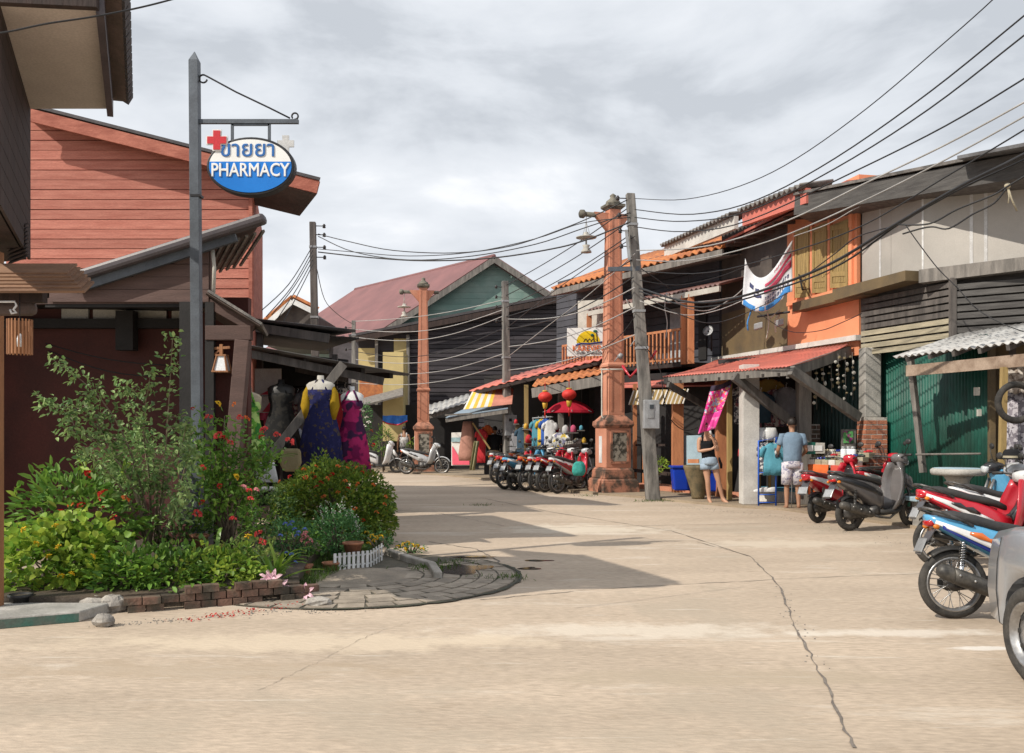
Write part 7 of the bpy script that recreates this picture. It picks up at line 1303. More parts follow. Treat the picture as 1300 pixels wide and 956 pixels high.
denim = cloth('denim', (.38, .47, .56), (.26, .34, .44)); blacktop = cloth('blacktop', (.018, .018, .02)); blueshirt = cloth('blueshirt', (.20, .28, .37), (.16, .23, .31)); paleshort = printed('paleshort', (.52, .50, .55), [(.25, .24, .33), (.62, .6, .62)], 18, .48)
# woman under the pink scarf
gw_ = G(909, 640.5); FW = (0, -1, 0)
JW = dict(pelvis=(-.13, 0, .87), spine=(-.16, 0, 1.0), chest=(-.19, .01, 1.19), neckbase=(-.19, .0, 1.36), neck=(-.19, -.015, 1.42), head=(-.185, -.04, 1.53), shr=(-.335, 0, 1.32), shl=(-.045, 0, 1.32), elr=(-.355, -.05, 1.06), wrr=(-.13, -.19, 1.11), har=(-.03, -.19, 1.15), ell=(.02, -.08, 1.07), wrl=(-.10, -.18, 1.30), hal=(-.15, -.17, 1.40),
          hipr=(-.215, 0, .84), hipl=(-.05, 0, .84), knr=(-.17, -.03, .46), knl=(.05, -.01, .46), anr=(-.13, .03, .09), anl=(.15, .03, .09), tor=(-.12, -.13, .03), tol=(.22, -.11, .03), curlr=(0, .4, -.5), curll=(0, -.6, .2))
wm = person('woman in black tank top and denim shorts standing under the hanging pink scarf', gw_, 0, JW, 'skin')
wear(wm, 'tank_top', blacktop, [((-.135, 0, .90), .145, .115), ((-.155, 0, 1.0), .13, .11), ((-.175, 0, 1.1), .14, .12), ((-.19, 0, 1.2), .155, .13), ((-.19, -.01, 1.27), .125, .11)], [([(-.29, -.08, 1.24), (-.275, -.02, 1.375), (-.28, .08, 1.26)], [.017, .017, .017]), ([(-.10, -.08, 1.24), (-.105, -.02, 1.375), (-.10, .08, 1.26)], [.017, .017, .017])])
wear(wm, 'denim_shorts', denim, [((-.132, 0, .95), .14, .115), ((-.132, 0, .90), .155, .13), ((-.132, 0, .84), .175, .135), ((-.132, 0, .79), .17, .125)], [([(-.215, 0, .82), (-.212, -.005, .70)], [.10, .105]), ([(-.055, 0, .82), (-.035, -.005, .70)], [.10, .105])])
hair(wm, JW['head'], FW, mm['hairbr'], 1)
b = MB(); b.tube([(.04, -.11, .93), (.06, -.05, .88), (.10, .0, .80), (.11, .02, .72)], [.02, .025, .03, .02], 8); b.build('hip_bag', blacktop, wm, local=True)
b = MB(); b.tube([(-.14, -.215, 1.395), (-.17, -.22, 1.47)], .022, 8); b.build('white_phone', mm['plasticwhite'], wm, local=True)
# man in the blue shirt, seen from behind
gm = G(1006, 648); FB = (0, 1, 0)
def JM(lean=0, fwd=1, arms='bent'):
    d = dict(pelvis=(0, 0, .93), spine=(0, .0, 1.07), chest=(0, .02, 1.27), neckbase=(0, .03, 1.45), neck=(0, .045, 1.51), head=(0, .06, 1.625), face=FB, shr=(.18, .02, 1.41), shl=(-.18, .02, 1.41), hipr=(.09, 0, .90), hipl=(-.09, 0, .90), knr=(.10, .02, .49), knl=(-.10, .02, .49), anr=(.11, -.03, .09), anl=(-.11, -.03, .09), tor=(.13, .13, .03), tol=(-.13, .13, .03), curlr=(0, .5, -.4), curll=(0, .5, -.4))
    if arms == 'bent': d.update(elr=(.26, .04, 1.13), wrr=(.24, .27, 1.04), har=(.22, .36, 1.04), ell=(-.26, .04, 1.13), wrl=(-.22, .26, 1.06), hal=(-.2, .36, 1.06))
    else: d.update(elr=(.24, -.02, 1.13), wrr=(.25, .05, .88), har=(.25, .07, .80), ell=(-.24, -.02, 1.13), wrl=(-.25, .05, .88), hal=(-.25, .07, .80))
    return d
J = JM(); mn = person('man in grey blue shirt and pale patterned shorts seen from behind at the market table', gm, -.12, J, 'skintan', .98)
def tee(t, J, m, hem=.86, sleeve=.62):
    wear(t, 'shirt', m, [((0, .0, hem), .175, .135), ((0, 0, 1.0), .165, .13), ((0, .01, 1.15), .175, .135), ((0, .015, 1.28), .195, .135), ((0, .02, 1.37), .205, .12), ((0, .022, 1.42), .19, .10), ((0, .025, 1.455), .12, .085), ((0, .03, 1.475), .075, .07)], [([V(J['sh' + s]) * 1.0 - V((.05 * (1 if J['sh' + s][0] > 0 else -1), 0, .0)), V(J['sh' + s]), V(J['sh' + s]).lerp(V(J['el' + s]), .45), V(J['sh' + s]).lerp(V(J['el' + s]), sleeve)], [.045, .066, .064, .068]) for s in 'rl'])
def shorts(t, J, m, top=.98, to=.9):
    wear(t, 'shorts', m, [((0, 0, top), .155, .125), ((0, 0, .92), .17, .135), ((0, 0, .86), .185, .14), ((0, 0, .80), .18, .135)], [([V(J['hip' + s]), V(J['hip' + s]).lerp(V(J['kn' + s]), .5), V(J['hip' + s]).lerp(V(J['kn' + s]), to)], [.108, .105, .10]) for s in 'rl'])
tee(mn, J, blueshirt); shorts(mn, J, paleshort, to=1.0); hair(mn, J['head'], FB, mm['hair'])
b = MB(); b.tube([(-.03, -.06, .02), (-.02, -.05, .55)], .008, 6); b.build('walking_stick', mm['greywood'], mn, local=True)
# far man in white tank top, and man in black
J = JM(arms='down'); fm = person('far man in white tank top seen from behind beside the silver motorbike', P(513, 0, 32.6) * 1 + V((0, 0, -P(513, 0, 32.6).z)), .1, J, 'skintan', .92)
wear(fm, 'tank_top', cloth('whitetop', (.55, .54, .52), (.42, .41, .40)), [((0, 0, .88), .17, .13), ((0, 0, 1.05), .165, .13), ((0, .01, 1.2), .175, .135), ((0, .015, 1.32), .18, .12)], [([(.10, .09, 1.3), (.10, .02, 1.475), (.10, -.06, 1.3)], [.03, .03, .03]), ([(-.10, .09, 1.3), (-.10, .02, 1.475), (-.10, -.06, 1.3)], [.03, .03, .03])])
shorts(fm, J, cloth('darkshort', (.03, .03, .035)), to=.85); hair(fm, J['head'], FB, mm['hair'])
wear(fm, 'green_boots', mm['lightblue'], (), [([V(J['kn' + s]).lerp(V(J['an' + s]), .3), V(J['an' + s]) + V((0, 0, -.05))], [.07, .055]) for s in 'rl'])
J = JM(arms='down'); bm_ = person('man in black shirt and khaki trousers at the far end of the motorbike row', V((P(628, 0, 27.3).x, 27.3, .05)), -.1, J, 'skintan', .88); tee(bm_, J, blacktop, sleeve=1.0)
wear(bm_, 'sleeves', blacktop, (), [([V(J['el' + s]), V(J['wr' + s])], [.06, .045]) for s in 'rl']); shorts(bm_, J, cloth('khaki', (.42, .33, .22)), to=1.0); hair(bm_, J['head'], FB, mm['hair'])
wear(bm_, 'trouser_legs', bpy.data.materials['khaki'], (), [([V(J['kn' + s]), V(J['an' + s])], [.085, .07]) for s in 'rl'])
# ------------------------------------------------------------------ pink scarf
ps_ = thing('pink_scarf', 'bright pink printed scarf hanging from the porch roof above the woman', 'scarf', P(908, 515, 18.0))
def SCF(u, v): a = P(903 + 27 * u, 490 - 9 * u, 17.9); c = P(885.5 + 22 * u, 551 - 7 * u, 17.9); p = a.lerp(c, v); return p + V((0, -.05 * math.sin(7 * u + 2 * v) - .03 * math.sin(13 * u), 0)) + V((0, 0, .03 * math.sin(math.pi * u) * -1 * (1 - v)))
for nm, v0, v1, m in (('dark_edge', 0, .12, cloth('scarfdark', (.06, .045, .07))), ('printed_half', .12, .62, printed('scarfprint', (.74, .05, .27), [(.74, .60, .62), (.80, .20, .04), (.74, .45, .25), (.30, .4, .55)], 15, .54)), ('plain_half', .62, 1, printed('scarfpink', (.78, .07, .33), [(.80, .22, .45)], 8, .5))):
    b = MB(); b.sheet([[SCF(j / 14, v0 + (v1 - v0) * i / 8) for j in range(15)] for i in range(9)]); b.build(nm, m, ps_, solid=.006)
# ------------------------------------------------------------------ shop goods
def garment(name, label, c, rz, wd, h, m, sleeve=.18, group=None, hanger=True, flare=1.0, cat='garment'):
    """cloth on a hanger: flattened rings from hem to shoulders, with sleeves"""
    t = thing(name, label, cat, c, rz, group); K = dict(local=True); b = MB(); n = 18
    rows = []
    for z, w_, th in ((-h, wd * flare, .03), (-h * .75, wd * .97 * (1 + (flare - 1) * .6), .035), (-h * .4, wd * .96, .04), (-.16, wd * 1.0, .035), (-.07, wd * .96, .03), (-.02, wd * .6, .03), (0.005, wd * .32, .03)):
        rows.append([V((w_ / 2 * math.cos(6.2832 * k / n), th * math.sin(6.2832 * k / n) * (1 + .6 * math.sin(k * 2.3 + z * 6)), z + .012 * math.sin(k * 1.7))) for k in range(n)])
    b.loft(rows, cap=False)
    if sleeve:
        for s in (-1, 1): b.tube([(s * wd * .42, 0, -.07), (s * wd * .55, 0, -.14), (s * (wd * .55 + sleeve * .2), 0, -.16 - sleeve)], [.04, .05, .045], 10, cap=False)
    b.build('fabric', m, t, solid=.008, **K)
    if hanger: b = MB(); b.tube([(-wd * .4, 0, -.08), (0, 0, .01), (wd * .4, 0, -.08)], .008, 5); b.tube([(0, 0, .01), (0, 0, .06), (.02, 0, .085), (.0, 0, .10)], .005, 5); b.build('hanger', mm['plasticwhite'], t, **K)
    return t
teal = cloth('tealtee', (.10, .30, .38), (.07, .23, .30)); plaid = printed('plaid', (.30, .12, .14), [(.08, .06, .09), (.5, .45, .44)], 12, .46); bw_ = printed('bwprint', (.60, .60, .60), [(.05, .05, .07), (.08, .08, .10)], 15, .46); dkblue = cloth('dkblue', (.05, .09, .13)); redc = cloth('redcloth', (.50, .04, .05)); greyc = cloth('greycloth', (.26, .26, .28)); whitec = cloth('whitecloth', (.62, .62, .62)); pinkc = cloth('pinkcloth', (.62, .12, .22)); orangec = cloth('orangecloth', (.72, .16, .05))
rk = thing('clothes_rack', 'blue tubular clothes rack in front of the white shop platform', 'clothes rack', G(975, 650)); b = MB(); q = lambda x, y, d: P(x, y, d)
fr = [(963, 645, 17.2), (963, 560, 17.2), (985, 556, 17.2), (985, 646, 17.2)]; bk = [(978, 639, 18.2), (978, 560, 18.2), (998, 557, 18.2), (998, 639, 18.2)]
fl_ = lambda l: [q(*p) for p in l]
b.tube(fl_(fr), .017, 6); b.tube(fl_(bk), .017, 6); [b.tube([q(*fr[i]), q(*bk[i])], .015, 6) for i in (1, 2)]; [b.tube([q(fr[0][0], y, 17.2), q(fr[3][0], y, 17.2)], .012, 6) for y in (628, 600, 638)]; b.build('frame', mat('rackblue', (.02, .10, .48), r=.4, bump=0), rk)
GR = 'garments hung on the blue clothes rack'
for i, (x, d, m, lab) in enumerate(((983, 17.15, teal, 'teal tee shirt hung at the front of the blue rack'), (974, 17.3, bw_, 'black and white printed shirt second from the front of the blue rack'), (968, 17.45, greyc, 'grey shirt in the middle of the blue rack'), (962, 17.6, bw_, 'black and white printed shirt near the back of the blue rack'), (957, 17.75, dkblue, 'dark blue shirt towards the back of the blue rack'), (952, 17.9, redc, 'red shirt at the back of the blue rack'))):
    garment('hanging_shirt', lab, P(x, 563, d), -.25 if i == 0 else -.9, .40, .60, m, .10, GR)
GR2 = 'clothes hanging inside the orange house shop'
for i, (x, y, d, w_, h, m, lab) in enumerate(((953, 500, 18.6, .45, .8, plaid, 'dark plaid shirt hanging behind the first brace'), (966, 498, 18.5, .40, .62, dkblue, 'dark teal fringed jumper hanging in the shop'), (985, 495, 18.7, .46, .75, plaid, 'red plaid shirt hanging behind the diagonal brace'), (998, 492, 18.4, .40, .6, greyc, 'grey garment hanging near the wooden post'), (975, 482, 18.9, .5, .5, cloth('mustard', (.45, .33, .10)), 'mustard yellow top hanging highest in the shop'), (944, 490, 19.2, .4, .8, bw_, 'pale patterned skirt hanging next to the white post'))): garment('hanging_garment', lab, P(x, y, d), -.4, w_, h, m, .1, GR2)
for i, (x, lab) in enumerate(((964, 'left white mannequin hip form behind the clothes rack'), (977, 'right white mannequin hip form behind the clothes rack'))):
    t = thing('mannequin_form', lab, 'mannequin', P(x, 556, 17.6)); b = MB(); c = P(x, 556, 17.6); b.loft([[c + V((r_ * math.cos(a), .7 * r_ * math.sin(a), z)) for a in [6.2832 * k / 14 for k in range(14)]] for r_, z in ((.13, -.06), (.16, .04), (.15, .12), (.12, .2))]); b.build('torso', mm['plasticwhite'], t); b = MB(); b.tube([c, c + V((0, 0, -1.0))], .03, 6); b.build('stand', mm['shutterwood'], t)
for i, (x, y) in enumerate(((966, 621), (976, 619))):
    t = thing('white_shoe', ['left', 'right'][i] + ' white shoe standing on the shop platform below the rack', 'shoe', P(x, y, 17.1)); b = MB(); c = V((P(x, 0, 17.3).x, 17.3, .30)); b.loft([[c + V((dx, dy + s * w_, z)) for s, z in ((-1, 0), (1, 0), (.8, hh), (-.8, hh))] for dx, dy, w_, hh in ((-.14, 0, .03, .04), (-.06, 0, .045, .06), (.04, 0, .045, .09), (.12, 0, .04, .10))]); b.build('upper', mm['plasticwhite'], t, bevel=.012)
# market table
mt = thing('market_table', 'market table with red cloth front and souvenirs beside the brick pier', 'table', (5.9, 16.6, 0)); b = MB(); T0, T1 = P(1025, 0, 17.0), P(1094, 0, 15.9); T0.z = T1.z = .80
td = (T1 - T0).normalized(); tn = V((-td.y, td.x, 0)); b.obox(T0, T1 - T0, tn * .55, V((0, 0, .04))); b.build('top', mm['greywood'], mt)
for f, s in ((.02, .05), (.96, .05), (.02, .5), (.96, .5)): b = MB(); p = T0.lerp(T1, f) + tn * s; b.beam((p.x, p.y, 0), (p.x, p.y, .78), .05, .05); b.build('leg', mm['greywood'], mt)
for f0, f1, m, nm, lab in ((.03, .42, orangec, 'red_cloth', 'left orange red cloth draped over the market table front'), (.46, .97, cloth('coralcloth', (.60, .10, .07)), 'red_cloth', 'right coral red cloth draped over the market table front')):
    a, c = T0.lerp(T1, f0), T0.lerp(T1, f1); g = [[a.lerp(c, j / 14) - tn * (.012 + .02 * abs(math.sin(j * 1.3)) * (1 - i / 5 if i else 0) + .01) + V((0, 0, .045 - .56 * i / 5 - (.02 * math.sin(j) if i == 5 else 0))) for j in range(15)] for i in range(6)]; g.insert(0, [p + tn * .3 + V((0, 0, .002)) for p in g[0]])
    b = MB(); b.sheet(g); tag(b.build(nm, m, solid=.006), lab, 'cloth')
GG = 'cream trays of souvenirs on the market table'; k = 0
for r_, dv in enumerate((.09, .25, .41)):
    for j in range(7):
        f = .06 + j * .13; p = T0.lerp(T1, f) + tn * dv + V((0, 0, .04 + .07 * r_)); 
        t = thing('souvenir_tray', ['front', 'middle', 'back'][r_] + ' row tray of ' + ['pearl white', 'red', 'brown', 'navy', 'straw coloured', 'grey', 'green'][(j * 3 + r_ * 2) % 7] + ' trinkets on the market table', 'tray', p, math.atan2(td.y, td.x), GG); b = MB(); b.box((.0, 0, .05), (.15, .16, .10)); b.build('tray', mm['slatlite' if (j + r_) % 3 else 'whitewall'], t, local=True, bevel=.008)
        b = MB()
        for q_ in range(9): rockmesh(b, (random.uniform(-.055, .055), random.uniform(-.06, .06), .11 + random.uniform(0, .02)), (.028, .024, .022), q_ + k)
        b.build('trinkets', [mm['offwhite'], redc, mm['clay'], mm['p_navy'], mm['slatlite'], mm['rock'], mm['greenshut']][(j * 3 + r_ * 2) % 7], t, local=True); k += 1
for i, (x, y, w_, h_, m, lab) in enumerate(((1028, 577, .16, .22, 'greenshut', 'green and white box stacked behind the trays'), (1039, 577, .18, .2, 'offwhite', 'pale box next to the green box behind the trays'))):
    t = thing('box', lab, 'box', P(x, y, 16.9)); b = MB(); b.box(P(x, y - 8, 16.9), (w_, .2, h_)); b.build('carton', mm[m], t, bevel=.008); b = MB(); b.box(P(x, y - 8, 16.79), (w_ * .8, .012, h_ * .5)); b.build('label', mm['plasticwhite'], t)
for i, (x, d) in enumerate(((1071, 16.5), (1077, 16.5), (1083, 16.4))):
    t = thing('glass_jar', ['left', 'middle', 'right'][i] + ' glass jar with grey lid at the pier end of the market table', 'jar', P(x, 585, d)); c = P(x, 586, d); c.z = .96; b = MB(); b.lathe([(.05, 0), (.055, .02), (.055, .16), (.04, .19)], c, 14); b.build('glass', mm['frost'], t); b = MB(); b.lathe([(.045, .19), (.045, .225), (.01, .23)], c, 14); b.build('lid', mm['boxgrey'], t)
t = thing('display_frame', 'small framed display with a purple picture above the jars', 'frame', P(1077, 555, 16.6)); b = MB(); b.box(P(1077, 557, 16.6), (.26, .03, .34)); b.build('frame', mm['greywood'], t); b = MB(); b.box(P(1077, 555, 16.575), (.18, .012, .22)); b.build('picture', printed('flowerpic', (.05, .12, .06), [(.3, .05, .18), (.1, .3, .1)], 14, .48), t)
for i, x in enumerate((1036, 1045, 1055, 1064, 1073, 1082)):
    t = thing('shell_mobile', ['leftmost', 'second', 'third', 'fourth', 'fifth', 'rightmost'][i] + ' dangling string of shells under the porch roof by the brick pier', 'mobile', P(x, 470, 16.9), 0, 'strings of shells under the porch roof'); d = 16.7 + .1 * (i % 3); y0 = 452 - i * 1.0; b = MB(); y1 = (520, 506, 524, 498, 515, 508)[i]; b.tube([P(x, y0, d), P(x + 1, y1, d)], .004, 4); b.build('string', mm['greywood'], t)
    for k in range(8): b = MB(); f = .1 + .11 * k; p = P(x, y0 + (y1 - y0) * f, d) + V((random.uniform(-.04, .04), random.uniform(-.03, .03), 0)); rockmesh(b, p, (random.uniform(.02, .04), .02, random.uniform(.02, .045)), k * 7 + i); b.build('shell', mm['offwhite' if k % 2 else 'clay'], t)
# bins, pot, stone table
for i, (x, y, d, w_, h_, lab) in enumerate(((868, 608, 20.1, .55, .5, 'big blue plastic bin under the light blue counter'), (905, 604, 19.7, .34, .42, 'smaller blue bin partly hidden behind the woman'))):
    t = thing('plastic_bin', lab, 'bin', P(x, y, d)); c = V((P(x, 0, d).x, d, .15)); b = MB(); b.loft([[c + V((sx * a, sy * a * .7, z)) for sx, sy in ((1, 1), (-1, 1), (-1, -1), (1, -1))] for a, z in ((w_ * .42, 0), (w_ * .5, h_))], smooth=False); b.build('tub', mm['binblue'], t, bevel=.03); b = MB(); b.box(c + V((0, 0, h_ + .02)), (w_ * 1.1, w_ * .8, .05)); b.build('lid', mm['binblue'], t, bevel=.015)
t = thing('clay_urn', 'tall brown glazed urn tapering to its foot beside the woman', 'urn', P(886, 636, 18.9)); c = V((P(886, 0, 18.9).x, 18.9, .05)); b = MB(); b.lathe([(.12, 0), (.14, .05), (.16, .2), (.26, .5), (.29, .62), (.31, .66), (.30, .70), (.26, .68), (.22, .55), (.01, .5)], c, 20); b.build('vessel', mm['clay'], t)
for x, y, rx, rz, lab in ((930, 632, .22, .04, 'flat stone slab lying in front of the shop platform'), (950, 641, .16, .035, 'broken concrete piece beside the clothes rack foot'), (915, 627, .12, .06, 'small concrete block beside the porch post')): b = MB(); rockmesh(b, G(x, y) + V((0, 0, .06)), (rx, rx * .7, rz), x); tag(b.build('stone', mm['rock'], bevel=.008), lab, 'stone')
t = thing('stone_table', 'round stone table on a flared pedestal in front of the green shutter', 'table', (6.45, 13.1, .05)); c = V((6.45, 13.1, .05)); b = MB(); b.lathe([(.19, 0), (.17, .06), (.10, .45), (.16, .72), (.22, .80)], c, 20); b.build('pedestal', mm['conc'], t); b = MB(); b.lathe([(.02, .79), (.35, .79), (.37, .82), (.37, .86), (.34, .885), (.01, .885)], c, 28); b.build('top', mm['conc'], t); b = MB(); b.lathe([(.33, .886), (.32, .89), (.01, .89)], c, 28); b.build('tiled_top', mm['lightblue'], t)
for i, (x, y_, lab) in enumerate(((6.3, 13.6, 'curved stone bench left of the stone table'), (7.0, 12.9, 'curved stone bench right of the stone table'))):
    t = thing('stone_bench', lab, 'bench', (x, y_, .05)); b = MB(); b.obox((x - .3, y_ - .15, .42), (.6, .08, 0), (-.04, .3, 0), (0, 0, .07)); b.build('seat', mm['lightblue'], t, bevel=.015)
    for s in (-.18, .18): b = MB(); b.box((x + s, y_ + .03, .235), (.1, .22, .37)); b.build('leg', mm['conc'], t)
lc = thing('lace_curtain', 'patterned grey lace cloth hanging at the far right under the awning', 'curtain', P(1290, 560, 12.5)); b = MB(); A_, B2 = P(1272, 0, 12.9), P(1360, 0, 12.0); lacem = printed('lacem', (.24, .22, .25), [(.10, .09, .11), (.42, .40, .43)], 16, .46)
b.sheet([[V((A_.lerp(B2, j / 20).x + .0, A_.lerp(B2, j / 20).y + .03 * math.sin(j * 1.6), 2.05 - 1.5 * i / 6)) for j in range(21)] for i in range(7)]); b.build('cloth', lacem, lc, solid=.006)
b = MB(); b.sheet([[V((A_.lerp(B2, j / 20).x - .08, A_.lerp(B2, j / 20).y - .14 + .03 * math.sin(j * 1.1), 2.42 - .42 * i / 4 - .02 * math.sin(j * 1.9))) for j in range(21)] for i in range(5)]); b.build('upper_cloth', printed('lacem2', (.34, .29, .25), [(.16, .13, .11), (.5, .46, .42)], 14, .46), lc, solid=.006)
t = thing('dark_hoop', 'dark round hoop hanging against the lace curtain at the right edge', 'hoop', P(1290, 511, 12.1)); c = P(1290, 511, 12.0); b = MB(); b.loft([[c + V(((.24 + .045 * math.cos(p)) * math.cos(a), .045 * math.sin(p), (.24 + .045 * math.cos(p)) * math.sin(a))) for p in [6.2832 * j / 8 for j in range(8)]] for a in [6.2832 * i / 28 for i in range(29)]], cap=False); b.build('rubber', mm['tyre'], t)
t = thing('black_hat', 'black brimmed hat resting on the right edge motorbike', 'hat', P(1283, 580, 11.2)); c = P(1284, 583, 11.2); b = MB(); b.lathe([(.15, 0), (.16, .008), (.10, .015), (.095, .09), (.07, .12), (.01, .125)], c, 18); b.build('felt', cloth('felt', (.02, .02, .022)), t); b = MB(); b.lathe([(.1, .018), (.099, .045)], c, 18, cap=False); b.build('band', mm['slatlite'], t)
# red lanterns and umbrella
for x, y, d, lab in ((692, 504, 23.8, 'left red paper lantern with yellow tassel under the shop eave'), (722.5, 501, 23.0, 'right red paper lantern with yellow tassel under the shop eave')):
    t = thing('paper_lantern', lab, 'lantern', P(x, y, d)); c = P(x, y, d); b = MB(); n = 24; rings = []
    for i in range(9): a = math.pi * (.1 + .8 * i / 8); rings.append([c + V(((.18 * math.sin(a)) * (1 + .05 * (k % 2)) * math.cos(6.2832 * k / n), .18 * math.sin(a) * (1 + .05 * (k % 2)) * math.sin(6.2832 * k / n), -.14 * math.cos(a))) for k in range(n)])
    b.loft(rings); b.build('shade', mm['redlantern'], t); b = MB(); b.lathe([(.07, -.15), (.07, -.19), (.05, -.30), (.03, -.31)], c, 12); b.lathe([(.07, .14), (.07, .17)], c, 12); b.build('tassel', mm['gold'], t); b = MB(); b.tube([c + V((0, 0, .16)), c + V((0, 0, .4))], .008, 4); b.tube([c + V((0, 0, -.3)), c + V((0, 0, -.55))], .018, 5); b.build('cord', mm['redlantern'], t)
t = thing('red_umbrella', 'wide red market umbrella open in front of the souvenir shop', 'umbrella', P(724, 590, 24.3)); c = P(724, 510, 24.3); n = 8; b = MB(); rings = []
for r_, z in ((.03, .06), (.25, 0), (.45, -.10), (.62, -.23), (.64, -.30)): rings.append([c + V((r_ * math.cos(6.2832 * k / 16) * (1 if k % 2 == 0 else .965), r_ * math.sin(6.2832 * k / 16) * (1 if k % 2 == 0 else .965), z)) for k in range(16)])
b.loft(rings, cap=False, smooth=False); b.build('canopy', cloth('umbrellared', (.42, .02, .04)), t, solid=.01); b = MB(); b.tube([c, V((c.x, c.y, 0))], .02, 6); b.build('pole', mm['boxgrey'], t)
for k in range(8): b = MB(); a = 6.2832 * k / 8; b.tube([c, c + V((.74 * math.cos(a), .74 * math.sin(a), -.28))], .008, 4); b.build('rib', mm['boxgrey'], t)
# clothes in the middle distance
GM = 'clothes hung in front of the souvenir shop'
for i, (x, y, d, w_, h, m, lab) in enumerate(((683, 533, 24.6, .35, .8, teal, 'teal dress hung on the souvenir shop rail'), (689, 532, 24.5, .30, .8, cloth('yel', (.65, .45, .06)), 'yellow top hung on the souvenir shop rail'), (693, 532, 24.4, .30, .75, cloth('bl2', (.05, .13, .45)), 'blue top hung on the souvenir shop rail'), (698, 534, 24.3, .32, .8, whitec, 'white top at the right end of the souvenir shop rail'), (710, 550, 24.0, .45, .8, printed('flor', (.6, .6, .58), [(.6, .45, .1), (.2, .2, .3)], 8, .5), 'white flowered dress standing beside the red umbrella'), (664, 543, 25.6, .4, .8, dkblue, 'dark garment hanging behind the mid utility pole'), (672, 545, 26, .35, .7, redc, 'dark red garment hanging in the souvenir shop shade'), (655, 545, 26.2, .4, .9, greyc, 'grey garment hanging left in the souvenir shop'), (611, 545, 27.2, .3, 1.0, redc, 'long red scarf hanging left of the man in black'), (619, 540, 27.4, .25, .7, orangec, 'orange pennant cloth hanging above the man in black'), (636, 545, 27.6, .4, .8, bw_, 'black and white shirt hanging behind the man in black'))): garment('hanging_garment', lab, P(x, y, d), -.3 - .1 * (i % 3), w_, h, m, .08, GM)
b = MB(); b.tube([P(676, 531, 24.7), P(702, 529, 24.2)], .02, 5); b.tube([P(677, 531, 24.7), V((P(677, 0, 24.7).x, 24.7, 0))], .02, 5); tag(b.build('garment_rail', mm['boxgrey']), 'steel garment rail of the souvenir shop beside the red umbrella', 'rail')
t = thing('food_tray', 'slanted tray of goods on a stand behind the motorbike row', 'tray', P(726, 566, 23.4)); b = MB(); b.slab([P(715, 569, 23.4), P(738, 565, 23.0), P(740, 559, 23.9), P(718, 562, 24.2)], .05); b.build('tray', mm['darkwood'], t); b = MB(); p = P(727, 570, 23.6); b.beam(p, (p.x, p.y, 0), .06, .06); b.build('stand', mm['darkwood'], t)
b = MB()
for k in range(14): rockmesh(b, P(719 + (k % 7) * 2.8, 564 - (k // 7) * 2.2 - .3 * (k % 7), 23.5 + .3 * (k // 7)), (.04, .04, .03), k)
b.build('goods', mm['offwhite'], t)
t = thing('advert_board', 'white and pink standing advert board left of the hanging brown cloth', 'signboard', P(581, 590, 28.9)); b = MB(); b.obox(P(573, 591, 28.9), P(596, 591, 28.5) - P(573, 591, 28.9), V((.02, .05, 0)), V((0, 0, 1.05))); b.build('board', mm['whitewall'], t); b = MB(); b.prism([P(574, 590, 28.86), P(596, 590, 28.46), P(596, 585, 28.46), P(584, 582, 28.68), P(577, 570, 28.82), P(574, 566, 28.86)], (.0, -.01, 0)); b.build('pink_print', mm['p_pink'], t); b = MB(); b.obox(P(573, 561, 28.86), P(592, 561, 28.5) - P(573, 561, 28.86), V((0, -.01, 0)), V((0, 0, .14))); b.build('teal_print', mm['tealstone'], t)
t = thing('brown_cloth', 'long pinkish brown cloth hanging from the corner of the striped awning', 'cloth', P(594, 585, 26.9)); b = MB(); rows_ = []
for i in range(8):
    f = i / 7; wq = 5.5 + 6.5 * f - (2 if i == 7 else 0); rows_.append([P(594 + wq * math.cos(a) - 1.0 * f, 535 + 50 * f, 26.6 + .18 * (.5 + .6 * f) * math.sin(a)) + V((.02 * math.sin(5 * a), 0, 0)) for a in [6.2832 * k / 18 for k in range(18)]])
b.loft(rows_, cap=False); b.build('fabric', cloth('browncloth', (.42, .22, .17), (.33, .17, .13), sc=4), t, solid=.008)
b = MB(); g = [[P(602 + 7 * j / 6 - 6 * i / 5 + 2 * math.sin(j), 560 + 37 * i / 5, 26.3 + .2 * math.sin(j)) for j in range(7)] for i in range(6)]; b.sheet(g); tag(b.build('olive_net', cloth('olivenet', (.34, .32, .18), (.24, .22, .13)), solid=.01), 'bunched olive net hanging down beside the brown cloth', 'net')
b = MB(); b.beam(P(600, 537, 26.5), P(622, 570, 26.5), .05, .05); tag(b.build('awning_strut', mm['shutterwood']), 'slanted pale timber strut behind the brown cloth', 'strut')
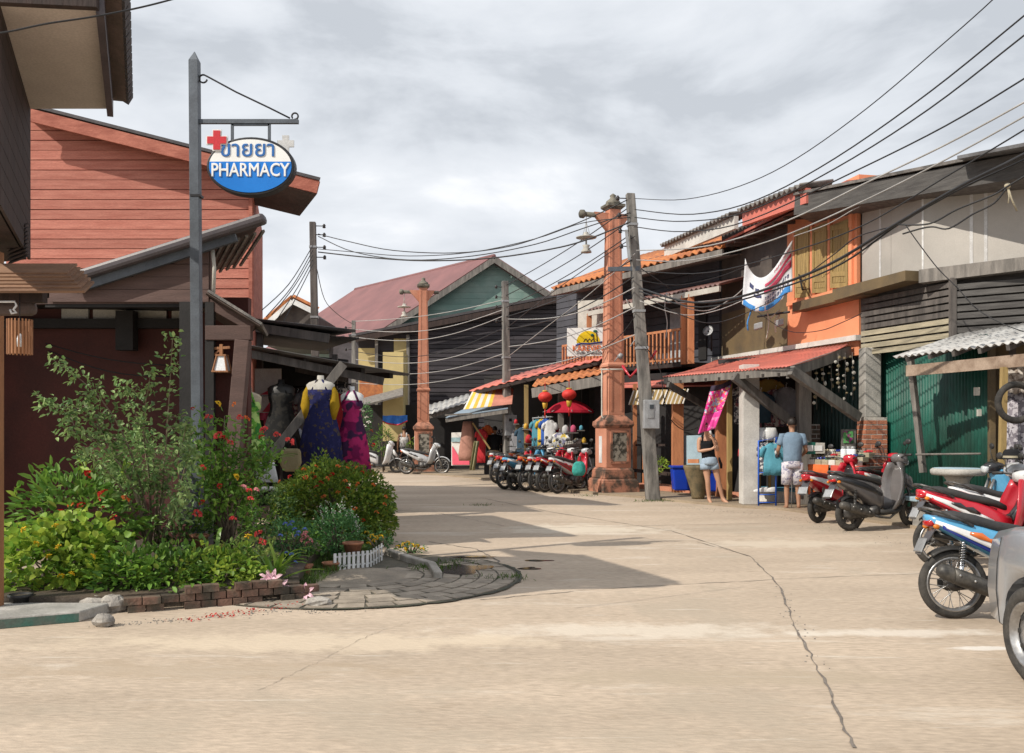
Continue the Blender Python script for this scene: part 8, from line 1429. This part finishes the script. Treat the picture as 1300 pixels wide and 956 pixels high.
# dresses of the left stall
def mannequin(label, x, ytop, d, dress, shawl=None, ybot=600, wd=1.0, bust='offwhite'):
    s = 1150 / d; c = P(x, ytop, d); h = (ybot - ytop) / s; t = thing('dress_mannequin', label, 'mannequin', (c.x, d, c.z - h)); rg = lambda z, rx, ry, ph=0.0: [c + V((rx * wd * math.cos(a) * (1 + ph * math.cos(7 * a)), ry * wd * math.sin(a) * (1 + ph * math.cos(9 * a)), z)) for a in [6.2832 * k / 28 for k in range(28)]]
    b = MB(); b.loft([rg(-.01, .045, .045), rg(-.08, .05, .05), rg(-.12, .16, .08), rg(-.16, .20, .10), rg(-.28, .19, .12), rg(-.40, .17, .12)]); b.build('torso', mm[bust], t)
    b = MB(); b.loft([rg(-.24, .185, .125), rg(-.32, .185, .13), rg(-.42, .155, .12), rg(-.52, .16, .125, .02), rg(-.75, .22, .16, .05), rg(-1.0, .26, .19, .08), rg(-h, .31, .22, .10)], cap=False); b.build('dress', dress, t, solid=.008)
    b = MB()
    for q_ in (-1, 1): b.tube([c + V((q_ * .12, -.11, -.26)), c + V((q_ * .05, -.07, -.10)), c + V((0, .02, -.06))], .018, 6)
    b.build('strap', dress, t); b = MB(); b.tube([c + V((0, 0, -.4)), V((c.x, d, .0))], .025, 6); b.build('stand', mm['iron'], t)
    if shawl:
        for q_ in (-1, 1): b = MB(); b.tube([c + V((q_ * .15, .0, -.15)), c + V((q_ * .21, .0, -.3)), c + V((q_ * .23, -.03, -.5)), c + V((q_ * .2, -.04, -.72))], [.05, .075, .085, .05], 10); b.build('shawl', shawl, t)
mannequin('mannequin in a green leaf print dress beside the pharmacy wall', 316, 491, 14.2, printed('greendress', (.16, .42, .06), [(.05, .2, .04), (.42, .6, .2)], 9, .47), ybot=590, bust='slatlite')
mannequin('mannequin in a sheer black dress left of the brace', 357, 481, 15.2, printed('blackdress', (.022, .022, .022), [(.035, .033, .03)], 10, .5), ybot=585, wd=1.15, bust='blackplastic')
mannequin('mannequin in a long navy dress with a mustard shawl behind the brace', 407, 476, 14.6, printed('navydress', (.022, .024, .085), [(.07, .055, .045), (.03, .032, .11)], 13, .54), cloth('mustardshawl', (.42, .26, .02), (.3, .19, .015)), ybot=602, wd=1.15)
mannequin('mannequin in a magenta and purple dress at the post of the stall', 447, 490, 14.9, printed('magentadress', (.36, .025, .12), [(.16, .012, .07), (.05, .02, .06)], 4, .46), ybot=604, wd=.95, bust='plasticwhite')
garment('hanging_garment', 'dark red cardigan hanging between the navy and magenta dresses', P(432, 500, 15.6), .3, .4, .9, redc, .3); garment('hanging_garment', 'pale blue cloth strip hanging beside the navy dress', P(379, 545, 15.3), .2, .16, .5, cloth('pb', (.55, .58, .66)), 0); garment('hanging_garment', 'yellow garment low between the dresses of the stall', P(428, 545, 15.8), .2, .35, .5, cloth('yl', (.6, .45, .04)), .1)
t = thing('beige_bag', 'beige canvas bag hanging low in the dress stall', 'bag', P(368, 590, 14.3)); c = P(369, 584, 14.2); b = MB(); b.loft([[c + V((a * .5, .0 + s, z)) for a, s in ((-w_, -.05), (w_, -.05), (w_, .05), (-w_, .05))] for w_, z in ((.22, -.18), (.34, -.05), (.32, .12), (.28, .18))], smooth=False); b.build('canvas', cloth('beigebag', (.34, .29, .17), (.27, .23, .13)), t, bevel=.04); b = MB(); b.tube([c + V((-.1, 0, .17)), c + V((-.06, 0, .34)), c + V((.06, 0, .34)), c + V((.1, 0, .17))], .012, 5); b.build('handle', mm['iron'], t)
t = thing('white_chair', 'white plastic chair back half hidden by flowers in front of the stall', 'chair', P(338, 600, 12.6)); c = P(338, 612, 12.6); b = MB(); b.sheet([[c + V((.2 * math.sin(a) * (1 - .1 * i), -.05 * math.cos(a), .08 * i)) for a in [-1.1 + 2.2 * k / 8 for k in range(9)]] for i in range(5)]); b.build('back', mm['plasticwhite'], t, solid=.02)
b = MB(); b.obox(c + V((-.2, -.35, -.1)), (.4, 0, 0), (0, .38, 0), (0, 0, .04)); b.build('seat', mm['plasticwhite'], t, bevel=.015)
for sx in (-.17, .17):
    for sy in (-.3, 0): b = MB(); p = c + V((sx, sy, -.1)); b.beam(p, (p.x, p.y, 0), .04, .04); b.build('leg', mm['plasticwhite'], t)

GS = 'garments crowded on the back rail of the dress stall'
for i, (x, y, d, w_, h, m, lab) in enumerate(((336, 500, 16.6, .35, .9, dkblue, 'dark blue garment at the back of the stall near the pink poster'), (345, 515, 16.4, .3, .8, pinkc, 'pink garment at the back of the stall beside the black dress'), (378, 500, 16.6, .4, 1.0, plaid, 'patterned dark garment hanging behind the brace'), (390, 495, 16.4, .35, .9, greyc, 'grey garment hanging behind the navy dress'), (424, 495, 16.3, .35, 1.0, dkblue, 'dark garment hanging right behind the navy dress'), (438, 492, 16.2, .35, .9, bw_, 'black and white garment hanging behind the magenta dress'), (366, 545, 15.8, .3, .6, orangec, 'orange garment low behind the brace of the stall'))): garment('hanging_garment', lab, P(x, y, d), .2 + .2 * (i % 3), w_, h, m, .1, GS)
b = MB(); b.tube([P(322, 494, 16.7), P(446, 488, 16.2)], .018, 5); tag(b.build('garment_rail', mm['iron']), 'dark rail across the back of the dress stall', 'rail')
GM2 = 'small goods displayed in the souvenir shops'
for i in range(26):
    x = 655 + (i * 37 % 100) * .9; y = 535 + (i * 53 % 40); d = 25.8 - (x - 655) * .028 + (.2 if i % 2 else 0); m = [redc, mm['gold'], teal, whitec, mm['p_orange'], mm['clay'], pinkc][i % 7]; rk_ = sorted(range(i % 7, 26, 7), key=lambda q: q * 37 % 100).index(i); t = thing('souvenir', ['first ', 'second ', 'third ', 'fourth '][rk_] + ['small red', 'small gold', 'small teal', 'small white', 'small orange', 'small brown', 'small pink'][i % 7] + ' souvenir from the left inside the open shop', 'souvenir', P(x, y, d), 0, GM2)
    b = MB(); r_ = random.uniform(.05, .11); b.lathe([(r_ * .5, -r_ * 1.3), (r_, -r_), (r_ * .9, r_ * .5), (r_ * .4, r_ * 1.1), (.01, r_ * 1.2)], P(x, y, d), 8); b.build('body', m, t); b = MB(); p = P(x, y, d); b.box(p + V((0, .05, -r_ * 1.4)), (r_ * 3.2, .25, .025)); b.build('shelf', mm['greywood'], t)
